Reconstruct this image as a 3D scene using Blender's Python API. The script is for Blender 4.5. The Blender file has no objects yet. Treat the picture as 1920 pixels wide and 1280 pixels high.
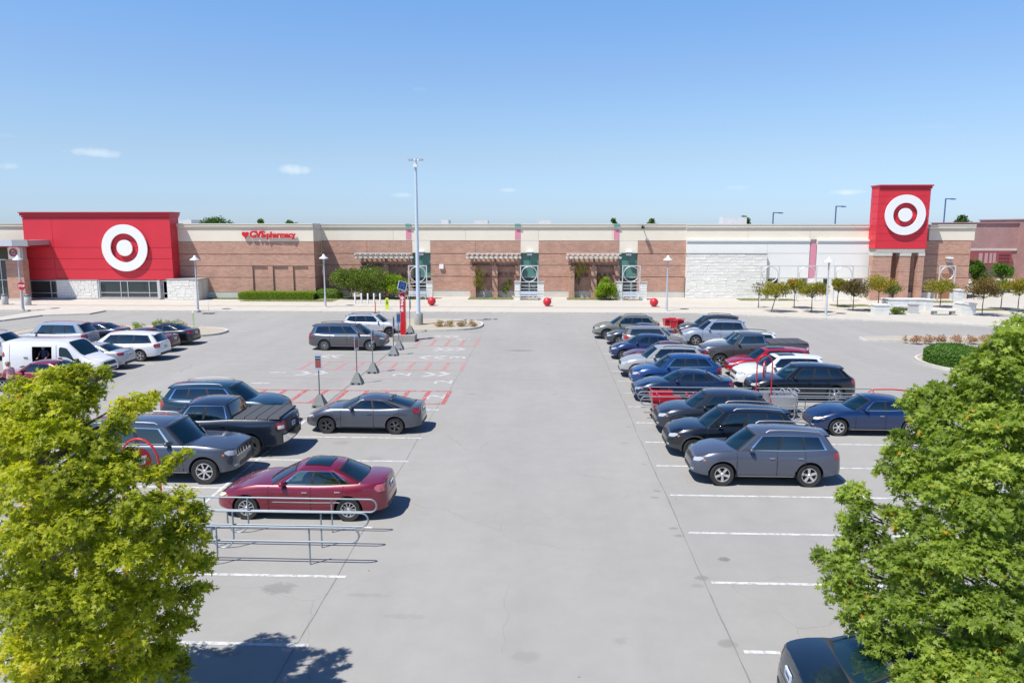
import bpy, bmesh, math, random
import numpy as np
from mathutils import Vector, Matrix
random.seed(7)
rng = np.random.default_rng(7)
S = bpy.context.scene
COL = S.collection
R = math.radians

# ---------------------------------------------------------------- camera
F_PX, HOR_Y, VP_X, CAM_H = 1400.0, 425.0, 1020.0, 8.0
PITCH = math.atan((640 - HOR_Y) / F_PX)
YAW = math.atan((VP_X - 960) / F_PX * math.cos(PITCH))
cam_data = bpy.data.cameras.new('camera')
cam = bpy.data.objects.new('camera', cam_data)
COL.objects.link(cam)
cam.location = (0, 0, CAM_H)
cam.rotation_euler = (math.pi / 2 - PITCH, 0, YAW)
cam_data.lens = 36.0 * F_PX / 1920
cam_data.sensor_width = 36.0
cam_data.clip_start = 0.1
cam_data.clip_end = 6000
S.camera = cam
CAMROT = cam.rotation_euler.to_matrix()

def ray(px, py):
    return CAMROT @ Vector((px - 960, 640 - py, -F_PX))

def P(px, py, z=0.0):
    d = ray(px, py)
    t = (z - CAM_H) / d.z
    return Vector((d.x * t, d.y * t, z))

def PY(px, py, Y):
    d = ray(px, py)
    t = Y / d.y
    return Vector((d.x * t, Y, CAM_H + d.z * t))

# ---------------------------------------------------------------- sun, sky, exposure
SUN_TRAVEL = Vector((0.42, 0.36, -1.0)).normalized()
sun_elev = math.asin(-SUN_TRAVEL.z)
sun_d = bpy.data.lights.new('sun', 'SUN')
sun_d.energy = 5.0
sun_d.angle = R(0.53)
sun_d.color = (1.0, 0.965, 0.91)
sun = bpy.data.objects.new('sun', sun_d)
COL.objects.link(sun)
sun.rotation_euler = SUN_TRAVEL.to_track_quat('-Z', 'Y').to_euler()
sun.location = (-20, -20, 60)

world = bpy.data.worlds.new('World')
S.world = world
world.use_nodes = True
nt = world.node_tree
for n in list(nt.nodes):
    nt.nodes.remove(n)
wo = nt.nodes.new('ShaderNodeOutputWorld')
bg = nt.nodes.new('ShaderNodeBackground')
sky = nt.nodes.new('ShaderNodeTexSky')
sky.sky_type = 'NISHITA'
sky.sun_disc = False
sky.sun_elevation = sun_elev
sky.sun_rotation = math.atan2(-SUN_TRAVEL.x, -SUN_TRAVEL.y)
sky.altitude = 100
sky.air_density = 1.0
sky.dust_density = 0.35
sky.ozone_density = 1.3
bg.inputs['Strength'].default_value = 0.105
# small fair-weather clouds: direction-based noise, low above the horizon all the way round
tc = nt.nodes.new('ShaderNodeTexCoord')
mp = nt.nodes.new('ShaderNodeMapping')
mp.inputs['Scale'].default_value = (7.0, 7.0, 42.0)
mp.inputs['Location'].default_value = (1.7, 0.4, 0.2)
nz = nt.nodes.new('ShaderNodeTexNoise')
nz.inputs['Scale'].default_value = 1.0
nz.inputs['Detail'].default_value = 6.0
nz.inputs['Roughness'].default_value = 0.55
rp = nt.nodes.new('ShaderNodeMapRange')
rp.inputs['From Min'].default_value = 0.70
rp.inputs['From Max'].default_value = 0.95
sep = nt.nodes.new('ShaderNodeSeparateXYZ')
band = nt.nodes.new('ShaderNodeMapRange')
band.inputs['From Min'].default_value = 0.14
band.inputs['From Max'].default_value = 0.05
mul = nt.nodes.new('ShaderNodeMath'); mul.operation = 'MULTIPLY'
mx = nt.nodes.new('ShaderNodeMix'); mx.data_type = 'RGBA'
mx.inputs[7].default_value = (7.2, 7.9, 8.4, 1)
nt.links.new(tc.outputs['Generated'], mp.inputs['Vector'])
nt.links.new(mp.outputs['Vector'], nz.inputs['Vector'])
nt.links.new(nz.outputs['Fac'], rp.inputs['Value'])
nt.links.new(tc.outputs['Generated'], sep.inputs['Vector'])
nt.links.new(sep.outputs['Z'], band.inputs['Value'])
nt.links.new(rp.outputs['Result'], mul.inputs[0])
nt.links.new(band.outputs['Result'], mul.inputs[1])
facnode = mul.outputs[0]

def cloud_puff(direction, wx, wz, fac_prev, amount=0.8):
    """one small cloud as a soft noisy blotch of the sky around a fixed compass direction"""
    d = Vector(direction).normalized()
    side = Vector((0, 0, 1)).cross(d).normalized()
    up = d.cross(side)
    outs = []
    nn = nt.nodes.new('ShaderNodeTexNoise'); nn.inputs['Scale'].default_value = 42.0; nn.inputs['Detail'].default_value = 6.0
    nt.links.new(tc.outputs['Generated'], nn.inputs['Vector'])
    for ax, w in ((side, wx), (up, wz)):
        dp = nt.nodes.new('ShaderNodeVectorMath'); dp.operation = 'DOT_PRODUCT'
        dp.inputs[1].default_value = ax
        nt.links.new(tc.outputs['Generated'], dp.inputs[0])
        m = nt.nodes.new('ShaderNodeMath'); m.operation = 'MULTIPLY'; m.inputs[1].default_value = 1.0 / w
        nt.links.new(dp.outputs['Value'], m.inputs[0])
        p2 = nt.nodes.new('ShaderNodeMath'); p2.operation = 'MULTIPLY'
        nt.links.new(m.outputs[0], p2.inputs[0]); nt.links.new(m.outputs[0], p2.inputs[1])
        outs.append(p2.outputs[0])
    ad = nt.nodes.new('ShaderNodeMath'); ad.operation = 'ADD'
    nt.links.new(outs[0], ad.inputs[0]); nt.links.new(outs[1], ad.inputs[1])
    dn = nt.nodes.new('ShaderNodeMath'); dn.operation = 'MULTIPLY_ADD'; dn.inputs[1].default_value = -4.6
    nt.links.new(nn.outputs['Fac'], dn.inputs[0]); nt.links.new(ad.outputs[0], dn.inputs[2])
    mr = nt.nodes.new('ShaderNodeMapRange')
    mr.inputs['From Min'].default_value = -1.25; mr.inputs['From Max'].default_value = -2.9
    mr.inputs['To Max'].default_value = amount
    nt.links.new(dn.outputs[0], mr.inputs['Value'])
    # only on this side of the sky
    fr = nt.nodes.new('ShaderNodeVectorMath'); fr.operation = 'DOT_PRODUCT'; fr.inputs[1].default_value = d
    nt.links.new(tc.outputs['Generated'], fr.inputs[0])
    gt = nt.nodes.new('ShaderNodeMath'); gt.operation = 'GREATER_THAN'; gt.inputs[1].default_value = 0.5
    nt.links.new(fr.outputs['Value'], gt.inputs[0])
    mm = nt.nodes.new('ShaderNodeMath'); mm.operation = 'MULTIPLY'
    nt.links.new(mr.outputs['Result'], mm.inputs[0]); nt.links.new(gt.outputs[0], mm.inputs[1])
    ma = nt.nodes.new('ShaderNodeMath'); ma.operation = 'MAXIMUM'
    nt.links.new(fac_prev, ma.inputs[0]); nt.links.new(mm.outputs[0], ma.inputs[1])
    return ma.outputs[0]

for (cx, cy, w, h_, am) in ((168, 286, .032, .0052, .55), (552, 318, .021, .0060, .6), (8, 311, .012, .004, .4), (952, 356, .014, .003, .4),
                            (1598, 360, .026, .003, .55), (750, 366, .014, .003, .35), (790, 168, .011, .004, .12), (1380, 352, .018, .003, .25)):
    d_ = ray(cx, cy)
    facnode = cloud_puff(d_, w, h_, facnode, am)
nt.links.new(facnode, mx.inputs[0])
# tuned sky tint, darkened overhead to deepen shadows: the same tint all round the horizon, depending on height only
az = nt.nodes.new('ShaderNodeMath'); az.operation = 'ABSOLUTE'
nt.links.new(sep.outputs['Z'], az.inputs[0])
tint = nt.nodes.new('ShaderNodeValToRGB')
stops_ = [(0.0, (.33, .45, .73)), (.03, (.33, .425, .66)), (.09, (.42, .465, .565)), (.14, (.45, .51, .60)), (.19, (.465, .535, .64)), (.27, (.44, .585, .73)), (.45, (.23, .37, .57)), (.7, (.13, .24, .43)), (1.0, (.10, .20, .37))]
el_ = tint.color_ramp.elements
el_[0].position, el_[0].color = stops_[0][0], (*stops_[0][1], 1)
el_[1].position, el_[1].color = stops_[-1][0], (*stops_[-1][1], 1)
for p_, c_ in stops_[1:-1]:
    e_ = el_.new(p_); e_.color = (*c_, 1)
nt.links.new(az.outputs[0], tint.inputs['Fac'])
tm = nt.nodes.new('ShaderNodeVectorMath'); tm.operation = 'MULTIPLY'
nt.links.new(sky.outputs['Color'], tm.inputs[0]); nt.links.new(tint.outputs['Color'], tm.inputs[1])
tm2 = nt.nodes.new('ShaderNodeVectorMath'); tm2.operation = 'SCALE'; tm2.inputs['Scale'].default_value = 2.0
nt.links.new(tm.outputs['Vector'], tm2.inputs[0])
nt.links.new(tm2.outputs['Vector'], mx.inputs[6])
nt.links.new(mx.outputs[2], bg.inputs['Color'])
nt.links.new(bg.outputs['Background'], wo.inputs['Surface'])

S.view_settings.view_transform = 'Standard'
S.view_settings.look = 'None'
S.view_settings.gamma = 1.0
S.view_settings.use_curve_mapping = False
S.view_settings.exposure = 0.25
S.cycles.max_bounces = 6
S.cycles.transparent_max_bounces = 12

# ---------------------------------------------------------------- materials
MATS = {}

def M(name, color, rough=0.7, metal=0.0, var=0.0, vscale=3.0, bump=0.0, bscale=40.0, coat=0.0, spec=0.5, emit=0.0, stretch=None, trans=0.0):
    if name in MATS:
        return MATS[name]
    m = bpy.data.materials.new(name)
    m.use_nodes = True
    t = m.node_tree
    b = t.nodes['Principled BSDF']
    b.inputs['Roughness'].default_value = rough
    b.inputs['Metallic'].default_value = metal
    b.inputs['Specular IOR Level'].default_value = spec
    b.inputs['Coat Weight'].default_value = coat
    b.inputs['Coat Roughness'].default_value = 0.04
    c = (*color, 1.0)
    b.inputs['Base Color'].default_value = c
    if var > 0 or bump > 0:
        co = t.nodes.new('ShaderNodeTexCoord')
        mpn = t.nodes.new('ShaderNodeMapping')
        if stretch:
            mpn.inputs['Scale'].default_value = stretch
        t.links.new(co.outputs['Object'], mpn.inputs['Vector'])
    if var > 0:
        n1 = t.nodes.new('ShaderNodeTexNoise')
        n1.inputs['Scale'].default_value = vscale
        n1.inputs['Detail'].default_value = 7
        n1.inputs['Roughness'].default_value = 0.65
        t.links.new(mpn.outputs['Vector'], n1.inputs['Vector'])
        mr = t.nodes.new('ShaderNodeMapRange')
        mr.inputs['From Min'].default_value = 0.3
        mr.inputs['From Max'].default_value = 0.7
        mr.inputs['To Min'].default_value = 1 - var
        mr.inputs['To Max'].default_value = 1 + var
        t.links.new(n1.outputs['Fac'], mr.inputs['Value'])
        vm = t.nodes.new('ShaderNodeVectorMath'); vm.operation = 'SCALE'
        vm.inputs[0].default_value = color
        t.links.new(mr.outputs['Result'], vm.inputs['Scale'])
        t.links.new(vm.outputs['Vector'], b.inputs['Base Color'])
    if bump > 0:
        n2 = t.nodes.new('ShaderNodeTexNoise')
        n2.inputs['Scale'].default_value = bscale
        n2.inputs['Detail'].default_value = 4
        t.links.new(mpn.outputs['Vector'], n2.inputs['Vector'])
        bp = t.nodes.new('ShaderNodeBump')
        bp.inputs['Strength'].default_value = bump
        bp.inputs['Distance'].default_value = 0.02
        t.links.new(n2.outputs['Fac'], bp.inputs['Height'])
        t.links.new(bp.outputs['Normal'], b.inputs['Normal'])
    if emit > 0:
        b.inputs['Emission Color'].default_value = c
        b.inputs['Emission Strength'].default_value = emit
    if trans > 0:
        b.inputs['Transmission Weight'].default_value = trans
    MATS[name] = m
    return m

def leaf_mat(name, stops, transl=0.35):
    """leaf colour varies leaf by leaf (random per island)"""
    m = bpy.data.materials.new(name); m.use_nodes = True
    t = m.node_tree
    b = t.nodes['Principled BSDF']
    b.inputs['Roughness'].default_value = 0.5
    b.inputs['Specular IOR Level'].default_value = 0.35
    g = t.nodes.new('ShaderNodeNewGeometry')
    cr = t.nodes.new('ShaderNodeValToRGB')
    cr.color_ramp.interpolation = 'LINEAR'
    el = cr.color_ramp.elements
    el[0].position, el[0].color = stops[0][0], (*stops[0][1], 1)
    el[1].position, el[1].color = stops[-1][0], (*stops[-1][1], 1)
    for p, c in stops[1:-1]:
        e = el.new(p); e.color = (*c, 1)
    at = t.nodes.new('ShaderNodeAttribute'); at.attribute_name = 'tone'
    t.links.new(at.outputs['Fac'], cr.inputs['Fac'])
    t.links.new(cr.outputs['Color'], b.inputs['Base Color'])
    tr = t.nodes.new('ShaderNodeBsdfTranslucent')
    br = t.nodes.new('ShaderNodeVectorMath'); br.operation = 'MULTIPLY'
    br.inputs[1].default_value = (1.5, 1.6, 0.6)
    t.links.new(cr.outputs['Color'], br.inputs[0])
    t.links.new(br.outputs['Vector'], tr.inputs['Color'])
    ms = t.nodes.new('ShaderNodeMixShader'); ms.inputs[0].default_value = transl
    t.links.new(b.outputs['BSDF'], ms.inputs[1]); t.links.new(tr.outputs['BSDF'], ms.inputs[2])
    t.links.new(ms.outputs['Shader'], t.nodes['Material Output'].inputs['Surface'])
    return m

def brick_mat(name, c1, c2, mortar, axis='xz', bw=0.4, bh=0.135):
    m = bpy.data.materials.new(name); m.use_nodes = True
    t = m.node_tree
    b = t.nodes['Principled BSDF']; b.inputs['Roughness'].default_value = 0.85
    co = t.nodes.new('ShaderNodeTexCoord')
    sx = t.nodes.new('ShaderNodeSeparateXYZ'); cx = t.nodes.new('ShaderNodeCombineXYZ')
    t.links.new(co.outputs['Object'], sx.inputs[0])
    ad = t.nodes.new('ShaderNodeMath'); ad.operation = 'ADD'
    t.links.new(sx.outputs['X'], ad.inputs[0]); t.links.new(sx.outputs['Y'], ad.inputs[1])
    t.links.new(ad.outputs[0], cx.inputs['X']); t.links.new(sx.outputs['Z'], cx.inputs['Y'])
    br = t.nodes.new('ShaderNodeTexBrick')
    br.inputs['Color1'].default_value = (*c1, 1); br.inputs['Color2'].default_value = (*c2, 1)
    br.inputs['Mortar'].default_value = (*mortar, 1)
    br.inputs['Scale'].default_value = 1.0
    br.inputs['Brick Width'].default_value = bw; br.inputs['Row Height'].default_value = bh
    br.inputs['Mortar Size'].default_value = 0.012
    t.links.new(cx.outputs[0], br.inputs['Vector'])
    n1 = t.nodes.new('ShaderNodeTexNoise'); n1.inputs['Scale'].default_value = 0.8; n1.inputs['Detail'].default_value = 8
    t.links.new(co.outputs['Object'], n1.inputs['Vector'])
    mr = t.nodes.new('ShaderNodeMapRange'); mr.inputs['From Min'].default_value = .3; mr.inputs['From Max'].default_value = .7
    mr.inputs['To Min'].default_value = .9; mr.inputs['To Max'].default_value = 1.1
    t.links.new(n1.outputs['Fac'], mr.inputs['Value'])
    vm = t.nodes.new('ShaderNodeVectorMath'); vm.operation = 'SCALE'
    t.links.new(br.outputs['Color'], vm.inputs[0]); t.links.new(mr.outputs['Result'], vm.inputs['Scale'])
    t.links.new(vm.outputs['Vector'], b.inputs['Base Color'])
    MATS[name] = m
    return m

# ---------------------------------------------------------------- mesh builder
class MB:
    def __init__(s):
        s.v, s.f, s.m = [], [], []
    def add(s, vs, fs, mi=0):
        o = len(s.v)
        s.v += [tuple(p) for p in vs]
        for f in fs:
            s.f.append([i + o for i in f]); s.m.append(mi)
    def box(s, x0, x1, y0, y1, z0, z1, mi=0):
        if x1 < x0: x0, x1 = x1, x0
        if y1 < y0: y0, y1 = y1, y0
        if z1 < z0: z0, z1 = z1, z0
        s.add([(x0,y0,z0),(x1,y0,z0),(x1,y1,z0),(x0,y1,z0),(x0,y0,z1),(x1,y0,z1),(x1,y1,z1),(x0,y1,z1)],
              [(0,3,2,1),(4,5,6,7),(0,1,5,4),(1,2,6,5),(2,3,7,6),(3,0,4,7)], mi)
        return s
    def tube(s, pts, r, n=6, mi=0, closed=False, r2=None):
        pts = [Vector(p) for p in pts]
        N = len(pts)
        rings = []
        prev = None
        for i, p in enumerate(pts):
            a = pts[(i - 1) % N] if (closed or i > 0) else p
            b = pts[(i + 1) % N] if (closed or i < N - 1) else p
            d = (b - a).normalized()
            if prev is None:
                ref = Vector((0, 0, 1)) if abs(d.z) < 0.9 else Vector((1, 0, 0))
                u = d.cross(ref).normalized()
            else:
                u = (prev - d * prev.dot(d)).normalized()
            prev = u
            w = d.cross(u)
            rr = r if r2 is None else r + (r2 - r) * i / (N - 1)
            rings.append([p + (u * math.cos(2*math.pi*k/n) + w * math.sin(2*math.pi*k/n)) * rr for k in range(n)])
        vs = [q for ring in rings for q in ring]
        fs = []
        for i in range(N if closed else N - 1):
            j = (i + 1) % N
            for k in range(n):
                l = (k + 1) % n
                fs.append((i*n+k, i*n+l, j*n+l, j*n+k))
        if not closed:
            fs.append(tuple(range(n))[::-1]); fs.append(tuple((N-1)*n + k for k in range(n)))
        s.add(vs, fs, mi)
        return s
    def lathe(s, prof, c=(0,0,0), axis='z', n=24, mi=0, caps=True):
        vs, fs = [], []
        K = len(prof)
        for (r, h) in prof:
            for k in range(n):
                a = 2*math.pi*k/n
                if axis == 'z': q = (c[0]+r*math.cos(a), c[1]+r*math.sin(a), c[2]+h)
                elif axis == 'y': q = (c[0]+r*math.cos(a), c[1]+h, c[2]+r*math.sin(a))
                else: q = (c[0]+h, c[1]+r*math.cos(a), c[2]+r*math.sin(a))
                vs.append(q)
        for i in range(K-1):
            for k in range(n):
                l = (k+1) % n
                fs.append((i*n+k, i*n+l, (i+1)*n+l, (i+1)*n+k))
        if caps:
            if prof[0][0] > 1e-6: fs.append(tuple(range(n))[::-1])
            if prof[-1][0] > 1e-6: fs.append(tuple((K-1)*n+k for k in range(n)))
        s.add(vs, fs, mi)
        return s
    def prism(s, poly, z0, z1, mi=0, mi_side=None):
        """poly: list of (x,y); extruded along z"""
        n = len(poly)
        s.add([(x, y, z0) for x, y in poly] + [(x, y, z1) for x, y in poly], [tuple(range(n))[::-1], tuple(range(n, 2*n))], mi)
        s.add([(x, y, z0) for x, y in poly] + [(x, y, z1) for x, y in poly],
              [(i, (i+1) % n, n+(i+1) % n, n+i) for i in range(n)], mi if mi_side is None else mi_side)
        return s
    def prism_y(s, poly, y0, y1, mi=0):
        """poly in (x,z); extruded along y"""
        n = len(poly)
        s.add([(x, y0, z) for x, z in poly] + [(x, y1, z) for x, z in poly],
              [tuple(range(n)), tuple(range(n, 2*n))[::-1]] + [(i, n+i, n+(i+1) % n, (i+1) % n) for i in range(n)], mi)
        return s
    def grid(s, rows, mi=0, wrap=False):
        a, b = len(rows), len(rows[0])
        vs = [p for r_ in rows for p in r_]
        fs = []
        for i in range(a-1):
            for j in range(b-1 if not wrap else b):
                k = (j+1) % b
                fs.append((i*b+j, i*b+k, (i+1)*b+k, (i+1)*b+j))
        s.add(vs, fs, mi)
        return s
    def mesh(s, name, mats, smooth=None, fix=True):
        me = bpy.data.meshes.new(name)
        me.from_pydata(s.v, [], s.f)
        for m in (mats if isinstance(mats, (list, tuple)) else [mats]):
            me.materials.append(m)
        me.polygons.foreach_set('material_index', s.m)
        if fix:
            bm = bmesh.new(); bm.from_mesh(me)
            if smooth is not None:
                bmesh.ops.remove_doubles(bm, verts=bm.verts, dist=1e-5)
            bmesh.ops.recalc_face_normals(bm, faces=bm.faces)
            bm.to_mesh(me); bm.free()
        if smooth is not None:
            me.polygons.foreach_set('use_smooth', [True]*len(me.polygons))
            me.set_sharp_from_angle(angle=R(smooth))
        me.update()
        return me
    def build(s, name, mats, parent=None, smooth=None, loc=None, fix=True):
        return link(name, s.mesh(name, mats, smooth, fix), parent, loc)

def link(name, me, parent=None, loc=None, rot=None, scale=None):
    o = bpy.data.objects.new(name, me)
    COL.objects.link(o)
    if parent: o.parent = parent
    if loc is not None: o.location = loc
    if rot is not None: o.rotation_euler = rot
    if scale is not None: o.scale = scale
    return o

def thing(name, label, cat, loc=(0,0,0), rz=0.0, group=None):
    o = bpy.data.objects.new(name, None)
    o.empty_display_size = 0.3
    COL.objects.link(o)
    o.location = loc; o.rotation_euler = (0, 0, rz)
    return tag(o, label, cat, group)

def tag(o, label, cat, group=None, kind=None):
    o['label'] = label; o['category'] = cat
    if group: o['group'] = group
    if kind: o['kind'] = kind
    return o

def struct(o):
    o['kind'] = 'structure'
    return o

def copy_tree(o, parent=None):
    c = o.copy(); COL.objects.link(c)
    if parent: c.parent = parent
    for ch in list(o.children):
        copy_tree(ch, c)
    return c

def text_mesh(txt, size, depth, bold=0.0):
    cu = bpy.data.curves.new('lettering', 'FONT')
    cu.body = txt; cu.size = size; cu.extrude = depth; cu.offset = bold
    cu.align_x = 'CENTER'; cu.align_y = 'CENTER'; cu.resolution_u = 3
    ob = bpy.data.objects.new('lettering', cu); COL.objects.link(ob)
    dg = bpy.context.evaluated_depsgraph_get()
    me = bpy.data.meshes.new_from_object(ob.evaluated_get(dg))
    bpy.data.objects.remove(ob); bpy.data.curves.remove(cu)
    return me
# ---------------------------------------------------------------- ground
def ground_mat():
    m = bpy.data.materials.new('worn concrete paving'); m.use_nodes = True
    t = m.node_tree; b = t.nodes['Principled BSDF']; b.inputs['Roughness'].default_value = 0.88
    b.inputs['Specular IOR Level'].default_value = 0.25
    co = t.nodes.new('ShaderNodeTexCoord')
    def noise(sc, det, ro=.6, st=None):
        n = t.nodes.new('ShaderNodeTexNoise'); n.inputs['Scale'].default_value = sc; n.inputs['Detail'].default_value = det
        n.inputs['Roughness'].default_value = ro
        if st:
            mpp = t.nodes.new('ShaderNodeMapping'); mpp.inputs['Scale'].default_value = st
            t.links.new(co.outputs['Object'], mpp.inputs['Vector']); t.links.new(mpp.outputs['Vector'], n.inputs['Vector'])
        else:
            t.links.new(co.outputs['Object'], n.inputs['Vector'])
        return n.outputs['Fac']
    def rng_(v, a, b_, c, d):
        r_ = t.nodes.new('ShaderNodeMapRange')
        for k, x in zip(('From Min', 'From Max', 'To Min', 'To Max'), (a, b_, c, d)):
            r_.inputs[k].default_value = x
        t.links.new(v, r_.inputs['Value']); return r_.outputs['Result']
    def mth(op, a, b_):
        n = t.nodes.new('ShaderNodeMath'); n.operation = op
        for i, x in enumerate((a, b_)):
            if isinstance(x, (int, float)): n.inputs[i].default_value = x
            else: t.links.new(x, n.inputs[i])
        return n.outputs[0]
    f = mth('MULTIPLY', rng_(noise(.11, 5), .3, .7, .945, 1.05), rng_(noise(1.3, 8, .7), .3, .7, .955, 1.045))
    f = mth('MULTIPLY', f, rng_(noise(60, 3), .3, .7, .90, 1.09))
    f = mth('MULTIPLY', f, rng_(noise(.35, 5, .6, (1, .10, 1)), .35, .65, .955, 1.04))
    # pits and specks
    v = t.nodes.new('ShaderNodeTexVoronoi'); v.inputs['Scale'].default_value = 1.25; v.inputs['Randomness'].default_value = 1
    t.links.new(co.outputs['Object'], v.inputs['Vector'])
    sc = t.nodes.new('ShaderNodeSeparateColor'); t.links.new(v.outputs['Color'], sc.inputs['Color'])
    rad = mth('MULTIPLY', mth('MAXIMUM', mth('SUBTRACT', sc.outputs[0], .55), 0), .10)
    f = mth('MULTIPLY', f, mth('SUBTRACT', 1.0, mth('MULTIPLY', mth('LESS_THAN', v.outputs['Distance'], rad), .45)))
    # old oil drips, scattered
    v3 = t.nodes.new('ShaderNodeTexVoronoi'); v3.inputs['Scale'].default_value = .42
    w3 = t.nodes.new('ShaderNodeTexNoise'); w3.inputs['Scale'].default_value = 5; w3.inputs['Detail'].default_value = 8; w3.inputs['Roughness'].default_value = .7
    t.links.new(co.outputs['Object'], w3.inputs['Vector'])
    a3 = t.nodes.new('ShaderNodeVectorMath'); a3.operation = 'MULTIPLY_ADD'; a3.inputs[1].default_value = (.5, .5, 0)
    t.links.new(w3.outputs['Color'], a3.inputs[0]); t.links.new(co.outputs['Object'], a3.inputs[2]); t.links.new(a3.outputs['Vector'], v3.inputs['Vector'])
    s3 = t.nodes.new('ShaderNodeSeparateColor'); t.links.new(v3.outputs['Color'], s3.inputs['Color'])
    r3 = mth('MULTIPLY', mth('MAXIMUM', mth('SUBTRACT', s3.outputs[1], .62), 0), .28)
    f = mth('MULTIPLY', f, rng_(mth('SUBTRACT', v3.outputs['Distance'], r3), -.05, .02, .84, 1.0))
    # hairline cracks, patchy
    v2 = t.nodes.new('ShaderNodeTexVoronoi'); v2.feature = 'DISTANCE_TO_EDGE'; v2.inputs['Scale'].default_value = .16
    wv = t.nodes.new('ShaderNodeTexNoise'); wv.inputs['Scale'].default_value = .8; wv.inputs['Detail'].default_value = 5
    t.links.new(co.outputs['Object'], wv.inputs['Vector'])
    vm = t.nodes.new('ShaderNodeVectorMath'); vm.operation = 'MULTIPLY_ADD'; vm.inputs[1].default_value = (.9, .9, 0)
    t.links.new(wv.outputs['Color'], vm.inputs[0]); t.links.new(co.outputs['Object'], vm.inputs[2])
    t.links.new(vm.outputs['Vector'], v2.inputs['Vector'])
    crk = mth('MULTIPLY', mth('LESS_THAN', v2.outputs['Distance'], .0016), mth('GREATER_THAN', noise(.25, 2), .5))
    f = mth('MULTIPLY', f, mth('SUBTRACT', 1.0, mth('MULTIPLY', crk, .10)))
    # oil drips and tyre scuffs of their own shape
    stains = [(523,1102,.42,.30,.30),(1357,1048,.16,.13,.45),(1232,920,.13,.10,.3),(1228,932,.13,.09,.3),(1262,990,.14,.1,.3),(1273,1004,.14,.1,.28),
              (1317,1083,.17,.13,.3),(1310,1097,.16,.12,.16),(1208,870,.1,.08,.2),(1364,1206,.22,.16,.25),(1330,828,.3,.25,.14),(760,1155,.5,.12,.12),
              (690,1115,.55,.1,.12),(985,1230,.3,.2,.12),(1170,830,.15,.1,.2),(1178,800,.14,.1,.2),(975,657,.9,.35,.35),(1155,700,.3,.3,.15),(420,1225,.3,.16,.3),
              (1580,800,.5,.4,.15),(700,860,.4,.3,.12),(640,830,.4,.3,.14)]
    nn = t.nodes.new('ShaderNodeTexNoise'); nn.inputs['Scale'].default_value = 4.5; nn.inputs['Detail'].default_value = 9; nn.inputs['Roughness'].default_value = .7
    t.links.new(co.outputs['Object'], nn.inputs['Vector'])
    wob = rng_(nn.outputs['Fac'], 0, 1, -1.7, 1.7)
    sp = t.nodes.new('ShaderNodeSeparateXYZ'); t.links.new(co.outputs['Object'], sp.inputs[0])
    for (px, py, rx, ry, a) in stains:
        c = P(px, py)
        dx = mth('DIVIDE', mth('SUBTRACT', sp.outputs['X'], c.x), rx); dy = mth('DIVIDE', mth('SUBTRACT', sp.outputs['Y'], c.y), ry)
        d2 = mth('ADD', mth('ADD', mth('MULTIPLY', dx, dx), mth('MULTIPLY', dy, dy)), wob)
        f = mth('MULTIPLY', f, rng_(d2, .35, 1.15, 1 - a*.8, 1.0))
    sv = t.nodes.new('ShaderNodeVectorMath'); sv.operation = 'SCALE'; sv.inputs[0].default_value = (.327, .316, .293)
    t.links.new(f, sv.inputs['Scale']); t.links.new(sv.outputs['Vector'], b.inputs['Base Color'])
    bp = t.nodes.new('ShaderNodeBump'); bp.inputs['Strength'].default_value = .25; bp.inputs['Distance'].default_value = .01
    t.links.new(noise(90, 4), bp.inputs['Height']); t.links.new(bp.outputs['Normal'], b.inputs['Normal'])
    return m

GM = ground_mat()
lot = MB().grid([[(-260, -40, 0), (260, -40, 0)], [(-260, 140, 0), (260, 140, 0)]]).build('parking_lot', GM, fix=False)
struct(lot)
far_m = M('far ground', (.10, .12, .06), .95, var=.2, vscale=.05)
g = MB(); g.add([(-3000, -1500, -.02), (3000, -1500, -.02), (3000, 4000, -.02), (-3000, 4000, -.02)], [(0, 1, 2, 3)])
struct(g.build('ground', far_m, fix=False))

def worn(name, col, wear, sc=3.0):
    m = M(name, col, .8, var=.08, vscale=4)
    t = m.node_tree; b = t.nodes['Principled BSDF']
    src = b.inputs['Base Color'].links[0].from_socket
    co = t.nodes.new('ShaderNodeTexCoord')
    n1 = t.nodes.new('ShaderNodeTexNoise'); n1.inputs['Scale'].default_value = sc; n1.inputs['Detail'].default_value = 9; n1.inputs['Roughness'].default_value = .72
    t.links.new(co.outputs['Object'], n1.inputs['Vector'])
    r_ = t.nodes.new('ShaderNodeMapRange'); r_.inputs['From Min'].default_value = .62 - wear*.3; r_.inputs['From Max'].default_value = .72 - wear*.2
    t.links.new(n1.outputs['Fac'], r_.inputs['Value'])
    mxn = t.nodes.new('ShaderNodeMix'); mxn.data_type = 'RGBA'; mxn.inputs[7].default_value = (.335, .325, .31, 1)
    t.links.new(r_.outputs['Result'], mxn.inputs[0]); t.links.new(src, mxn.inputs[6])
    t.links.new(mxn.outputs[2], b.inputs['Base Color'])
    return m
white_paint = worn('worn white road paint', (.60, .60, .58), .48, 6)
faded_white = worn('faded white road paint', (.53, .52, .505), .55)
red_paint = worn('red road paint', (.43, .09, .085), .42, 4)
faded_red = worn('faded red road paint', (.44, .20, .18), .45)
seam_m = M('dark pavement joint', (.20, .195, .19), .9, var=.2, vscale=2)
conc = M('pale concrete', (.46, .435, .385), .85, var=.08, vscale=1.5)
conc_d = M('grey concrete', (.33, .32, .30), .85, var=.12, vscale=3)
conc_w = M('light walk concrete', (.50, .465, .40), .85, var=.06, vscale=.7)
kerb_m = M('kerb concrete', (.56, .53, .47), .85, var=.1, vscale=3)

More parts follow.
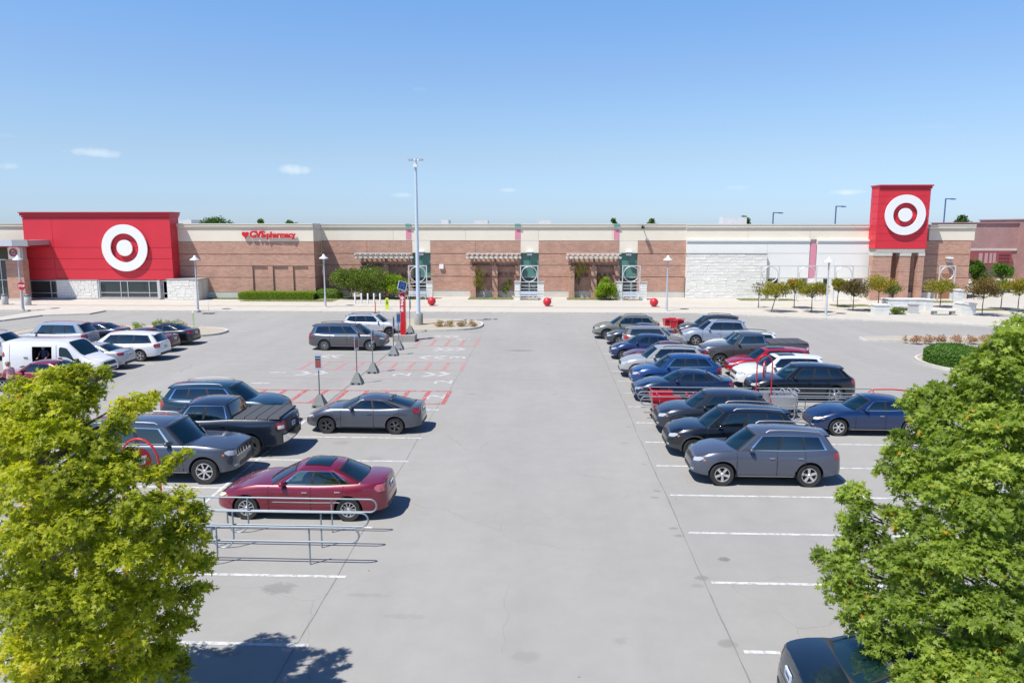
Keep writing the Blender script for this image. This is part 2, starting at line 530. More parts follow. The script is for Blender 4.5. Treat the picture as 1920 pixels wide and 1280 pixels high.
def strip(name, a, b, w, mat, z=.004, parent=lot):
    """painted bar from a to b (world xy), width w"""
    a = Vector((a[0], a[1], 0)); b = Vector((b[0], b[1], 0))
    d = (b - a).normalized(); n = Vector((-d.y, d.x, 0)) * w / 2
    mb = MB(); L_ = (b - a).length; k = max(1, int(L_ / 1.2))
    top, bot = [], []
    for i in range(k + 1):
        c = a + (b - a) * i / k
        e = 1 + random.uniform(-.05, .05)
        top.append((c.x + n.x*e, c.y + n.y*e, z)); bot.append((c.x - n.x*e, c.y - n.y*e, z))
    mb.grid([top, bot])
    return mb.build(name, mat, parent, fix=False)

def YT(e): return (e - 1.2) / .977
LX0, LXC, LX1 = -4.5, -9.9, -15.4       # left block: aisle edge, shared line, far edge
RX0, RXC, RX1 = 3.86, 9.6, 15.3
for k in range(-1, 15):
    y = YT(14.04 + 2.74 * k) + .2
    strip('parking_line', (RX0, y), (RX1 if k > -1 else RXC, y), .11, white_paint if k < 8 else faded_white)
for k in range(-1, 6):
    y = YT(14.3 + 2.80 * k) - .2
    strip('parking_line', (LX0 - .03*k, y), (LX1, y), .11, white_paint)
strip('parking_line', (RXC, YT(11.3)), (RXC, YT(33)), .11, white_paint, z=.008)
strip('parking_line', (LXC, YT(11.3)), (LXC, YT(30.5)), .11, white_paint, z=.008)
for k in range(0, 9):
    strip('parking_line', (-22.9, 34 + 2.8 * k), (-28.6, 34 + 2.8 * k), .11, faded_white)

def wavy(name, x, y0, y1, w, mat):
    mb = MB(); a, b = [], []
    y = y0; dx = 0
    while y < y1:
        dx = dx * .9 + random.uniform(-.012, .012)
        ww = w * random.uniform(.6, 1.3)
        a.append((x + dx - ww/2, y, .0035)); b.append((x + dx + ww/2, y, .0035)); y += .35
    mb.grid([a, b]); return mb.build(name, mat, lot, fix=False)
wavy('pavement_joint', 3.74, 6, 58, .028, seam_m)
wavy('pavement_joint', LX0 - .25, 6, 34, .022, seam_m)
wavy('pavement_joint', LXC, 31, 55, .10, seam_m)
wavy('pavement_joint', LX0 - .1, 34, 55, .022, seam_m)

# pick-up bays: red walkway boxes with hatch bars, white chevrons
def walkway(y_near_px, y_far_px, xl, xr, mat):
    yn = P(800, y_near_px).y; yf = P(800, y_far_px).y
    strip('red_line', (xl, yn), (xr, yn), .16, mat); strip('red_line', (xl, yf), (xr, yf), .16, mat)
    x = xr - .12
    while x > xl:
        strip('red_hatch_bar', (x, yn), (x, yf), .20, mat, z=.0065); x -= 1.02
walkway(757, 733, -14.3, -4.45, red_paint)
walkway(694, 679, -14.2, -4.5, faded_red)
walkway(648, 636, -8.9, -4.5, faded_red)
for py, xl, xr, mt in ((711, -14.4, -4.5, faded_red), (786, -11.9, -5.3, red_paint), (664, -13.6, -4.6, seam_m), (622, -9, -4.5, seam_m)):
    y = P(800, py).y
    strip('red_line' if mt is not seam_m else 'pavement_joint', (xl, y), (xr, y), .07 if mt is not seam_m else .035, mt)
def chevron(px, py, d, s=1.0, mat=faded_white):
    c = P(px, py); mb = MB()
    w, h, t_ = .62 * s, 1.15 * s, .42 * s
    pts = [(-w/2*d, h/2), (-w/2*d + t_*d, h/2), (w/2*d + t_*d*.6, 0), (-w/2*d + t_*d, -h/2), (-w/2*d, -h/2), (w/2*d, 0)]
    mb.add([(c.x + a, c.y + b, .0045) for a, b in pts], [(0, 1, 2, 5), (5, 2, 3, 4)])
    mb.build('chevron_arrow', mat, lot, fix=False)
for (px, py, d) in ((566, 700, 1), (597, 699, 1), (800, 702, 1), (826, 701, 1), (636, 668, -1), (618, 668, -1), (801, 670, -1), (829, 670, -1),
                    (818, 655, 1), (838, 655, 1), (858, 655, 1), (826, 630.5, -1), (843, 630.5, -1), (860, 630.5, -1)):
    chevron(px, py, d)
def stencil(px, py, txt, size, ry=1.9):
    me = text_mesh(txt, size, 0.0, .012)
    me.materials.append(faded_white)
    c = P(px, py)
    o = link('lettering', me, lot, (c.x, c.y, .0048), (0, 0, R(90)), (ry*.7, .9, 1))
for (px, py, tx) in ((523, 698, '1'), (489, 718, '1'), (833, 716, '2'), (820, 744, '2'), (860, 670, '3'), (870, 637, '4'), (805, 768, '1'), (755, 702, '2')):
    stencil(px, py, tx, 1.5)

# ---------------------------------------------------------------- sidewalk with kerb, joints between slabs
EDGE_Y = P(1100, 588).y           # kerb line of the drive
sw = MB(); sw.box(-120, 90, EDGE_Y, 110, -.05, .13)
walk = struct(sw.build('sidewalk', conc_w))
kb = MB()
x = -120
while x < 88:
    kb.box(x, x + 2.97, EDGE_Y - .16, EDGE_Y - .002, -.05, .135); x += 3.0
struct(kb.build('kerb', kerb_m))
slab_a = M('walk slab cream', (.53, .485, .41), .85, var=.05, vscale=1)
slab_b = M('walk slab grey', (.43, .405, .365), .85, var=.07, vscale=1)
slab_me = {}
def slab(x0, x1, y0, y1, mat):
    key = (round(x1-x0, 3), round(y1-y0, 3), mat.name)
    if key not in slab_me:
        mb = MB(); mb.box(0, x1-x0-.03, 0, y1-y0-.03, 0, .012); slab_me[key] = mb.mesh('slab', mat)
    return link('slab', slab_me[key], walk, (x0, y0, .128))
ya = EDGE_Y + .1
for (dy, mt) in ((1.7, slab_a), (1.7, slab_a), (1.2, slab_b), (2.2, slab_a)):
    x = -60
    while x < 30:
        slab(x, x + 3.0, ya, ya + dy, mt); x += 3.0
    ya += dy

# the walk widens towards the plaza on the right and the entrance on the left
def apron(name, pts):
    pw = [P(px, py) for px, py in pts]
    poly = [(p.x, p.y) for p in pw] + [(pw[-1].x, EDGE_Y + .05), (pw[0].x, EDGE_Y + .05)]
    mb = MB(); mb.prism(poly, -.05, .126); struct(mb.build(name, conc_w))
    for a, b in zip(pw[:-1], pw[1:]):
        n = max(1, round((b - a).length / 3.0)); d = (b - a) / n; nn = Vector((d.y, -d.x, 0)).normalized() * .15
        for i in range(n):
            p, q = a + d*i, a + d*(i + .99)
            mb = MB(); mb.prism([(p.x, p.y), (q.x, q.y), (q.x + nn.x, q.y + nn.y), (p.x + nn.x, p.y + nn.y)], -.05, .134)
            mb.build('kerb_stone', kerb_m, walk)
apron('plaza_paving', [(1292, 588.5), (1400, 592), (1550, 598.5), (1680, 604), (1800, 609), (1995, 619)])
apron('entrance_paving', [(-90, 612), (5, 602), (78, 592.5), (170, 589.5)])
grass_m = M('dry verge grass', (.19, .20, .075), .95, var=.3, vscale=8, bump=.6, bscale=60)
grass_g = M('green verge grass', (.10, .17, .035), .95, var=.3, vscale=8, bump=.6, bscale=60)
gravel_m = M('tan planting gravel', (.42, .37, .285), .95, var=.2, vscale=9, bump=.7, bscale=30)

def verge(px0, px1, y0, y1, mat, name='grass', z=.15):
    a = PY(px0, 500, y0).x; b = PY(px1, 500, y0).x
    mb = MB(); n = max(4, int(abs(b-a)/.5))
    hi, lo = [], []
    for i in range(n+1):
        x = a + (b-a)*i/n
        lo.append((x, y0 + random.uniform(-.06, .06), z)); hi.append((x, y1, z + random.uniform(0, .04)))
    mb.grid([lo, hi])
    mb.grid([[(p[0], p[1], .1) for p in lo], lo])
    # short blades
    for i in range(int(abs(b-a)*90)):
        x = random.uniform(min(a, b), max(a, b)); y = random.uniform(y0, y1)
        s_ = random.uniform(.05, .11); t_ = random.uniform(0, 6.3)
        dx, dy = math.cos(t_)*.03, math.sin(t_)*.03
        mb.add([(x-dx, y-dy, z), (x+dx, y+dy, z), (x+random.uniform(-.04, .04), y, z+s_)], [(0, 1, 2)])
    o = mb.build(name, mat, fix=False); o['kind'] = 'stuff'
    o['label'] = 'strip of mown verge grass beside the store walk'; 
    return o
# ---------------------------------------------------------------- the store
YM = P(1000, 559).y - .02          # recessed main wall
YL = YM - 2.9                      # pharmacy wing
YS = YM - 4.5                      # red sign wall
brick = brick_mat('store brick', (.52, .275, .19), (.38, .20, .145), (.55, .41, .32))
brick2 = brick_mat('dark purple brick', (.36, .20, .185), (.31, .17, .16), (.42, .29, .27))
cream = M('cream stucco', (.78, .70, .57), .9, var=.03, vscale=.6)
cream2 = M('cream cornice', (.74, .65, .50), .85, var=.04, vscale=1)
offw = M('off white panel', (.80, .79, .74), .85, var=.03, vscale=.5)
pink = M('pink accent panel', (.66, .26, .33), .8, var=.05, vscale=1)
teal = M('green glazed wall', (.10, .24, .20), .25, var=.1, vscale=1)
red = M('red sign panel', (.64, .028, .045), .5, var=.06, vscale=.35)
redtrim = M('red metal trim', (.48, .015, .028), .45)
whitep = M('white sign face', (.86, .86, .84), .45)
glass = M('dark store glass', (.03, .045, .045), .06, spec=.8)
alum = M('brushed aluminium', (.55, .56, .57), .4, metal=.6)
greym = M('grey painted metal', (.42, .43, .44), .45, metal=.3)
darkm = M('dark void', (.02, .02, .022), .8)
stone_w = M('white split stone', (.74, .72, .66), .9, var=.10, vscale=1.6, bump=.3, bscale=9)
stone_b = M('shaded stone joint', (.58, .57, .52), .95)
brown_bar = M('brown post and shadow bar', (.13, .075, .06), .7)
woodwhite = M('weathered white timber', (.60, .58, .54), .75, var=.1, vscale=3)
roof_m = M('pale roof membrane', (.55, .55, .53), .8, var=.06, vscale=.5)
basestone = M('pale base course', (.58, .555, .49), .85, var=.06, vscale=1)

store = thing('store_building', 'long low brick and cream store building with flat roof behind the car park', 'store', (0, YM, 0))
SO = Vector((0, YM, 0))
G0 = .13
def X_(px, Y, py=500): return PY(px, py, Y).x
def Z_(py, Y, px=1000): return PY(px, py, Y).z

def sbox(name, x0, x1, z0, z1, Y, depth, mat, parent=store, off=SO):
    """box whose front face stands at world Y and which reaches back by depth"""
    mb = MB(); mb.box(min(x0, x1), max(x0, x1), Y - off.y, Y + depth - off.y, z0, z1)
    return mb.build(name, mat, parent)

ZB = [6.45, 5.0, 3.72, 2.45, .82]            # reveal joints of the brick, top to base
ZTOP = Z_(419.5, YM)
def brick_wall(x0, x1, Y, ztop=6.45, mat=brick, joints=ZB, zbase=.82, base=True, split=None):
    zs = [ztop] + [z for z in joints[1:] if z < ztop - .1 and z > zbase - .01]
    if zs[-1] > zbase + .01: zs.append(zbase)
    for a, b in zip(zs[:-1], zs[1:]):
        xs = [x0]
        n = max(1, round((x1 - x0) / 6.0)) if split is None else split
        for i in range(n):
            xa = x0 + (x1-x0)*i/n; xb = x0 + (x1-x0)*(i+1)/n
            sbox('brick_panel', xa + (.012 if i else 0), xb - (.012 if i < n-1 else 0), b + .03, a - .03, Y, .22, mat)
    sbox('wall', x0 + .01, x1 - .01, G0, ztop - .01, Y + .07, .4, M('brick joint shade', (.22, .12, .085), .9))
    if base:
        sbox('base_course', x0 + .002, x1 - .002, G0 - .02, zbase - .0, Y - .05, .35, basestone)
        sbox('base_cap', x0 + .004, x1 - .004, zbase + .0, zbase + .06, Y - .07, .3, conc_d)

def cornice(x0, x1, Y, ztop, zbot, mat=cream, mat2=cream2, right_end=False):
    n = max(1, round((x1-x0)/7.5))
    for i in range(n):
        xa = x0 + (x1-x0)*i/n; xb = x0 + (x1-x0)*(i+1)/n
        sbox('stucco_panel', xa + .01, xb - .01, zbot, ztop - .62, Y - .02, .5, mat)
    sbox('cornice', x0, x1, ztop - .60, ztop - .36, Y - .08, .5, mat2)
    sbox('cornice', x0, x1, ztop - .345, ztop - .10, Y - .17, .6, mat2)
    sbox('parapet_cap', x0, x1, ztop - .098, ztop, Y - .22, .8, M('cap flashing', (.68, .66, .60), .6))

# main recessed wing
xA = X_(605, YM); xZ = X_(1285, YM)
bands = [(773.7, 807.5), (976, 1010), (1160.5, 1195)]
bx = [xA] + [X_(p, YM) for b in bands for p in b] + [xZ]
for i in range(0, len(bx), 2):
    brick_wall(bx[i], bx[i+1], YM)
cornice(xA, xZ, YM, ZTOP, 6.47)
zT = Z_(474, YM)
for (a, b), (pa, pb) in zip(bands, ((762.5, 772.5), (965.5, 976), (1149.5, 1160))):
    x0, x1 = X_(a, YM), X_(b, YM)
    sbox('stucco_panel', x0 + .01, x1 - .01, zT, 6.46, YM - .01, .4, cream)
    sbox('glazed_panel', x0 + .01, (x0+x1)/2 - .02, zT - 1.5, zT - .02, YM + .30, .1, teal)
    sbox('glazed_panel', (x0+x1)/2 + .02, x1 - .01, zT - 1.5, zT - .02, YM + .30, .1, teal)
    sbox('glazed_panel', x0 + .01, x1 - .01, 2.45, zT - 1.54, YM + .30, .1, teal)
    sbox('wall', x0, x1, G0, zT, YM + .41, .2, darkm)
    sbox('lintel_or_shadow_bar', x0 + .01, x1 - .01, 2.30, 2.44, YM + .22, .2, greym)
    d = sbox('door', x0 + .35, x1 - .35, G0, 2.28, YM + .34, .06, M('dark green door', (.045, .09, .08), .35))
    for zz in (.7, 1.25, 1.8):
        sbox('rail', x0 + .35, x1 - .35, zz, zz + .07, YM + .30, .04, alum, d)
    sbox('side_light', x0 + .02, x0 + .33, G0, 2.28, YM + .34, .05, glass)
    sbox('side_light', x1 - .33, x1 - .02, G0, 2.28, YM + .34, .05, glass)
    # pink accent with green cap
    p0, p1 = X_(pa, YM), X_(pb, YM)
    sbox('accent_panel', p0, p1, Z_(449, YM), ZTOP - .62, YM - .045, .1, pink)
    sbox('accent_cap', p0, p1, ZTOP - .34, ZTOP - .02, YM - .26, .08, M('sea green cap', (.12, .30, .27), .5))
    # floodlight on the band
    fx = (x0 + x1) / 2
    fl = sbox('wall_lamp', fx - .28, fx + .28, zT - .28, zT + .10, YM - .42, .41, greym)
    sbox('lamp_hood', fx - .34, fx + .34, zT + .10, zT + .16, YM - .50, .49, whitep, fl)
fx = X_(1202, YM)
fl = sbox('wall_lamp', fx - .16, fx + .16, ZTOP - .55, ZTOP - .30, YM - 1.0, .5, darkm)
sbox('bracket', fx - .04, fx + .04, ZTOP - .30, ZTOP - .22, YM - .9, .75, darkm, fl)
# alarm box on brick
sbox('alarm_box', X_(824, YM), X_(832, YM), Z_(504, YM), Z_(496, YM), YM - .22, .2, whitep)
for px in (645, 731, 753):
    sbox('scupper_streak', X_(px, YM), X_(px, YM) + .05, 5.6, 6.42, YM - .004, .01, M('lime streak', (.36, .25, .20), .9))
# pergolas: three brick pilasters, brown bars standing in for beam shadows, timber slats
for (pa, pb) in ((672, 776), (877, 977), (1061, 1162)):
    x0, x1 = X_(pa, YM), X_(pb, YM)
    wdt = x1 - x0
    for fr in (.06, .47, .90):
        xx = x0 + wdt * fr
        for z0, z1 in ((.82, 2.43), (2.47, 3.65)):
            sbox('pilaster', xx - .01, xx + .58, z0, z1, YM - .75, .74, brick)
        sbox('pilaster_base', xx - .03, xx + .60, G0, .80, YM - .77, .75, brick)
        sbox('post', xx + .18, xx + .36, 3.66, 4.55, YM - .62, .16, brown_bar)
    pg = sbox('pergola', x0 - .05, x1 + .05, 4.50, 4.72, YM - 1.25, .16, woodwhite)
    sbox('beam', x0, x1, 4.50, 4.70, YM - .35, .14, woodwhite, pg)
    n = 11
    for i in range(n):
        xx = x0 + wdt * (i + .2) / n
        mb = MB()
        mb.add([(xx, -.02, 4.74), (xx, -2.0, 4.74), (xx, -2.22, 4.90), (xx, -2.22, 5.02), (xx, -.02, 5.02),
                (xx+.11, -.02, 4.74), (xx+.11, -2.0, 4.74), (xx+.11, -2.22, 4.90), (xx+.11, -2.22, 5.02), (xx+.11, -.02, 5.02)],
               [(0,1,2,3,4), (5,9,8,7,6), (0,5,6,1), (1,6,7,2), (2,7,8,3), (3,8,9,4), (4,9,5,0)])
        mb.build('slat', woodwhite, pg)
    for k in range(2):
        mb = MB(); mb.box(x0, x1, -1.75 + k*.9, -1.64 + k*.9, 5.022, 5.09); mb.build('purlin', woodwhite, pg)
    for z_, fa, fb in ((3.70, .10, .42), (3.55, .52, .88), (2.55, .18, .42), (2.62, .55, .85)):
        sbox('lintel_or_shadow_bar', x0 + wdt*fa, x0 + wdt*fb, z_, z_ + .20, YM - .34, .33, brown_bar)  # dark bars built where the pergola beam's shadow falls on the wall

# pharmacy wing (projects forward)
xL0, xL1 = X_(327, YL), X_(590, YL)
ZTL = Z_(419, YL, 460)
brick_wall(xL0, X_(470, YL), YL, 6.40)
brick_wall(X_(582, YL), xL1, YL, 6.40, split=1)
xa, xb = X_(470, YL), X_(582, YL)
for z0, z1 in ((5.03, 6.37), (3.75, 4.97)):
    sbox('brick_panel', xa, xb, z0, z1, YL, .22, brick)
sbox('wall', xa, xb, G0, 6.38, YL + .24, .3, M('brick joint shade', (.22, .12, .085), .9))
recs = [(473, 502), (511, 540.5), (549, 578)]
edges = [xa] + [X_(p, YL) for r_ in recs for p in r_] + [xb]
for i in range(0, len(edges), 2):
    for z0, z1 in ((.82, 2.43), (2.47, 3.69)):
        sbox('brick_panel', edges[i], edges[i+1], z0, z1, YL, .22, brick)
sbox('base_course', xa, xb, G0 - .02, .80, YL - .05, .35, basestone)
for a, b in recs:
    for z0, z1 in ((.82, 2.43), (2.47, 3.69)):
        sbox('blind_doorway', X_(a, YL) + .02, X_(b, YL) - .02, z0, z1, YL + .16, .06, brick)
# flank of the wing facing the recess
mb = MB()
for z0, z1 in ((.82, 2.42), (2.48, 3.69), (3.75, 4.97), (5.03, 6.40)):
    mb.box(xL1 - .22, xL1 - .001, YL + .23 - SO.y, -.001, z0, z1)
mb.build('brick_flank', brick, store)
sbox('flank_upper', xL1 - .45, xL1 - .002, 6.41, ZTL - .01, YL + .5, 2.4, cream)
cornice(xL0, xL1, YL, ZTL, 6.42)
# the roofs
sbox('roof', -110, xL1, ZTL - .75, ZTL - .55, YL + .6, 40, roof_m)
sbox('roof', xL1, X_(1817, YM), ZTOP - .75, ZTOP - .55, YM + .6, 37, roof_m)
for px0, px1, h_, dy in ((828, 842, .5, 9), (890, 915, .45, 12), (1352, 1396, .9, 14), (1010, 1032, .45, 10), (340, 364, .55, 10)):
    Yr = YM + dy
    x0, x1 = X_(px0, Yr), X_(px1, Yr)
    sbox('roof_unit', x0, x1, ZTOP - .55, ZTOP + h_, Yr, 2.2, M('roof unit metal', (.58, .58, .57), .6, var=.08, vscale=2))

# red sign wall with glazed base
sx0, sx1 = X_(47, YS, 470), X_(322, YS, 470)
zs0 = Z_(524.5, YS, 180); zs1 = Z_(397.5, YS, 180)
sign = thing('sign_wall', 'wide red box wall with big white ring and dot over the glazed store front', 'sign wall', ((sx0+sx1)/2, YS, 0))
sO = Vector(((sx0+sx1)/2, YS, 0))
def gbox(name, x0, x1, z0, z1, Y, depth, mat, parent, off):
    mb = MB(); mb.box(x0 - off.x, x1 - off.x, Y - off.y, Y + depth - off.y, z0, z1)
    return mb.build(name, mat, parent)
gbox('backing', sx0 + .05, sx1 - .05, zs0 + .05, zs1 - .1, YS + .12, YL - YS + .3, redtrim, sign, sO)
zc_ = [zs0, Z_(505, YS, 180), Z_(485, YS, 180), Z_(464, YS, 180), zs1 - .62]
xj = X_(101, YS, 470)
for a, b in zip(zc_[:-1], zc_[1:]):
    for xa_, xb_ in ((sx0, xj), (xj, sx1)):
        gbox('panel', xa_ + .015, xb_ - .015, a + .02, b - .02, YS, .11, red, sign, sO)
mb = MB()
mb.box(sx1 - sO.x - .05, sx1 - sO.x - .002, .12, YL - YS - .02, zs0, zs1 - .62)
mb.build('side_panel', red, sign)
for z0, z1, o_ in ((zs1 - .60, zs1 - .40, .05), (zs1 - .39, zs1 - .12, .16), (zs1 - .11, zs1, .25)):
    gbox('cornice', sx0 - o_, sx1 + o_, z0, z1, YS - o_, YL - YS + o_ + .4, redtrim, sign, sO)
def roundel(cx, cz, Y, ro, ri, rd, thing_, off, t=.16, mat=whitep):
    mb = MB(); n = 64; vs = []
    for r_, y in ((ro, 0), (ro, t), (ri, t), (ri, 0)):
        for k in range(n):
            a = 2*math.pi*k/n; vs.append((cx - off.x + r_*math.cos(a), Y - off.y + y, cz + r_*math.sin(a)))
    fs = []
    for i in range(4):
        for k in range(n):
            l = (k+1) % n; j = (i+1) % 4
            fs.append((i*n+k, i*n+l, j*n+l, j*n+k))
    mb.add(vs, fs); mb.build('ring', mat, thing_, smooth=40)
    mb = MB(); mb.lathe([(rd, 0), (rd, t)], (cx - off.x, Y - off.y, cz), 'y', 48)
    mb.build('dot', mat, thing_, smooth=40)
mpp = (PY(300, 460, YS).x - PY(200, 460, YS).x) / 100
c_ = PY(236, 464.7, YS)
roundel(c_.x, c_.z, YS - .30, 42.5*mpp, 26.2*mpp, 14.6*mpp, sign, sO, .14)
for rr in (36, 12):
    mb = MB()
    for a in (.6, 2.5, 4.2, 5.6):
        mb.box(c_.x - sO.x + rr*mpp*math.cos(a) - .05, c_.x - sO.x + rr*mpp*math.cos(a) + .05, -.16, .0, c_.z + rr*mpp*math.sin(a) - .05, c_.z + rr*mpp*math.sin(a) + .05)
    mb.build('standoff', redtrim, sign)

# glazed and stone base under the sign wall
zb1 = zs0 - .03
def stone_wall(parent, off, x0, x1, z0, z1, Y, depth, bw=.72, bh=.33, limit=300, name='stone'):
    gbox('core', x0 + .02, x1 - .02, z0, z1 - .02, Y - .012, depth - .1, stone_b, parent, off)
    nrow = max(1, round((z1 - z0) / bh)); h_ = (z1 - z0) / nrow
    cells = []
    for r_ in range(nrow):
        x = x0 - random.uniform(0, bw * .6)
        while x < x1:
            w = bw * random.choice((.7, .9, 1.0, 1.25, 1.6))
            a, b = max(x, x0), min(x + w, x1)
            if b - a > .12: cells.append((a, b, z0 + r_*h_, z0 + (r_+1)*h_))
            x += w
    for (a, b, c, d) in cells[:limit]:
        mb = MB(); w, h2 = b - a - .02, d - c - .018; e = random.uniform(.03, .055)
        i_ = .03
        mb.add([(0, .06, 0), (w, .06, 0), (w, .08, h2), (0, .08, h2), (0, -e+.02, 0), (w, -e+.02, 0), (w, -e+.02, h2), (0, -e+.02, h2),
                (i_, -e, i_), (w-i_, -e - random.uniform(-.015, .02), i_), (w-i_, -e, h2-i_), (i_, -e - random.uniform(-.015, .02), h2-i_)],
               [(0,1,5,4), (1,2,6,5), (2,3,7,6), (3,0,4,7), (4,5,9,8), (5,6,10,9), (6,7,11,10), (7,4,8,11), (8,9,10,11)])
        mb.build(name, stone_w, parent, loc=(a - off.x + .012, Y - off.y, c + .011))
    if len(cells) > limit:
        mb = MB()
        for (a, b, c, d) in cells[limit:]:
            mb.box(a - off.x + .012, b - off.x - .012, Y - off.y - random.uniform(0, .05), Y - off.y + .08, c + .011, d - .011)
        o = mb.build('stones', stone_w, parent); o['kind'] = 'stuff'
YB = YS - .1
base = thing('glazed_shopfront', 'glazed and white stone ground floor under the red sign wall', 'store front', (X_(180, YB), YB, 0))
bO = Vector((X_(180, YB), YB, 0))
def xg(px): return PY(px, 545, YB).x
stone_wall(base, bO, xg(107), xg(184), G0, zb1, YB, .8)
gbox('cap', xg(106.5), xg(184.5), zb1 + .0, zb1 + .05, YB - .08, .3, conc_d, base, bO)
def glazing(parent, off, x0, x1, z0, z1, Y, cols, rail=None, gm=glass):
    """panes between real mullions; cols = fractions of the mullions"""
    w = x1 - x0
    gbox('window_frame', x0, x1, z1 - .12, z1, Y - .02, .14, alum, parent, off)
    gbox('window_frame', x0, x1, z0, z0 + .16, Y - .02, .14, alum, parent, off)
    xs = [0] + cols + [1]
    for c in xs:
        cx = min(max(x0 + w*c, x0 + .05), x1 - .05)
        gbox('mullion', cx - .045, cx + .045, z0 + .16, z1 - .12, Y - .02, .12, alum, parent, off)
    zr = z0 + (z1 - z0) * (rail or 0)
    for a, b in zip(xs[:-1], xs[1:]):
        xa_, xb_ = x0 + w*a + .05, x0 + w*b - .05
        if rail:
            gbox('window_rail', xa_, xb_, zr - .04, zr + .04, Y - .01, .1, alum, parent, off)
            gbox('pane', xa_, xb_, z0 + .16, zr - .04, Y + .04, .02, gm, parent, off)
            gbox('pane', xa_, xb_, zr + .04, z1 - .12, Y + .04, .02, gm, parent, off)
        else:
            gbox('pane', xa_, xb_, z0 + .16, z1 - .12, Y + .04, .02, gm, parent, off)
glazing(base, bO, xg(187), xg(296), G0 + .1, zb1 - .03, YB + .1, [.36, .48, .85], .32)
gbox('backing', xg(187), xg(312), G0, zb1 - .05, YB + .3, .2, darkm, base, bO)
gbox('column', xg(184.5), xg(187), G0, zb1, YB, .3, alum, base, bO)
gbox('column', xg(296), xg(300.5), G0, zb1, YB - .05, .35, M('pale column', (.55, .55, .54), .5), base, bO)
glazing(base, bO, xg(301), xg(313), G0, zb1 - .03, YB + .26, [.3], .32)
glazing(base, bO, xg(49), xg(106), G0, zb1 - .03, YB + .26, [.1, .78], .32)
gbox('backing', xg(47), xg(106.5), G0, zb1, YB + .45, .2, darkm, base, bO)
gbox('pale_column', xg(48), xg(54), G0, zb1, YB - .1, .3, whitep, base, bO)
gbox('plinth', xg(106), xg(301), .10, .30, YB - .22, .2, conc, base, bO)

# stone blade wall right of the glazing
YW = YS - .8
blade = thing('stone_wall', 'short white split stone wall beside the glass corner under the red sign', 'stone wall', (PY(343, 545, YW).x, YW, 0))
wO = Vector((PY(343, 545, YW).x, YW, 0))
xa_, xb_ = PY(314, 545, YW).x, PY(372, 545, YW).x
stone_wall(blade, wO, xa_, xb_, G0, Z_(525, YW, 343), YW, 1.2)
gbox('coping', xa_ - .05, xb_ + .08, Z_(525, YW, 343), Z_(525, YW, 343) + .1, YW - .08, 3.3, conc_d, blade, wO)
gbox('return_wall', xa_ + .6, xb_ + .03, G0, Z_(525, YW, 343) - .01, YW + 1.15, 2.0, stone_b, blade, wO)

# cream wall and entrance at the far left
xe = X_(38, YL, 440)
cornice(-85, xe + .9, YL + .6, ZTL + .05, 5.6)
sbox('wall', -85, xe + .8, 4.0, 5.6, YL + .55, .4, cream)
sbox('brick_panel', -85, xe, G0, 4.0, YL + .6, .4, brick)
YE = YS - 2.3
ent = thing('entrance_porch', 'flat porch canopy with grey fascia and small ring sign at the left edge', 'entrance porch', (PY(30, 520, YE).x, YE, 0))
eO = Vector((PY(30, 520, YE).x, YE, 0))
def xe_(px, py=520): return PY(px, py, YE).x
def ze(py): return PY(30, py, YE).z
canopy_m = M('grey roof and shaded fascia', (.40, .40, .41), .4, metal=.4)
gbox('fascia', xe_(-60, 455), xe_(37, 455), ze(461), ze(449.5), YE - 1.2, .25, M('pale fascia', (.62, .63, .65), .4, metal=.2), ent, eO)
gbox('fascia', xe_(37.3, 455), xe_(66, 455), ze(461), ze(449.5), YE - 1.2, .25, canopy_m, ent, eO)  # right part of the fascia, its shade put into a darker colour
gbox('roof', xe_(-60, 455), xe_(66, 455), ze(460), ze(450.5), YE - .94, 3.4, canopy_m, ent, eO)
gbox('soffit', xe_(-60, 455), xe_(65, 455), ze(463), ze(461.3), YE - 1.1, 3.5, redtrim, ent, eO)
gbox('sign_board', xe_(15, 476), xe_(37, 476), ze(486), ze(464.5), YE, .5, whitep, ent, eO)
ce = PY(25, 473.5, YE); mpe = (PY(30, 480, YE).x - PY(20, 480, YE).x)/10
roundel(ce.x, ce.z, YE - .1, 7.3*mpe, 4.4*mpe, 2.4*mpe, ent, eO, .09, M('dull red sign', (.33, .09, .10), .5))
gbox('column', xe_(13), xe_(45), G0, ze(486.3), YE, .9, brick, ent, eO)
gbox('column_base', xe_(12.5), xe_(45.5), G0, .4, YE - .04, .95, basestone, ent, eO)
gbox('column', xe_(38), xe_(46), ze(486.3), ze(462), YE + .1, .6, greym, ent, eO)
glazing(ent, eO, xe_(-60), xe_(12), G0, ze(486), YE + .35, [.3, .55, .82], .5)
gbox('glazing_head', xe_(-60), xe_(14.5), ze(486), ze(463), YE + .35, .1, M('olive glass', (.05, .055, .03), .1), ent, eO)
gbox('backing', xe_(-60), xe_(12), G0, ze(464), YE + .6, .2, darkm, ent, eO)

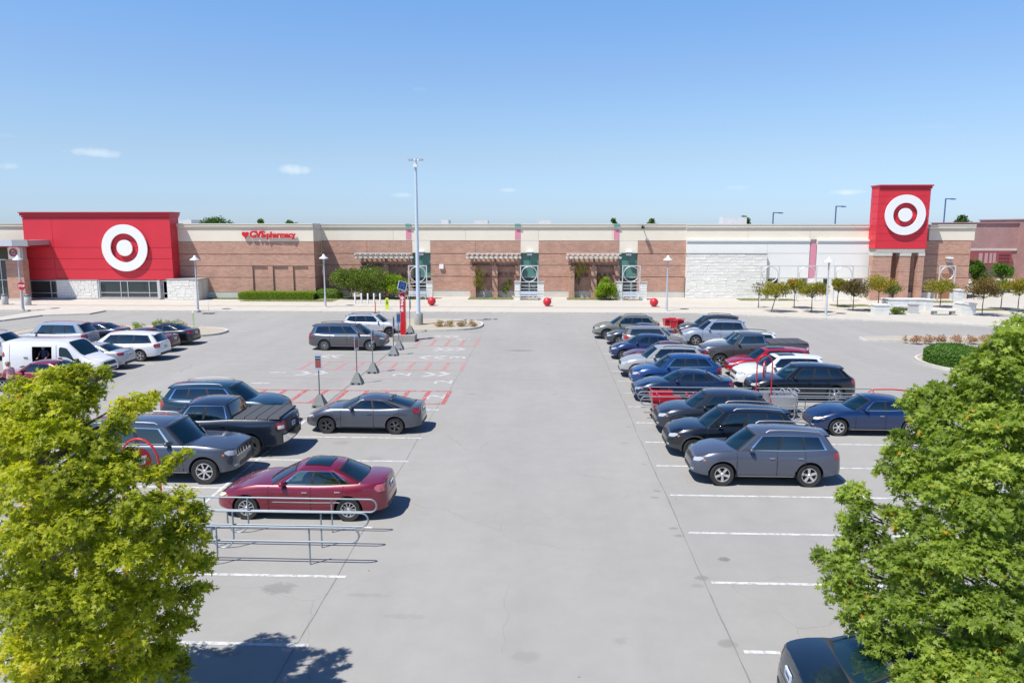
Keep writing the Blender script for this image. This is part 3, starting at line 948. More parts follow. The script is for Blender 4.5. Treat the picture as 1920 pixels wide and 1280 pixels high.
# CVS pharmacy lettering, on the pharmacy wing
YC = YL - .16
cv = thing('wall_lettering', 'red CVS pharmacy lettering with a heart on the cream band', 'sign', (X_(504, YC, 440), YC, Z_(440, YC, 504)))
redlet = M('red letter face', (.60, .012, .03), .4)
def heart(r, t):
    mb = MB(); n = 28; pts = []
    for k in range(n):
        a = 2*math.pi*k/n
        pts.append((r*(16*math.sin(a)**3)/16, r*(13*math.cos(a)-5*math.cos(2*a)-2*math.cos(3*a)-math.cos(4*a))/15))
    mb.prism_y(pts, -t, 0)
    return mb
pxm = (PY(510, 440, YC).x - PY(500, 440, YC).x)/10
h_ = heart(6.5*pxm, .14).build('heart', redlet, cv); h_.location = ((460.5-504)*pxm, 0, 0)
def wall_text(txt, size, px, pz, bold, sx, parent, ppx, mat, d=.07, rot=(R(90), 0, 0)):
    me = text_mesh(txt, size, d, bold); me.materials.append(mat)
    xs = [v.co.x for v in me.vertices]
    return link('lettering', me, parent, ((px - ppx)*pxm, -.07, pz), rot, (sx*pxm/(max(xs) - min(xs)), 1, 1))
wall_text('CVS', 13*pxm*1.25, 483, 0, .045, 29, cv, 504, redlet)
wall_text('pharmacy', 11.5*pxm*1.25, 527, -.04, .035, 54, cv, 504, redlet)

# right-hand wing: white panels, stone field, tower sign, brick end
YR = YM - .3
xr0, xr1 = X_(1285, YR), X_(1632, YR)
ZR = Z_(420, YR, 1500)
cornice(xr0, X_(1634, YR), YR + .25, ZR, Z_(449, YR, 1450), mat2=cream)
zp1 = Z_(448.5, YR, 1450)
for a, b in ((1286, 1516.5), (1530, 1632)):
    x0, x1 = X_(a, YR), X_(b, YR)
    sbox('cornice', x0, x1, zp1 - .22, zp1 - .02, YR - .12, .5, offw)
    sbox('cornice', x0, x1, zp1 - .42, zp1 - .24, YR - .05, .45, offw)
zz = [zp1 - .44, Z_(475, YR, 1450), Z_(499, YR, 1450), Z_(521, YR, 1450)]
for a, b in ((1286, 1437), (1437, 1516.5), (1530, 1632)):
    for z1, z0 in zip(zz[:-1], zz[1:]):
        sbox('wall_panel', X_(a, YR) + .01, X_(b, YR) - .01, z0 + .015, z1 - .015, YR, .4, offw)
sbox('wall', xr0, xr1, G0, ZR - .6, YR + .45, .3, stone_b)
sbox('accent_panel', X_(1517.5, YR), X_(1529, YR), Z_(521, YR, 1520), zp1 - .46, YR + .03, .3, pink)
zw = Z_(521.5, YR, 1520)
for a, b in ((1437, 1440), (1462, 1500), (1516, 1545), (1556, 1600), (1620, 1632)):
    sbox('wall_panel', X_(a, YR), X_(b, YR), G0, zw, YR, .4, stone_w)
wO2 = SO
for a, b, c in ((1440, 1462, [.5]), (1500, 1516, []), (1545, 1556, []), (1600, 1620, [.5])):
    glazing(store, SO, X_(a, YR), X_(b, YR), G0 + .5, zw, YR + .25, c, .4)
    sbox('wall_panel', X_(a, YR), X_(b, YR), G0, G0 + .48, YR + .05, .4, stone_w)
field = thing('stone_field', 'large white split stone wall face projecting beside the last brick bay', 'stone wall', (X_(1361, YR-.35), YR-.35, 0))
fO = Vector((X_(1361, YR-.35), YR-.35, 0))
stone_wall(field, fO, X_(1286, YR-.35, 520), X_(1437, YR-.35, 520), G0, Z_(476.5, YR-.35, 1361), YR-.35, .36, 1.05, .33)
gbox('coping', X_(1285.5, YR-.35, 480), X_(1438, YR-.35, 480), Z_(476.5, YR-.35, 1361), Z_(475, YR-.35, 1361), YR - .42, .4, conc_d, field, fO)
# brick end bay
brx0, brx1 = X_(1632, YM), X_(1817, YM)
brick_wall(brx0 + 2.0, brx1, YM, Z_(451, YM, 1780))
cornice(X_(1737, YM), brx1 + .3, YM, Z_(421, YM, 1780), Z_(451, YM, 1780) + .02)
doorx0, doorx1 = X_(1757, YM), X_(1783, YM)
sbox('roller_door', doorx0, doorx1, G0, Z_(513, YM, 1770), YM - .12, .1, M('brown roller door', (.30, .14, .07), .6))
sbox('wall_lamp', X_(1772, YM), X_(1780, YM), Z_(491, YM, 1776), Z_(485, YM, 1776), YM - .5, .48, greym)
sbox('lamp_hood', X_(1771, YM), X_(1781, YM), Z_(484.8, YM, 1776), Z_(482, YM, 1776), YM - .6, .58, whitep)
# flank of the brick end
mb = MB(); mb.box(brx1 - .2, brx1 - .003, .43, 30, G0, Z_(451, YM, 1780)); mb.build('brick_flank', brick, store)
mb = MB(); mb.box(brx1 - .2, brx1 + .1, .52, 30, Z_(451, YM, 1780)+.01, Z_(424, YM, 1780)); mb.build('flank_upper', cream, store)
for zl in (.9,):
    sbox('low_wall', X_(1632, YM-.2), X_(1742, YM - .2), G0, zl, YM - 1.0, .2, basestone)

# sign tower
YT_ = YM - 2.0
tx0, tx1 = X_(1645, YT_, 430), X_(1739.5, YT_, 430)
tz0, tz1 = Z_(466.5, YT_, 1690), Z_(346.5, YT_, 1690)
tower = thing('sign_tower', 'tall square tower with red box, white ring and brick piers at the right', 'sign tower', ((tx0+tx1)/2, YT_, 0))
tO = Vector(((tx0+tx1)/2, YT_, 0)); TD = 1.95
gbox('backing', tx0 + .06, tx1 - .06, tz0 + .02, tz1 - .1, YT_ + .1, TD, redtrim, tower, tO)
tz = [tz0] + [Z_(p, YT_, 1690) for p in (452, 438, 424, 410, 396, 382, 368)] + [tz1 - .42]
for a, b in zip(tz[:-1], tz[1:]):
    gbox('panel', tx0, tx1, a + .012, b - .012, YT_, .09, red, tower, tO)
    mb = MB(); mb.box(tx0 - tO.x - .06, tx0 - tO.x, .1, TD, a + .012, b - .012); mb.build('side_panel', red, tower)
    mb = MB(); mb.box(tx1 - tO.x, tx1 - tO.x + .06, .1, TD, a + .012, b - .012); mb.build('side_panel', red, tower)
gbox('cornice', tx0 - .06, tx1 + .1, tz1 - .41, tz1 - .16, YT_ - .08, TD + .1, redtrim, tower, tO)
gbox('cornice', tx0 - .14, tx1 + .2, tz1 - .15, tz1, YT_ - .18, TD + .3, redtrim, tower, tO)
ct = PY(1695.5, 403, YT_); mpt = (PY(1700, 400, YT_).x - PY(1690, 400, YT_).x)/10
roundel(ct.x, ct.z, YT_ - .28, 38.0*mpt, 22.8*mpt, 12.8*mpt, tower, tO, .14)
mb = MB()
for rr in (31, 10):
    for a in (.6, 2.5, 4.2, 5.6):
        mb.box(ct.x - tO.x + rr*mpt*math.cos(a) - .05, ct.x - tO.x + rr*mpt*math.cos(a) + .05, -.14, 0, ct.z + rr*mpt*math.sin(a) - .05, ct.z + rr*mpt*math.sin(a) + .05)
mb.build('standoff', redtrim, tower)
gbox('stone_band', tx0 + .1, tx1 - .1, tz0 - .42, tz0 - .01, YT_ + .02, TD - .2, conc, tower, tO)
zt_ = tz0 - .43
for a, b in ((1634, 1669), (1685, 1704.5), (1720, 1738)):
    x0, x1 = X_(a, YT_, 520), X_(b, YT_, 520)
    x1 = min(x1, tx1 - .1)
    for z0, z1 in ((G0, 1.6), (1.63, 3.15), (3.18, zt_ - .34)):
        gbox('brick_pier', x0, x1, z0, z1, YT_, .95, brick, tower, tO)
    gbox('pier_cap', x0 - .03, x1 + .03, zt_ - .33, zt_ - .01, YT_ - .05, 1.05, basestone, tower, tO)
gbox('back_wall', tx0 - 1.0, tx1 - .1, G0, zt_, YT_ + 1.98, .2, brick, tower, tO)

# purple brick building beyond, at the right edge
YF = YM + 22
fb = thing('brick_building', 'dull purple brick building with red window band beyond the store at the right edge', 'building', (X_(1880, YF), YF, 0))
fO2 = Vector((X_(1880, YF), YF, 0))
def fbox(name, pa, pb, qa, qb, dy, dep, mat):
    return gbox(name, X_(pa, YF, 480), X_(pb, YF, 480), Z_(qb, YF, 1880), Z_(qa, YF, 1880), YF + dy, dep, mat, fb, fO2)
fbox('wall', 1812, 1908, 418, 545, .1, 10, brick2)
fbox('wall', 1906, 2010, 412, 552, -2.5, 12, brick2)
fbox('stone_band', 1812, 1905, 466, 470, -.06, .2, basestone)
fbox('stone_band', 1908, 2010, 471, 473, -2.6, .2, basestone)
fbox('roof_cap', 1811, 1906, 416.5, 418.5, -.1, 10.4, M('purple cap', (.35, .22, .22), .7))
fbox('roof_cap', 1904.5, 2010, 410.5, 412.5, -2.8, 12.5, M('purple cap', (.35, .22, .22), .7))
rb = M('dull red cladding', (.27, .06, .065), .6, var=.1, vscale=1)
fbox('window_band', 1816, 1893, 470.5, 498, -.5, .55, rb)
for a, b in ((1831, 1838), (1842, 1848), (1851, 1856), (1858, 1863)):
    fbox('window', a, b, 474, 493, -.56, .05, M('pale pink glass', (.42, .26, .26), .2))
for q in (476, 482, 488, 494):
    fbox('slat', 1868, 1889, q, q + 1.6, -.58, .07, M('dark red slat', (.17, .04, .045), .6))
fbox('lower_wall', 1812, 1900, 522, 575, -1.6, .5, cream)
# ---------------------------------------------------------------- verges, islands
vy = YM - 2.3
for (a, b, y0, y1, mt, lab) in ((376, 446, YL - 1.2, YL - .1, grass_g, 'narrow strip of green grass under the shaded brick wall'),
                                (620, 800, YM - 3.4, YM - .9, grass_m, 'dry grass bed under the bushes by the first pergola'),
                                (876, 962, YM - 3.2, YM - .9, grass_m, 'dry grass bed in front of the middle pergola'),
                                (1064, 1150, YM - 3.2, YM - .9, grass_m, 'dry grass bed in front of the right pergola'),
                                (1392, 1500, YM - 3.2, YM - 1.2, grass_m, 'dry grass strip at the corner of the white stone wall'),
                                (1568, 1640, YM - 8.6, YM - 7.2, grass_m, 'small oval of dry grass round the dark red tree'),
                                (1630, 1722, YM - 12.2, YM - 11.4, grass_m, 'thin dry grass strip in front of the low curved wall'),
                                (1820, 1905, YM - 12.0, YM - 10.8, grass_m, 'thin dry grass strip at the right of the plaza'),
                                (1745, 1800, YM - 4.5, YM - 3.2, grass_m, 'patch of dry grass behind the low pillar wall'),
                                (446, 620, YL - 3.4, YL - .2, grass_m, 'dry grass strip under the clipped hedge')):
    o = verge(a, b, y0, y1, mt); o['label'] = lab

def island(name, pts, label, cat='kerbed island', mat=gravel_m, h=.15):
    """kerbed bed: pts = world outline"""
    c = Vector((sum(p[0] for p in pts)/len(pts), sum(p[1] for p in pts)/len(pts), 0))
    t = thing(name, label, cat, c)
    rel = [(p[0]-c.x, p[1]-c.y) for p in pts]
    inner = []
    n = len(rel)
    for i in range(n):
        a, b, d = Vector(rel[i-1]), Vector(rel[i]), Vector(rel[(i+1) % n])
        nrm = ((d - a).normalized()); nn = Vector((-nrm.y, nrm.x))
        inner.append(tuple(b + nn * .16))
    mb = MB()
    mb.grid([[(x, y, -.02) for x, y in rel + rel[:1]], [(x, y, h) for x, y in rel + rel[:1]], [(x, y, h) for x, y in inner + inner[:1]], [(x, y, h-.05) for x, y in inner + inner[:1]]])
    mb.build('kerb', kerb_m, t)
    mb = MB(); mb.add([(x, y, h - .035) for x, y in inner], [tuple(range(n))])
    mb.build('gravel_bed', mat, t)
    return t
def oval(cx, cy, rx, ry, n=36, p=2.6):
    out = []
    for k in range(n):
        a = 2*math.pi*k/n; c, s = math.cos(a), math.sin(a)
        out.append((cx + rx*math.copysign(abs(c)**(2/p), c), cy + ry*math.copysign(abs(s)**(2/p), s)))
    return out
a_ = P(418, 626); b_ = P(240, 612)
island('planting_island', oval(a_.x - 8.2, a_.y + .4, 8.2, 3.1), 'rounded gravel island with bushes behind the parked dark sedans')
a_ = P(906, 611)
island('planting_island', oval(a_.x - 4.6, a_.y, 4.6, 3.4), 'gravel island with tall lamp pole and four brown clumps')
a_ = P(1612, 637)
island('planting_island', oval(a_.x + 15, a_.y, 15, 1.1, 60, 3.5), 'long narrow gravel island with a row of pink shrubs')
a_ = P(1745, 688)
island('planting_island', oval(a_.x + 5.2, a_.y + .9, 5.2, 3.6), 'kerbed island holding the round clipped bush')
a_ = P(1262, 622)
island('planting_island', oval(a_.x, a_.y + .2, 1.9, 4.6), 'small gravel island end with upright red carts', mat=gravel_m)

# ---------------------------------------------------------------- street furniture
galv = M('galvanised steel', (.27, .31, .34), .5, metal=.35, var=.08, vscale=6)
lamp_grey = M('grey lamp paint', (.50, .52, .55), .45, metal=.3)
def street_lamp(px, py, label, h=5.0):
    c = P(px, py)
    t = thing('street_lamp', label, 'street lamp', (c.x, c.y, .13), group='pedestrian lamps along the store walk')
    MB().lathe([(.20, 0), (.20, .04), (.11, .10), (.10, 1.1), (.075, 1.15), (.06, h - .5)], n=12).build('pole', lamp_grey, t, smooth=40)
    MB().lathe([(.09, h-.5), (.10, h-.42), (.05, h-.36), (.05, h-.2), (.15, h-.17)], n=12).build('collar', lamp_grey, t, smooth=40)
    MB().lathe([(.45, h-.22), (.43, h-.16), (.16, h+.02), (.10, h+.16), (.04, h+.22)], n=20).build('lamp_shade', M('white lamp shade', (.68, .69, .70), .4), t, smooth=40)
    MB().lathe([(.12, h-.28), (.2, h-.2)], n=12).build('globe', M('frosted globe', (.7, .7, .68), .3), t)
    return t
street_lamp(43, 584, 'lamp post behind the stop sign at the left edge')
street_lamp(371.5, 585, 'lamp post in front of the white stone blade wall')
street_lamp(610.5, 578, 'lamp post at the right end of the clipped hedge')
street_lamp(1249.5, 585.5, 'lamp post in front of the last brick bay')
street_lamp(1548, 594, 'lamp post among the plaza trees')

def ring_pts(cx, cz, r, n=28, y=0): return [(cx + r*math.cos(2*math.pi*k/n), y, cz + r*math.sin(2*math.pi*k/n)) for k in range(n)]
# tall parking lot pole
c = P(785, 611)
t = thing('light_mast', 'very tall pale grey lamp mast on a round concrete foot', 'lamp mast', (c.x, c.y, .1))
MB().lathe([(.36, 0), (.36, .9), (.33, .95)], n=24).build('concrete_foot', conc_d, t, smooth=40)
MB().lathe([(.19, .95), (.17, 1.1), (.10, 13.2)], n=14).build('pole', M('pale blue grey mast', (.62, .68, .74), .4, metal=.2), t, smooth=60)
for s_ in (-1, 1):
    MB().tube([(0, 0, 13.0), (.35*s_, 0, 13.15), (.55*s_, 0, 13.15)], .035, 6).build('arm', lamp_grey, t)
    MB().box(.42*s_-.16, .42*s_+.16, -.25, .25, 13.05, 13.17).build('lamp_head', lamp_grey, t)
    MB().tube([(0, 0, 12.9), (0, .4*s_, 13.1)], .03, 6).build('arm', lamp_grey, t)
MB().box(-.16, .16, -.24, .1, 12.55, 12.75).build('camera_box', whitep, t)

# stop sign
c = P(42, 584); yq = c.y - .5
t = thing('stop_sign', 'red octagonal stop sign on a post at the store entrance', 'stop sign', (PY(41, 535, yq).x, yq, .13))
MB().tube([(0, 0, 0), (0, 0, 3.0)], .03, 6).build('post', galv, t)
zc = PY(41, 536, yq).z - .13
pts = [(.40*math.cos(R(22.5+45*k)), zc + .40*math.sin(R(22.5+45*k))) for k in range(8)]
MB().prism_y(pts, -.06, -.035).build('sign_plate', redtrim, t)
me = text_mesh('STOP', .27, .004, .008); me.materials.append(whitep)
link('lettering', me, t, (0, -.066, zc), (R(90), 0, 0), (.95, 1, 1))

# trash cans
for px, py, lab in ((10, 571, 'grey litter bin at the very left edge of the store front'), (53, 572, 'grey litter bin to the right of the brick porch column')):
    c = P(px, py, .13)
    t = thing('litter_bin', lab, 'litter bin', (c.x, c.y, .13), group='litter bins by the entrance')
    MB().lathe([(.27, 0), (.30, .05), (.30, .85), (.27, .9)], n=18).build('body', M('bin grey', (.5, .5, .48), .6), t, smooth=40)
    MB().lathe([(.31, .9), (.31, 1.0), (.2, 1.12), (0.02, 1.14)], n=18).build('lid', M('bin lid', (.12, .12, .13), .5), t, smooth=40)

# red balls
for px, py, lab in ((809.5, 573, 'red ball bollard beside the lamp mast'), (1026, 574, 'red ball bollard between the two right benches'), (1226, 575, 'red ball bollard left of the last lamp post')):
    c = P(px, py, .13); r_ = .42
    mb = MB(); mb.lathe([(.16, 0), (.17, .05)] + [(r_*math.sin(a), r_ + .03 - r_*math.cos(a)) for a in np.linspace(.42, math.pi, 14)], n=28)
    o = mb.build('ball_bollard', M('glossy red concrete', (.56, .022, .035), .35, var=.05, vscale=3), smooth=60, loc=(c.x, c.y, .13))
    tag(o, lab, 'bollard', 'red ball bollards along the store walk')
# white bollards
for px in (666, 678, 690, 701.5, 713):
    c = P(px, 569, .13)
    o = MB().lathe([(.085, 0), (.085, 1.0), (.06, 1.06), (.0, 1.08)], n=14).build('post_bollard', M('white bollard', (.68, .69, .70), .5), smooth=50, loc=(c.x, c.y, .13))
    k = {666: 'leftmost', 678: 'second from left', 690: 'middle', 701.5: 'fourth from left', 713: 'rightmost'}[px]
    tag(o, 'white post bollard, %s of five under the bushes' % k, 'bollard', 'row of five white bollards')
# orange delineator, yellow-green pedestrian sign, small signs
c = P(704, 587)
t = thing('traffic_delineator', 'thin orange plastic marker post on the drive', 'marker post', (c.x, c.y, 0))
MB().lathe([(.16, 0), (.15, .04), (.05, .06)], n=14).build('foot', darkm, t)
MB().lathe([(.055, .06), (.05, .95), (.02, 1.12), (.02, 1.15)], n=12).build('post', M('orange plastic', (.70, .12, .03), .5), t, smooth=40)
c = P(726, 583)
t = thing('crossing_sign', 'yellow green crossing sign panel on a flat black foot', 'road sign', (c.x, c.y, 0))
MB().box(-.45, .45, -.2, .2, 0, .06).build('foot', darkm, t)
mb = MB(); mb.prism_y([(-.17, .06), (.17, .06), (.17, 1.15), (.09, 1.28), (-.09, 1.28), (-.17, 1.15)], -.02, .02)
pl = mb.build('sign_panel', M('fluorescent yellow green', (.55, .68, .05), .5), t)
mb = MB(); mb.prism_y([(-.06, .62), (.0, .62), (.03, .8), (.06, .62), (.1, .62), (.05, .95), (-.05, .95)], -.026, -.021); mb.lathe([(.05, -.026), (.05, -.021)], (0, 0, 1.03), 'y', 10)
mb.build('walker_symbol', darkm, t)
c = P(391, 588)
t = thing('portable_sign_post', 'thin white portable post on flat black base', 'sign post', (c.x, c.y, 0))
MB().box(-.5, .5, -.25, .25, 0, .05).build('foot', darkm, t); MB().tube([(0, 0, .05), (0, 0, 1.3)], .03, 6).build('post', whitep, t)
MB().box(-.12, .12, -.02, .02, 1.0, 1.3).build('sign_panel', whitep, t)
c = P(363.5, 616)
t = thing('marker_post', 'thin pale green marker post at the tip of the left island', 'marker post', (c.x, c.y, .1))
MB().box(-.06, .06, -.02, .02, 0, 1.25).build('blade', M('pale green plastic', (.40, .52, .28), .5), t); MB().box(-.08, .08, -.03, .03, 1.15, 1.3).build('cap', whitep, t)

# benches, stone piers and ring screens
def screen(pxa, pxb, pyt, pyb, Y, label, cx_off=0, stone=True, bench=True, rails=True, zbot=.13, ring=True, pm=None):
    mtl = M('pale screen steel', (.60, .61, .60), .45, metal=.2)
    x0, x1 = PY(pxa, 530, Y).x, PY(pxb, 530, Y).x
    z1 = PY((pxa+pxb)/2, pyt, Y).z; w = x1 - x0
    t = thing('ring_screen', label, 'metal screen', ((x0+x1)/2, Y, zbot), group='steel ring screens in front of the store')
    z1 -= zbot
    for s_ in (-1, 1):
        MB().box(s_*w/2 - .05, s_*w/2 + .05, -.05, .05, 0, z1).build('post', mtl, t)
    MB().box(-w/2 + .05, w/2 - .05, -.04, .04, z1 - .1, z1).build('top_rail', mtl, t)
    r_ = w/2 - .12
    if ring:
        MB().tube(ring_pts(0, z1 - .12 - r_, r_), .045, 6, closed=True).build('ring', mtl, t, smooth=60)
    zl = z1 - .2 - 2*r_
    if rails:
        k = 0; z = zl
        while z > .25:
            MB().box(-w/2 + .05, w/2 - .05, -.03, .03, z, z + .07).build('rail', mtl, t); z -= .37
        MB().box(-.03, .03, -.025, .035, .0, zl).build('bar', mtl, t)
    return t, x0, x1
YP = YM - 2.6
for (a, b, side, who) in ((767, 800, (764, 800, 811), 'behind the lamp mast'), (976, 1008.5, (965, 1009, 1020), 'in front of the middle green door'), (1167, 1199.5, (1155.5, 1200, 1212.5), 'in front of the right green door')):
    t, x0, x1 = screen(a, b, 497.5, 560, YP, 'pale square screen with a ring, ' + who)
    for q, (pa, pb) in enumerate(((side[0], a - 1), (side[1], side[2]))):
        if pb - pa < 4: continue
        xa_, xb_ = PY(pa, 545, YP).x, PY(pb, 545, YP).x
        pt = thing('stone_pier', 'white stone pier %s of the screen %s' % ('left' if q == 0 else 'right', who), 'stone pier', ((xa_+xb_)/2, YP + .2, .13), group='stone piers beside the ring screens')
        w = xb_ - xa_
        for kz in range(6):
            hh = 1.85/6
            MB().box(-w/2 + random.uniform(-.02, .02), w/2 + random.uniform(-.02, .02), -.35 + random.uniform(-.02, .02), .35, kz*hh, (kz+1)*hh - .02).build('stone', stone_w, pt)
        MB().box(-w/2 - .06, w/2 + .06, -.42, .42, 1.86, 1.96).build('coping', conc, pt)
    bt = thing('bench', 'pale slatted bench under the ring screen ' + who, 'bench', ((x0+x1)/2, YP - .75, .13), group='benches along the store walk')
    w = x1 - x0
    for k in range(4):
        MB().box(-w/2, w/2, -.3 + k*.15, -.18 + k*.15, .42, .46).build('seat_slat', M('bench blue white', (.58, .63, .68), .5), bt)
    for k in range(3):
        MB().box(-w/2, w/2, .29, .33, .55 + k*.13, .65 + k*.13).build('back_slat', M('bench blue white', (.58, .63, .68), .5), bt)
    for s_ in (-1, 1):
        MB().box(s_*w/2 - .05, s_*w/2 + .05, -.32, .34, 0, .415).build('leg', greym, bt)
# right-hand screens over the plaza windows
YQ = YM - 3.4
for (a, b, lab) in ((1426, 1460, 'thin ring screen at the right edge of the white stone wall'), (1495, 1530, 'thin ring screen over the pink accent panel'), (1564, 1598, 'thin ring screen right of the plaza lamp post'), (1760, 1789, 'thin ring screen in front of the brown roller door')):
    screen(a, b, 497.5 if a < 1700 else 498, 560, YQ, lab, rails=False)
xq0, xq1 = PY(1460.5, 500, YQ).x, PY(1632, 500, YQ).x
tt = thing('screen_rail', 'long thin steel rail joining the plaza ring screens', 'rail', ((xq0+xq1)/2, YQ, 0))
zq = PY(1540, 498.2, YQ).z
MB().box(-(xq1-xq0)/2, (xq1-xq0)/2, -.02, .02, zq - .06, zq).build('rail', M('pale screen steel', (.6, .61, .6)), tt)
for s_ in (-1, 1):
    MB().box(s_*((xq1-xq0)/2 - .03) - .03, s_*((xq1-xq0)/2 - .03) + .03, -.019, .019, 0.13, zq - .06).build('post', M('pale screen steel', (.6, .61, .6)), tt)

# plaza walls, benches
plz = M('white plaza stone', (.66, .66, .63), .8, var=.07, vscale=1.5)
def wallbox(px0, px1, pyb, pyt, depth, label, name='low_wall', cat='low wall', cap=True):
    c0 = P(px0, pyb, .13); c1 = P(px1, pyb, .13)
    yy = c0.y; x0, x1 = PY(px0, pyb, yy).x, PY(px1, pyb, yy).x
    h = PY((px0+px1)/2, pyt, yy).z - .13
    t = thing(name, label, cat, ((x0+x1)/2, yy + depth/2, .13)); w = x1 - x0
    n = max(1, round(w/.8)); m_ = max(1, round(h/.4))
    for i in range(n):
        for j in range(m_):
            a = -w/2 + w*i/n; b = -w/2 + w*(i+1)/n
            MB().box(a + .006, b - .006, -depth/2 - random.uniform(0, .015), depth/2, h*j/m_ + .006, h*(j+1)/m_ - .006).build('stone', plz, t)
    if cap: MB().box(-w/2 - .06, w/2 + .06, -depth/2 - .07, depth/2 + .06, h, h + .1).build('coping', M('coping white', (.70, .70, .68), .7), t)
    return t
wallbox(1641, 1667, 590, 573, 1.0, 'square white stone plinth at the left end of the plaza seat')
wallbox(1668, 1735, 581, 562, .5, 'long low white wall behind the plaza bench')
wallbox(1736, 1749, 582, 563, 1.0, 'white pillar at the right end of the long plaza wall')
wallbox(1655, 1735, 573, 561, .4, 'rear white planter wall in front of the brick tower piers')
wallbox(1794, 1803, 582, 545, .8, 'tall narrow white pier right of the round topped tree')
wallbox(1803, 1812, 584, 570, 1.2, 'short white wall joining the two right plaza piers')
wallbox(1813, 1829, 591, 571, 1.0, 'square white stone plinth at the right of the plaza')
for px, py, lab in ((1697, 582, 'pale stone bench in front of the long plaza wall'), (1768, 590, 'pale stone bench out on the open plaza paving')):
    c = P(px, py, .13)
    t = thing('bench', lab, 'bench', (c.x, c.y, .13), group='stone plaza benches')
    MB().box(-1.1, 1.1, -.3, .3, .36, .5).build('seat', plz, t)
    for s_ in (-.8, .8): MB().box(s_-.15, s_+.15, -.25, .25, 0, .355).build('leg', conc_d, t)
c = P(1711, 590)
t = thing('litter_bin', 'square grey litter bin beside the trimmed plaza shrub', 'litter bin', (c.x, c.y, .13))
MB().box(-.35, .35, -.3, .3, 0, .75).build('body', M('bin grey', (.5, .5, .48), .6), t); MB().box(-.38, .38, -.33, .33, .75, .85).build('lid', conc_d, t)

# sign posts in concrete pyramid feet
foot_m = M('moulded grey foot', (.20, .21, .20), .7, var=.1, vscale=4)
signface = M('pick-up sign face', (.52, .56, .62), .5)
signred = M('sign brick red', (.36, .09, .07), .6)
posts = [(597.5, 764, 664, .30, 0, 'first sign post, nearest the grey coupe-like sedan'), (668, 721, 630, .16, 60, 'second sign post, in front of the grey minivan'),
         (698, 700, 618.6, .12, 75, 'third sign post, at the nose of the grey minivan'), (737, 667, 594, .10, 80, 'fourth sign post, just left of the concrete block'),
         (747, 656, 586, .22, 30, 'fifth sign post, with a blue plate by the concrete block'), (768, 625, 562, .10, 80, 'sixth sign post, behind the red pillar')]
for (px, pyb, pyt, w, ang, lab) in posts:
    c = P(px, pyb)
    h = PY(px, pyt, c.y).z
    t = thing('sign_post', lab, 'sign post', (c.x, c.y + .2, 0), group='pick-up bay sign posts')
    mb = MB()
    b, tp = .30, .09
    mb.add([(-b, -b, 0), (b, -b, 0), (b, b, 0), (-b, b, 0), (-b+.02, -b+.02, .12), (b-.02, -b+.02, .12), (b-.02, b-.02, .12), (-b+.02, b-.02, .09), (-tp, -tp, .56), (tp, -tp, .56), (tp, tp, .56), (-tp, tp, .56)],
           [(0,3,2,1), (0,1,5,4), (1,2,6,5), (2,3,7,6), (3,0,4,7), (4,5,9,8), (5,6,10,9), (6,7,11,10), (7,4,8,11), (8,9,10,11)])
    mb.build('foot', foot_m, t)
    for s_ in (-.16, .16):
        MB().box(s_ - .06, s_ + .06, -b - .005, -b + .05, .02, .10).build('slot', darkm, t)
    MB().tube([(0, 0, .5), (0, 0, h)], .028, 6).build('post', M('dark post', (.16, .17, .18), .5), t)
    th = .75
    mb = MB(); mb.box(-.15, .15, -.045, -.03, h - th, h)
    pn = mb.build('sign_panel', signface, t); pn.rotation_euler = (0, 0, R(ang))
    mb = MB(); mb.box(-.12, .12, -.052, -.046, h - th + .12, h - th + .45); rr = mb.build('print', signred if px != 747 else M('sign blue', (.04, .16, .35), .5), pn)
    mb = MB(); mb.box(-.12, .12, -.052, -.046, h - .28, h - .22); mb.box(-.12, .12, -.052, -.046, h - .17, h - .12); mb.build('print', darkm, pn)

# drive up pillar with solar panel on concrete block
c0 = P(757, 641)
t = thing('concrete_block', 'rectangular concrete block under the red pillar', 'concrete block', (c0.x, c0.y + .5, 0))
MB().box(-.78, .78, -.5, .5, 0, .46).build('block', conc_d, t)
cp = PY(756.5, 625, c0.y + .5)
tot = thing('drive_up_pillar', 'slim red pillar reading drive up with a solar panel on top', 'sign pillar', (cp.x, c0.y + .5, .46))
red2 = M('bright red enamel', (.62, .008, .015), .35, coat=.3)
MB().box(-.18, .18, -.18, .18, 0, 2.95).build('body', red2, tot)
MB().box(-.19, -.1802, -.15, .15, .05, 2.9).build('side_strip', M('pale red', (.62, .3, .32), .5), tot)
me = text_mesh('drive up', .34, .004, .012); me.materials.append(whitep)
link('lettering', me, tot, (0.0, -.187, 2.2), (R(90), R(90), 0), (1.0, 1, 1))
MB().lathe([(.14, 2.95), (.06, 3.12), (.04, 3.3)], n=12).build('cap', lamp_grey, tot)
sp = MB(); sp.box(-.42, .42, -.62, .62, -.02, .02)
spo = sp.build('solar_panel', M('white panel frame', (.65, .67, .68), .4), tot)
spo.scale = (.72, .62, 1); spo.location = (0, -.05, 3.45); spo.rotation_euler = (R(48), R(18), R(15))
cell = M('solar cell blue', (.02, .045, .14), .15, coat=.5)
for i in range(3):
    for j in range(5):
        MB().box(-.38 + i*.257, -.38 + i*.257 + .245, -.58 + j*.234, -.58 + j*.234 + .222, .021, .026).build('cell', cell, spo)
MB().tube([(0, 0, 3.3), (0, -.02, 3.52)], .03, 6).build('bracket', lamp_grey, tot)

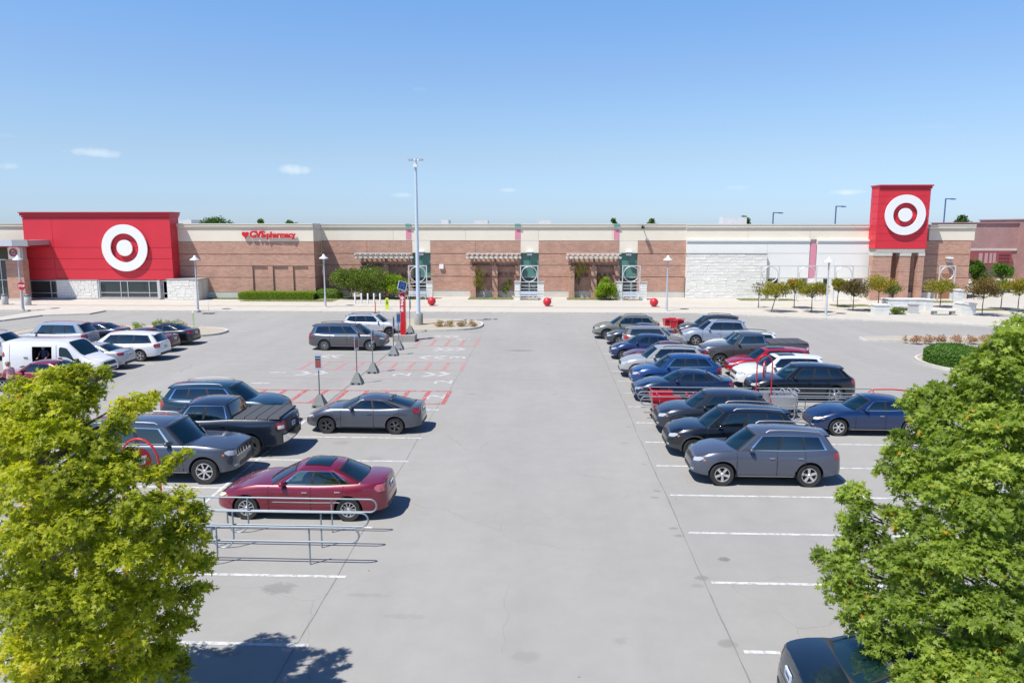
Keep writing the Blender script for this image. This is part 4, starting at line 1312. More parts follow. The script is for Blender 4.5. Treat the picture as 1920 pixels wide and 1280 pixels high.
# distant flood masts behind the store
for px, pyt, arm, lab in ((1450, 398, 1, 'smallest far lamp mast above the store roof'), (1567, 386, 1, 'middle far blue lamp mast above the store roof'), (1771, 372, 1, 'tallest far blue lamp mast right of the sign tower')):
    Yd = YM + 46
    x = PY(px, 400, Yd).x; h = PY(px, pyt, Yd).z
    t = thing('lamp_mast', lab, 'lamp mast', (x, Yd, 0), group='far lamp masts behind the store')
    mm = M('blue mast paint', (.07, .14, .28), .5)
    MB().tube([(0, 0, 0), (0, 0, h)], .11, 6).build('pole', mm, t)
    MB().box(0, 1.3, -.1, .1, h - .16, h).build('arm', mm, t)
    MB().box(.9, 1.6, -.2, .2, h - .22, h - .05).build('lamp_head', mm, t)

# ---------------------------------------------------------------- cart corrals
def arc(cx, cz, r, a0, a1, n, y, sx=1):
    return [(cx + sx*r*math.cos(a0+(a1-a0)*k/n), y, cz + r*math.sin(a0+(a1-a0)*k/n)) for k in range(n+1)]
def corral(name, label, x0, x1, ys, zt, posts, loop_x, hoop=None, hoops_r=None, flip=False):
    """three parallel rail frames along x; rails closed by half rings at x1"""
    t = thing(name, label, 'cart corral', ((x0+x1)/2, (ys[0]+ys[-1])/2, 0))
    ox, oy = (x0+x1)/2, (ys[0]+ys[-1])/2
    for q, y in enumerate(ys):
        yy = y - oy; r_ = .175; zl = zt - 2*r_
        xe = (x1 if not flip else x0) - ox; xs = (x0 if not flip else x1) - ox; sx = -1 if flip else 1
        pts = [(xs, yy, zt), ((xs+xe)/2, yy, zt)] + arc(xe - sx*r_, zt - r_, r_, math.pi/2, -math.pi/2, 10, yy, sx) + [((xs+xe)/2, yy, zl), (xs, yy, zl)]
        MB().tube(pts, .024, 7).build('rail', galv, t, smooth=60)
        for px_ in posts:
            MB().tube([(px_ - ox, yy + .05, 0), (px_ - ox, yy + .05, zt)], .021, 6).build('post', galv, t, smooth=60)
        lx = loop_x - ox
        MB().tube([(lx - .3, yy - .05, zl)] + arc(lx - .02, .29, .28, math.pi, 2*math.pi, 10, yy - .05) + [(lx + .26, yy - .05, zt)], .021, 6).build('loop', galv, t, smooth=60)
    if hoop:
        hx, hy, hr, hz, who = hoop
        redt = M('red tube', (.55, .02, .03), .4)
        pts = [(hx - hr, hy, 0), (hx - hr, hy, hz - hr*1.3)] + [(hx + hr*math.cos(a), hy, hz - hr*1.3 + hr*1.3*math.sin(a)) for a in np.linspace(math.pi, 0, 14)] + [(hx + hr, hy, 0)]
        MB().tube([(p[0]-ox, p[1]-oy, p[2]) for p in pts], .028, 8).build('hoop', redt, t, smooth=60)
        rp_ = .28; cz = hz - .62
        mb = MB(); mb.lathe([(rp_, -.02), (rp_, .02)], (0, 0, 0), 'y', 28)
        s_ = mb.build('sign_disc', redt, t, loc=(hx-ox, hy-oy, cz)); s_.scale = (1, 1, 1.35)
        s_.rotation_euler = (0, 0, R(who))
        mb = MB()                                     # white cart pictogram
        mb.prism_y([(-.16, .12), (.17, .12), (.12, -.04), (-.10, -.04)], -.028, -.022)
        mb.prism_y([(-.24, .17), (-.16, .17), (-.08, -.13), (-.12, -.13)], -.028, -.0225)
        mb.prism_y([(-.12, -.10), (.13, -.10), (.13, -.13), (-.12, -.13)], -.0285, -.0215)
        for cx in (-.07, .09): mb.lathe([(.03, -.028), (.03, -.022)], (cx, 0, -.18), 'y', 10)
        mb.build('cart_symbol', whitep, s_)
    return t
cy0 = P(600, 1060).y
xpost = PY(580, 1040, cy0).x
corral('cart_corral', 'empty galvanised cart corral beside the dark red sedan', -10.9, PY(673, 1010, cy0).x, (cy0, cy0 + .95, cy0 + 1.9), .95, (xpost, -8.95), PY(390, 1040, cy0).x,
       hoop=(-10.2, cy0 + 1.2, .50, 2.72, 38))
ry = P(1300, 787).y
corral('cart_corral', 'galvanised cart corral holding red carts between the right rows', 4.1, 9.2, (ry, ry + .95, ry + 1.9), .98, (7.4, 5.6), 8.6, flip=True)
corral('cart_corral', 'galvanised cart corral with red hoop sign behind the navy sedan', 9.4, PY(1637, 750, ry + 1.9).x, (ry, ry + .95, ry + 1.9), .98, (10.9, 12.6), 10.2,
       hoop=(PY(1432, 700, ry + 1).x, ry + .9, .32, PY(1432, 665, ry+1).z, 62))
t = thing('cart_corral', 'red tubular rail just behind the roof of the navy sedan', 'cart corral', (PY(1690, 745, ry + 1.5).x, ry + 1.5, 0))
rt = M('red tube', (.55, .02, .03), .4)
MB().tube([(-1.4, 0, 0), (-1.4, 0, .95), (-1.2, 0, 1.05), (-.4, 0, 1.06), (.4, 0, 1.0), (.6, 0, .9), (.6, 0, 0)], .03, 7).build('rail', rt, t, smooth=60)
MB().tube([(-1.4, 0, .5), (.6, 0, .5)], .022, 7).build('rail', rt, t, smooth=60)

# carts
cart_red = M('red cart plastic', (.58, .02, .04), .4)
cart_pale = M('pale cart wire', (.50, .50, .52), .4, metal=.4)
def cart_proto(plastic, label):
    t = thing('shopping_cart', label, 'shopping cart', (0, 0, 0))
    # basket: tapered open tray, front at +x
    mb = MB()
    def ringq(z, x0, x1, w): return [(x0, -w, z), (x1, -w*.86, z), (x1, w*.86, z), (x0, w, z)]
    a, b = ringq(.42, -.34, .38, .21), ringq(.92, -.42, .50, .28)
    ai, bi = [(x*.95, y*.95, z + .02) for x, y, z in a], [(x*.95, y*.95, z) for x, y, z in b]
    mb.add(a + b + ai + bi, [(3,2,1,0), (0,1,5,4), (1,2,6,5), (2,3,7,6), (3,0,4,7), (4,5,13,12), (5,6,14,13), (6,7,15,14), (7,4,12,15), (8,9,13,12)[::-1], (9,10,14,13)[::-1], (10,11,15,14)[::-1], (11,8,12,15)[::-1], (8,9,10,11)])
    mb.build('basket', plastic, t)
    mb = MB()
    for s_ in (-1, 1):
        mb.tube([(-.46, .27*s_, 1.02), (-.36, .24*s_, .6), (-.40, .22*s_, .2), (.42, .17*s_, .17)], .013, 5)
        mb.tube([(.42, .17*s_, .17), (.30, .17*s_, .42)], .012, 5)
    mb.tube([(.42, -.17, .17), (.42, .17, .17)], .012, 5)
    mb.build('frame', cart_pale, t)
    MB().tube([(-.48, -.28, 1.03), (-.48, .28, 1.03)], .024, 7).build('handle', plastic, t)
    MB().box(-.40, -.36, -.2, .2, .72, .95).build('child_seat', plastic, t)
    MB().box(-.36, .36, -.17, .17, .20, .22).build('bottom_rack', plastic, t)
    for sx, sy in ((-.38, .2), (-.38, -.2), (.4, .16), (.4, -.16)):
        MB().lathe([(.06, -.015), (.06, .015)], (sx, sy, .06), 'y', 10).build('wheel', darkm, t)
    return t
protos = {'r': cart_proto(cart_red, 'a'), 'w': cart_proto(cart_pale, 'b')}
used = {'r': 0, 'w': 0}
def cart(kind, x, y, rz, label, group):
    p = protos[kind]
    o = p if not used[kind] else copy_tree(p)
    used[kind] = 1
    o.location = (x, y, 0); o.rotation_euler = (0, 0, R(rz)); o['label'] = label; o['group'] = group
    return o
gk = 'red carts parked in the corral'
cx_ = P(1230, 780, 0)
for i, (dx, dy, l) in enumerate(((0, .35, 'red shopping cart nearest the open end of the corral'), (.3, .36, 'red shopping cart nested second in the corral file'), (1.55, .35, 'red shopping cart behind the gap in the corral'), (1.85, .36, 'last red shopping cart nested deep in the corral'),
                                 (.15, 1.35, 'red shopping cart in the rear lane beside the navy sedan'))):
    cart('r', 5.0 + dx, ry + dy, 0, l, gk)
for i, (dx, dy, l) in enumerate(((0, 1.45, 'pale wire cart nearest the red hoop sign'), (.3, 1.46, 'pale wire cart nested second by the red hoop sign'), (.6, 1.44, 'pale wire cart nested third by the red hoop sign'), (.2, .5, 'pale wire cart in the near lane of the far corral'))):
    cart('w', 9.95 + dx, ry + dy, 180, l, 'pale carts parked in the corral')
c = P(1258, 624)
for i, (dx, dy, rz, l) in enumerate(((-.3, .2, 95, 'red cart at the left of the loose cluster between the rows'), (.15, .5, 80, 'red cart in the middle of the loose cluster between the rows'), (.55, -.1, 100, 'red cart at the right of the loose cluster between the rows'), (.1, -.7, 75, 'nearest red cart of the loose cluster between the rows'))):
    o = cart('r', c.x + dx, c.y + dy, rz, l, 'red carts left between the parked cars'); o.location.z = .12
# ---------------------------------------------------------------- cars
car_glass = M('car window glass', (.004, .020, .030), .03, spec=.55)
trim_b = M('black car trim', (.022, .022, .024), .5)
clad_b = M('dark plastic cladding', (.045, .046, .05), .65)
chrome = M('chrome', (.75, .76, .78), .12, metal=1.0)
tyre_m = M('tyre rubber', (.028, .028, .028), .8)
rim_s = M('silver alloy', (.50, .51, .52), .28, metal=.85)
rim_d = M('dark alloy', (.14, .145, .15), .35, metal=.7)
rail_s = M('satin roof rail', (.30, .31, .33), .5, metal=.5)
rim_w = M('bright alloy', (.62, .62, .62), .3, metal=.6)
lamp_c = M('headlamp glass', (.42, .44, .46), .08, coat=1.0)
lamp_y = M('clouded headlamp', (.60, .58, .45), .3, coat=.3)
lamp_r = M('tail lamp red', (.30, .012, .018), .12, coat=1.0)
lamp_p = M('pale tail lamp', (.50, .12, .14), .12, coat=1.0)
amber = M('amber lamp', (.65, .20, .03), .2, coat=.6)
def glazing_mat(name, tint, body=(.012, .03, .036), solid=.12):
    """thin window glass: tinted see-through sheet with a mirror sheen that grows at grazing angles"""
    m = bpy.data.materials.new(name); m.use_nodes = True
    t = m.node_tree; b = t.nodes['Principled BSDF']
    b.inputs['Base Color'].default_value = (*body, 1); b.inputs['Roughness'].default_value = .03
    b.inputs['Specular IOR Level'].default_value = .9
    tr = t.nodes.new('ShaderNodeBsdfTransparent'); tr.inputs['Color'].default_value = (*tint, 1)
    gl = t.nodes.new('ShaderNodeBsdfGlossy'); gl.inputs['Roughness'].default_value = .02; gl.inputs['Color'].default_value = (.9, .97, 1, 1)
    fr = t.nodes.new('ShaderNodeFresnel'); fr.inputs['IOR'].default_value = 1.85
    m1 = t.nodes.new('ShaderNodeMixShader'); m2 = t.nodes.new('ShaderNodeMixShader')
    m1.inputs[0].default_value = solid
    t.links.new(tr.outputs[0], m1.inputs[1]); t.links.new(b.outputs[0], m1.inputs[2])
    t.links.new(fr.outputs[0], m2.inputs[0]); t.links.new(m1.outputs[0], m2.inputs[1]); t.links.new(gl.outputs[0], m2.inputs[2])
    t.links.new(m2.outputs[0], t.nodes['Material Output'].inputs['Surface'])
    return m
wind_glass = glazing_mat('windscreen glass', (.50, .68, .70), (.01, .06, .085), .25)
side_glass = glazing_mat('door glass', (.34, .46, .48), (.008, .03, .04), .25)
clear_glass = glazing_mat('clear rear glass', (.82, .94, .92), (.05, .12, .12), .10)
dark_glass = glazing_mat('privacy glass', (.10, .14, .15), (.006, .016, .022), .5)
cabin_m = M('dark cabin trim', (.035, .037, .04), .8)
seat_m = M('grey seat cloth', (.075, .075, .08), .8)
seat_t = M('tan seat cloth', (.36, .30, .22), .8)
plate_m = M('plate white', (.55, .60, .66), .5)
seam = M('panel gap', (.012, .012, .014), .8)
well = M('wheel well', (.015, .015, .015), .95)

def paint(name, c, metal=.25, rough=.30):
    return M('car paint ' + name, c, rough, metal=metal, coat=1.0, spec=.6)

def pchip(pts):
    xs = [p[0] for p in pts]; ys = [p[1] for p in pts]; n = len(xs)
    h = [xs[i+1]-xs[i] for i in range(n-1)]; d = [(ys[i+1]-ys[i])/h[i] for i in range(n-1)]
    m = [d[0]] + [0 if d[i-1]*d[i] <= 0 else 2*d[i-1]*d[i]/(d[i-1]+d[i]) for i in range(1, n-1)] + [d[-1]]
    def f(x):
        if x <= xs[0]: return ys[0]
        if x >= xs[-1]: return ys[-1]
        i = 0
        while x > xs[i+1]: i += 1
        t = (x-xs[i])/h[i]
        return (ys[i]*(1+2*t)*(1-t)**2 + m[i]*h[i]*t*(1-t)**2 + ys[i+1]*t*t*(3-2*t) + m[i+1]*h[i]*t*t*(t-1))
    return f

WHEELS = {}
def wheel_meshes(Rw, style, rim_mat, wd=.22):
    key = (round(Rw, 2), style, rim_mat.name)
    if key in WHEELS: return WHEELS[key]
    w = wd / 2
    rr = Rw * (.64 if style != 'big' else .70)
    mb = MB()
    mb.lathe([(rr, -w*.85), (Rw*.93, -w), (Rw*.985, -w*.8), (Rw, -w*.4), (Rw, w*.4), (Rw*.985, w*.8), (Rw*.93, w), (rr, w*.85)], axis='y', n=30, caps=False)
    tyre = mb.mesh('tyre', tyre_m, smooth=50)
    mb = MB()
    o = w * .86
    mb.lathe([(rr, o), (rr*.93, o+.004), (rr*.91, o-.03), (rr*.90, -.02)], axis='y', n=30, mi=0, caps=False)
    mb.lathe([(rr*.90, -.03), (.02, -.03)], axis='y', n=24, mi=1, caps=False)
    mb.lathe([(rr*.22, -.02), (rr*.22, o-.02), (rr*.16, o-.005), (.0, o-.003)], axis='y', n=14, mi=0, caps=False)
    ns = {'five': 5, 'split': 5, 'seven': 7, 'big': 6, 'multi': 10, 'six': 6}[style]
    for k in range(ns):
        for dd in ((-.16, .16) if style == 'split' else (0,)):
            a = 2*math.pi*k/ns + math.pi/2 + dd
            ca, sa = math.cos(a), math.sin(a)
            wi, wo = rr * {'five': .13, 'split': .055, 'seven': .085, 'big': .10, 'multi': .05, 'six': .10}[style], rr * {'five': .17, 'split': .075, 'seven': .08, 'big': .16, 'multi': .06, 'six': .13}[style]
            def pt(r_, s_, y): return (r_*ca - s_*sa, y, r_*sa + s_*ca)
            vs = [pt(rr*.15, -wi, o-.012), pt(rr*.15, wi, o-.012), pt(rr*.92, wo, o-.004), pt(rr*.92, -wo, o-.004),
                  pt(rr*.15, -wi, o-.05), pt(rr*.15, wi, o-.05), pt(rr*.92, wo, o-.045), pt(rr*.92, -wo, o-.045)]
            mb.add(vs, [(0,1,2,3), (7,6,5,4), (0,4,5,1), (1,5,6,2), (2,6,7,3), (3,7,4,0)], 0)
    rim = mb.mesh('rim', [rim_mat, trim_b], smooth=None)
    WHEELS[key] = (tyre, rim)
    return WHEELS[key]

JF = [0, 0, .08, .30, .52, .74, .90, 1.0, 1.0, 1.0]
JY = [0, .80, .96, .994, .990, 1.0, .970, .892, .5, 0]

class Car:
    def __init__(s, p):
        d = dict(L=4.7, W=1.82, H=1.45, wb=2.75, fo=.92, R=.335, zn=.70, zc=.98, zb=.98, zr=1.05, zt=1.02, xc=1.35, xrf=2.15, xrr=3.35, xrb=4.15,
                 wr=.72, floor=.20, rake=.16, rrake=.10, kind='sedan', crown=.035, belt=.91, rails=None, clad=False, qwin=None, drop=.05, style='five', rim=rim_s, hl=lamp_c, tl=lamp_r,
                 pinch=.20, rpinch=.14, chrome=False, sun=False, glass_r=None, mould=None)
        d.update(p); s.p = d; s.__dict__.update(d)
        L_ = s.L
        pts = [(0, s.zn), (s.xc*.45, s.zn + (s.zc - s.zn)*.62), (s.xc, s.zc), ((s.xc + s.xrb)/2, s.zb), (s.xrb, s.zr)]
        if s.xrb < L_ - .15: pts.append((L_, s.zt))
        if s.kind == 'van':
            pts = [(0, s.zn), (s.xc*.5, s.zn + .12), (s.xc, s.zc), (s.xrf, s.H - .05), (s.xrf + .7, s.H), (L_ - .4, s.H), (L_, s.H - .08)]
        s.deck = pchip(pts)
        fr = [0, .0, .012, .05, .14, .30, .5]
        fy = [0, .42, .70, .86, .94, .975, .99]
        st = list(zip(fr, fy))
        x = .75
        while x < L_ - .70: st.append((x, 1.0)); x += .16
        for a, b in list(zip(fr, fy))[::-1]: st.append((L_ - a, b))
        s.st = st
        s.G = []
        n = len(st)
        for i, (f, yf) in enumerate(st):
            dk = s.deck(f)
            e = max(0, 1 - f/.8, 1 - (L_ - f)/.8)
            z0 = s.floor + .10 * e**2
            row = []
            for j in range(10):
                z = z0 + (dk - z0) * JF[j]
                if j == 7: z = dk - .004
                if j == 8: z = dk + s.crown * .8
                if j == 9: z = dk + s.crown
                if s.kind == 'van' and j in (5, 6, 7):
                    z = z0 + (dk - z0) * {5: .62, 6: .93, 7: .99}[j]
                w = s.W/2 * JY[j]
                if s.kind == 'van': w = s.W/2 * {0: 0, 1: .8, 2: .96, 3: .99, 4: 1, 5: .985, 6: .915, 7: .86, 8: .45, 9: 0}[j]
                # gentle plan taper plus pinched corners
                tf = (f/ L_ - .5) * 2
                w *= 1 - .035 * abs(tf)**2.2
                if s.kind == 'pickup' and f > s.xrb: w *= 1.0
                # pinching: the corner narrows in plan
                fade = max(0, 1 - f/.75) if f < L_/2 else max(0, 1 - (L_ - f)/.75)
                pin = s.pinch if f < L_/2 else s.rpinch
                w *= 1 - pin * fade**2
                w *= yf
                # fender haunches
                for xw in (s.fo, s.fo + s.wb):
                    w += .018 * math.exp(-((f - xw)/.34)**2) * (1 if 2 <= j <= 5 else 0) * (1 if yf > .9 else 0)
                fx = f
                zz = max(0, (z - .52)/max(.05, (dk - .52)))
                if f < L_/2: fx += (s.rake * zz**1.7 + (.05 if j <= 1 else 0) + .10 * max(0, 1 - JF[j]/.1)*.3) * max(0, 1 - f/.9)
                else: fx -= (s.rrake * zz**1.7 + (.05 if j <= 1 else 0)) * max(0, 1 - (L_ - f)/.9)
                row.append((L_/2 - fx, w, z))
            s.G.append(row)
        s.zr0 = s.H - .03

    def T(s, i, j, side=1):
        """tub surface at float station i, ring j; negative i mirrors over the nose"""
        if i < 0: i, side = -i, -side
        n = len(s.G)
        if i > n - 1: i, side = 2*(n-1) - i, -side
        a = min(int(i), n - 2); b = min(int(j), 8); u, v = i - a, j - b
        q = [0, 0, 0]
        for k in range(3):
            q[k] = ((s.G[a][b][k]*(1-u) + s.G[a+1][b][k]*u)*(1-v) + (s.G[a][b+1][k]*(1-u) + s.G[a+1][b+1][k]*u)*v)
        return Vector((q[0], q[1]*side, q[2]))

    def idx(s, f):
        for i in range(len(s.st) - 1):
            if s.st[i][0] <= f <= s.st[i+1][0] and s.st[i+1][0] > s.st[i][0]:
                return i + (f - s.st[i][0])/(s.st[i+1][0] - s.st[i][0])
        return 0

    def patch(s, fn, u0, u1, v0, v1, nu, nv, off, rl=0, rr=0, mb=None, mi=0, cut=None):
        """thin shell lifted off a surface fn(u, v); corner rounding by narrowing the end rows"""
        mb = mb or MB()
        rows = []
        for b in range(nv + 1):
            v = v0 + (v1 - v0) * b / nv
            t = b / nv; e = abs(2*t - 1)
            sh = .5 * (1 - math.sqrt(max(0, 1 - max(0, (e - .55)/.45)**2)))
            ul, ur = u0 + (u1-u0)*rl*sh, u1 - (u1-u0)*rr*sh
            if cut: ul, ur = cut(t, ul, ur)
            row = []
            for a in range(nu + 1):
                u = ul + (ur - ul) * a / nu
                q = fn(u, v); e1, e2 = (u1-u0)*.02, (v1-v0)*.02
                nrm = (fn(u+e1, v) - fn(u-e1, v)).cross(fn(u, v+e2) - fn(u, v-e2))
                if nrm.length > 1e-9: nrm.normalize()
                row.append(q + nrm * off)
            rows.append(row)
        mb.grid(rows, mi)
        return mb

    # greenhouse
    def zr_(s, f):
        fm = s.xrf + (s.xrr - s.xrf) * .38
        t = (f - fm) / (fm - s.xrf if f < fm else s.xrr - fm)
        return s.H - (.045 if f < fm else s.drop) * t * t
    def base_w(s, f):
        i = s.idx(f); return s.T(i, 7).y * .985
    def F(s, v, t):
        t = max(t, 0.0)
        bb, bt = .30, .10
        f0 = s.xc + bb * v*v; f1 = s.xrf + bt * v*v
        f = f0 + (f1 - f0)*t - .05*math.sin(math.pi*t)*(1 - v*v)
        yb, yt = s.base_w(s.xc + bb), s.W/2*s.wr
        z0, z1 = s.deck(f0) - .03, s.zr_(s.xrf) - .055*v*v
        return Vector((s.L/2 - f, v*(yb + (yt-yb)*t**1.25), z0 + (z1-z0)*t))
    def R_(s, v, t):
        t = max(t, 0.0)
        bb = .14 if s.kind == 'sedan' else .07; bt = .06
        f0 = s.xrb - bb*v*v; f1 = s.xrr - bt*v*v
        f = f0 + (f1 - f0)*t + (.03 if s.kind == 'sedan' else .02)*math.sin(math.pi*t)*(1 - v*v)
        yb, yt = s.base_w(s.xrb - bb), s.W/2*s.wr*.94
        z0, z1 = s.deck(f0) - .03, s.zr_(s.xrr) - .055*v*v
        return Vector((s.L/2 - f, v*(yb + (yt-yb)*t**1.25), z0 + (z1-z0)*t))
    def Sd(s, q, t, side=1):
        t = max(t, 0.0)
        bb = .14 if s.kind == 'sedan' else .07
        a0, a1 = s.xc + .30, s.xrf + .10
        d0, d1 = s.xrb - bb, s.xrr - .06
        f0, f1 = a0 + (d0-a0)*q, a1 + (d1-a1)*q
        f = f0 + (f1 - f0)*t
        yb = s.base_w(f0); yt = s.W/2*s.wr*(1 - .06*q*q)
        z0, z1 = s.deck(f0) - .03, s.zr_(f1) - .055
        return Vector((s.L/2 - f, side*(yb + (yt-yb)*t**1.25), z0 + (z1-z0)*t))

    def body_mesh(s):
        mb = MB()
        G = s.G; n = len(G)
        for side in (1, -1):
            rows = [[(p[0], p[1]*side, p[2]) for p in row] for row in G]
            for i in range(n-1):
                for j in range(9):
                    q = [rows[i][j], rows[i+1][j], rows[i+1][j+1], rows[i][j+1]]
                    mi = 1 if (s.clad and j <= 2) or j <= 1 else 0
                    mb.add(q, [(0,1,2,3)] if side == 1 else [(3,2,1,0)], mi)
        me = bpy.data.meshes.new('tub'); me.from_pydata(mb.v, [], mb.f); me.polygons.foreach_set('material_index', mb.m)
        bm = bmesh.new(); bm.from_mesh(me)
        bmesh.ops.remove_doubles(bm, verts=bm.verts, dist=1e-4)
        bmesh.ops.dissolve_degenerate(bm, edges=bm.edges, dist=1e-5)
        bmesh.ops.recalc_face_normals(bm, faces=bm.faces); bm.to_mesh(me); bm.free()
        ob = bpy.data.objects.new('tub', me); COL.objects.link(ob)
        cm = MB(); ra = s.R + .065
        for xw in (s.fo, s.fo + s.wb):
            for sd in (1, -1):
                cm.lathe([(ra, s.W/2 - .36), (ra, s.W/2 + .3)] if sd == 1 else [(ra, -s.W/2 - .3), (ra, -s.W/2 + .36)], (s.L/2 - xw, 0, s.R + .01), 'y', 28)
        if s.kind == 'van':
            cm.box(s.L/2 - 3.66, s.L/2 - 2.60, -s.W/2 - .3, -s.W/2 + 1.2, .5, 1.78)
        cme = cm.mesh('cut', [], None) if False else None
        cme = bpy.data.meshes.new('cut'); cme.from_pydata(cm.v, [], cm.f)
        bm = bmesh.new(); bm.from_mesh(cme); bmesh.ops.recalc_face_normals(bm, faces=bm.faces); bm.to_mesh(cme); bm.free()
        cut = bpy.data.objects.new('cut', cme); COL.objects.link(cut)
        mod = ob.modifiers.new('b', 'BOOLEAN'); mod.object = cut; mod.operation = 'DIFFERENCE'; mod.solver = 'EXACT'
        dg = bpy.context.evaluated_depsgraph_get()
        me2 = bpy.data.meshes.new_from_object(ob.evaluated_get(dg))
        bpy.data.objects.remove(ob); bpy.data.objects.remove(cut)
        if len(me2.polygons) < 100: me2 = me
        for pl in me2.polygons:
            c = pl.center
            for xw in (s.fo, s.fo + s.wb):
                if math.hypot(c.x - (s.L/2 - xw), c.z - s.R - .01) < ra + .004: pl.material_index = 2
            if s.kind == 'van' and s.L/2 - 3.661 <= c.x <= s.L/2 - 2.599 and c.y > -s.W/2 + .02 and c.y < .5 and .499 <= c.z <= 1.781 and (abs(pl.normal.y) > .9 and c.y > -s.W/2+.5 or abs(pl.normal.y) < .2) : pl.material_index = 2
        if s.kind != 'van':
            for pl in me2.polygons:
                c = pl.center; f_ = s.L/2 - c.x
                if s.xc + .30 < f_ < s.xrb - .12 and abs(c.y) < s.W/2*.86 and c.z > s.deck(f_) - .03 and pl.normal.z > .6: pl.material_index = 3
        bm = bmesh.new(); bm.from_mesh(me2)
        # greenhouse shell
        if s.kind != 'van':
            gm = MB()
            TR = [0, .06, .135, .20, .35, .5, .65, .78, .87, .93, 1]
            vf = [-1, -.90, -.7, -.45, -.2, 0, .2, .45, .7, .90, 1]
            vr = [1, .84, .6, .3, 0, -.3, -.6, -.84, -1]
            qs_ = s.qwin or [(.10, .40), (.43, .72), (.745, .90)]
            ql = sorted({round(x_, 4) for w_ in qs_ for x_ in (w_[0], w_[0] + (w_[1]-w_[0])/3, w_[0] + (w_[1]-w_[0])*2/3, w_[1])} | {.97})
            cols = [('F', v, (lambda t, v=v: s.F(v, t))) for v in vf]
            right = [('S', q, (lambda t, q=q: s.Sd(q, t, 1))) for q in ql]
            rear = [('R', v, (lambda t, v=v: s.R_(v, t))) for v in vr]
            left = [('S', q, (lambda t, q=q: s.Sd(q, t, -1))) for q in ql[::-1]]
            allc = cols + right + rear + left
            rows = [[c[2](t) for c in allc] for t in TR]
            def hole(i, j):
                if i >= len(TR) - 1: return False
                a_, b_ = allc[j], allc[(j+1) % len(allc)]
                if a_[0] != b_[0]: return False
                tm, um = (TR[i] + TR[i+1])/2, (a_[1] + b_[1])/2
                if a_[0] == 'F': return .06 < tm < .93 and abs(um) < .90
                if a_[0] == 'R': return (.135 if s.kind == 'sedan' else .20) < tm < .93 and abs(um) < .84
                return .135 < tm < .87 and any(w_[0] < um < w_[1] for w_ in qs_)
            top = rows[-1]
            fc0, fc1 = s.L/2 - s.xrf, s.L/2 - s.xrr
            for sc in (.95, .82, .55, .25, 0):
                r_ = []
                for p in top:
                    zc_ = s.zr_(s.L/2 - p.x)
                    k = 1 - sc
                    xx = p.x + (((fc0 + fc1)/2) - p.x) * (.03 if sc > .9 else .10*k + .02)
                    y = p.y * sc
                    r_.append(Vector((xx, y, max(p.z, zc_ - .055*sc*sc + .0) + .012*(1 - sc*sc))))
                rows.append(r_)
            nb_ = len(allc)
            gm.v = [tuple(p) for r_ in rows for p in r_]
            for i in range(len(rows)-1):
                for j in range(nb_):
                    if not hole(i, j):
                        k = (j+1) % nb_; gm.f.append((i*nb_+j, i*nb_+k, (i+1)*nb_+k, (i+1)*nb_+j))
            cab = [(f.index) for f in ()]
            o = len(bm.verts)
            vs = [bm.verts.new(p) for p in gm.v]
            for f in gm.f:
                try: bm.faces.new([vs[i] for i in f])
                except ValueError: pass
            bmesh.ops.remove_doubles(bm, verts=vs, dist=1e-4)
        bmesh.ops.recalc_face_normals(bm, faces=bm.faces)
        me3 = bpy.data.meshes.new('body'); bm.to_mesh(me3); bm.free()
        me3.polygons.foreach_set('use_smooth', [True]*len(me3.polygons))
        me3.set_sharp_from_angle(angle=R(32))
        return me3

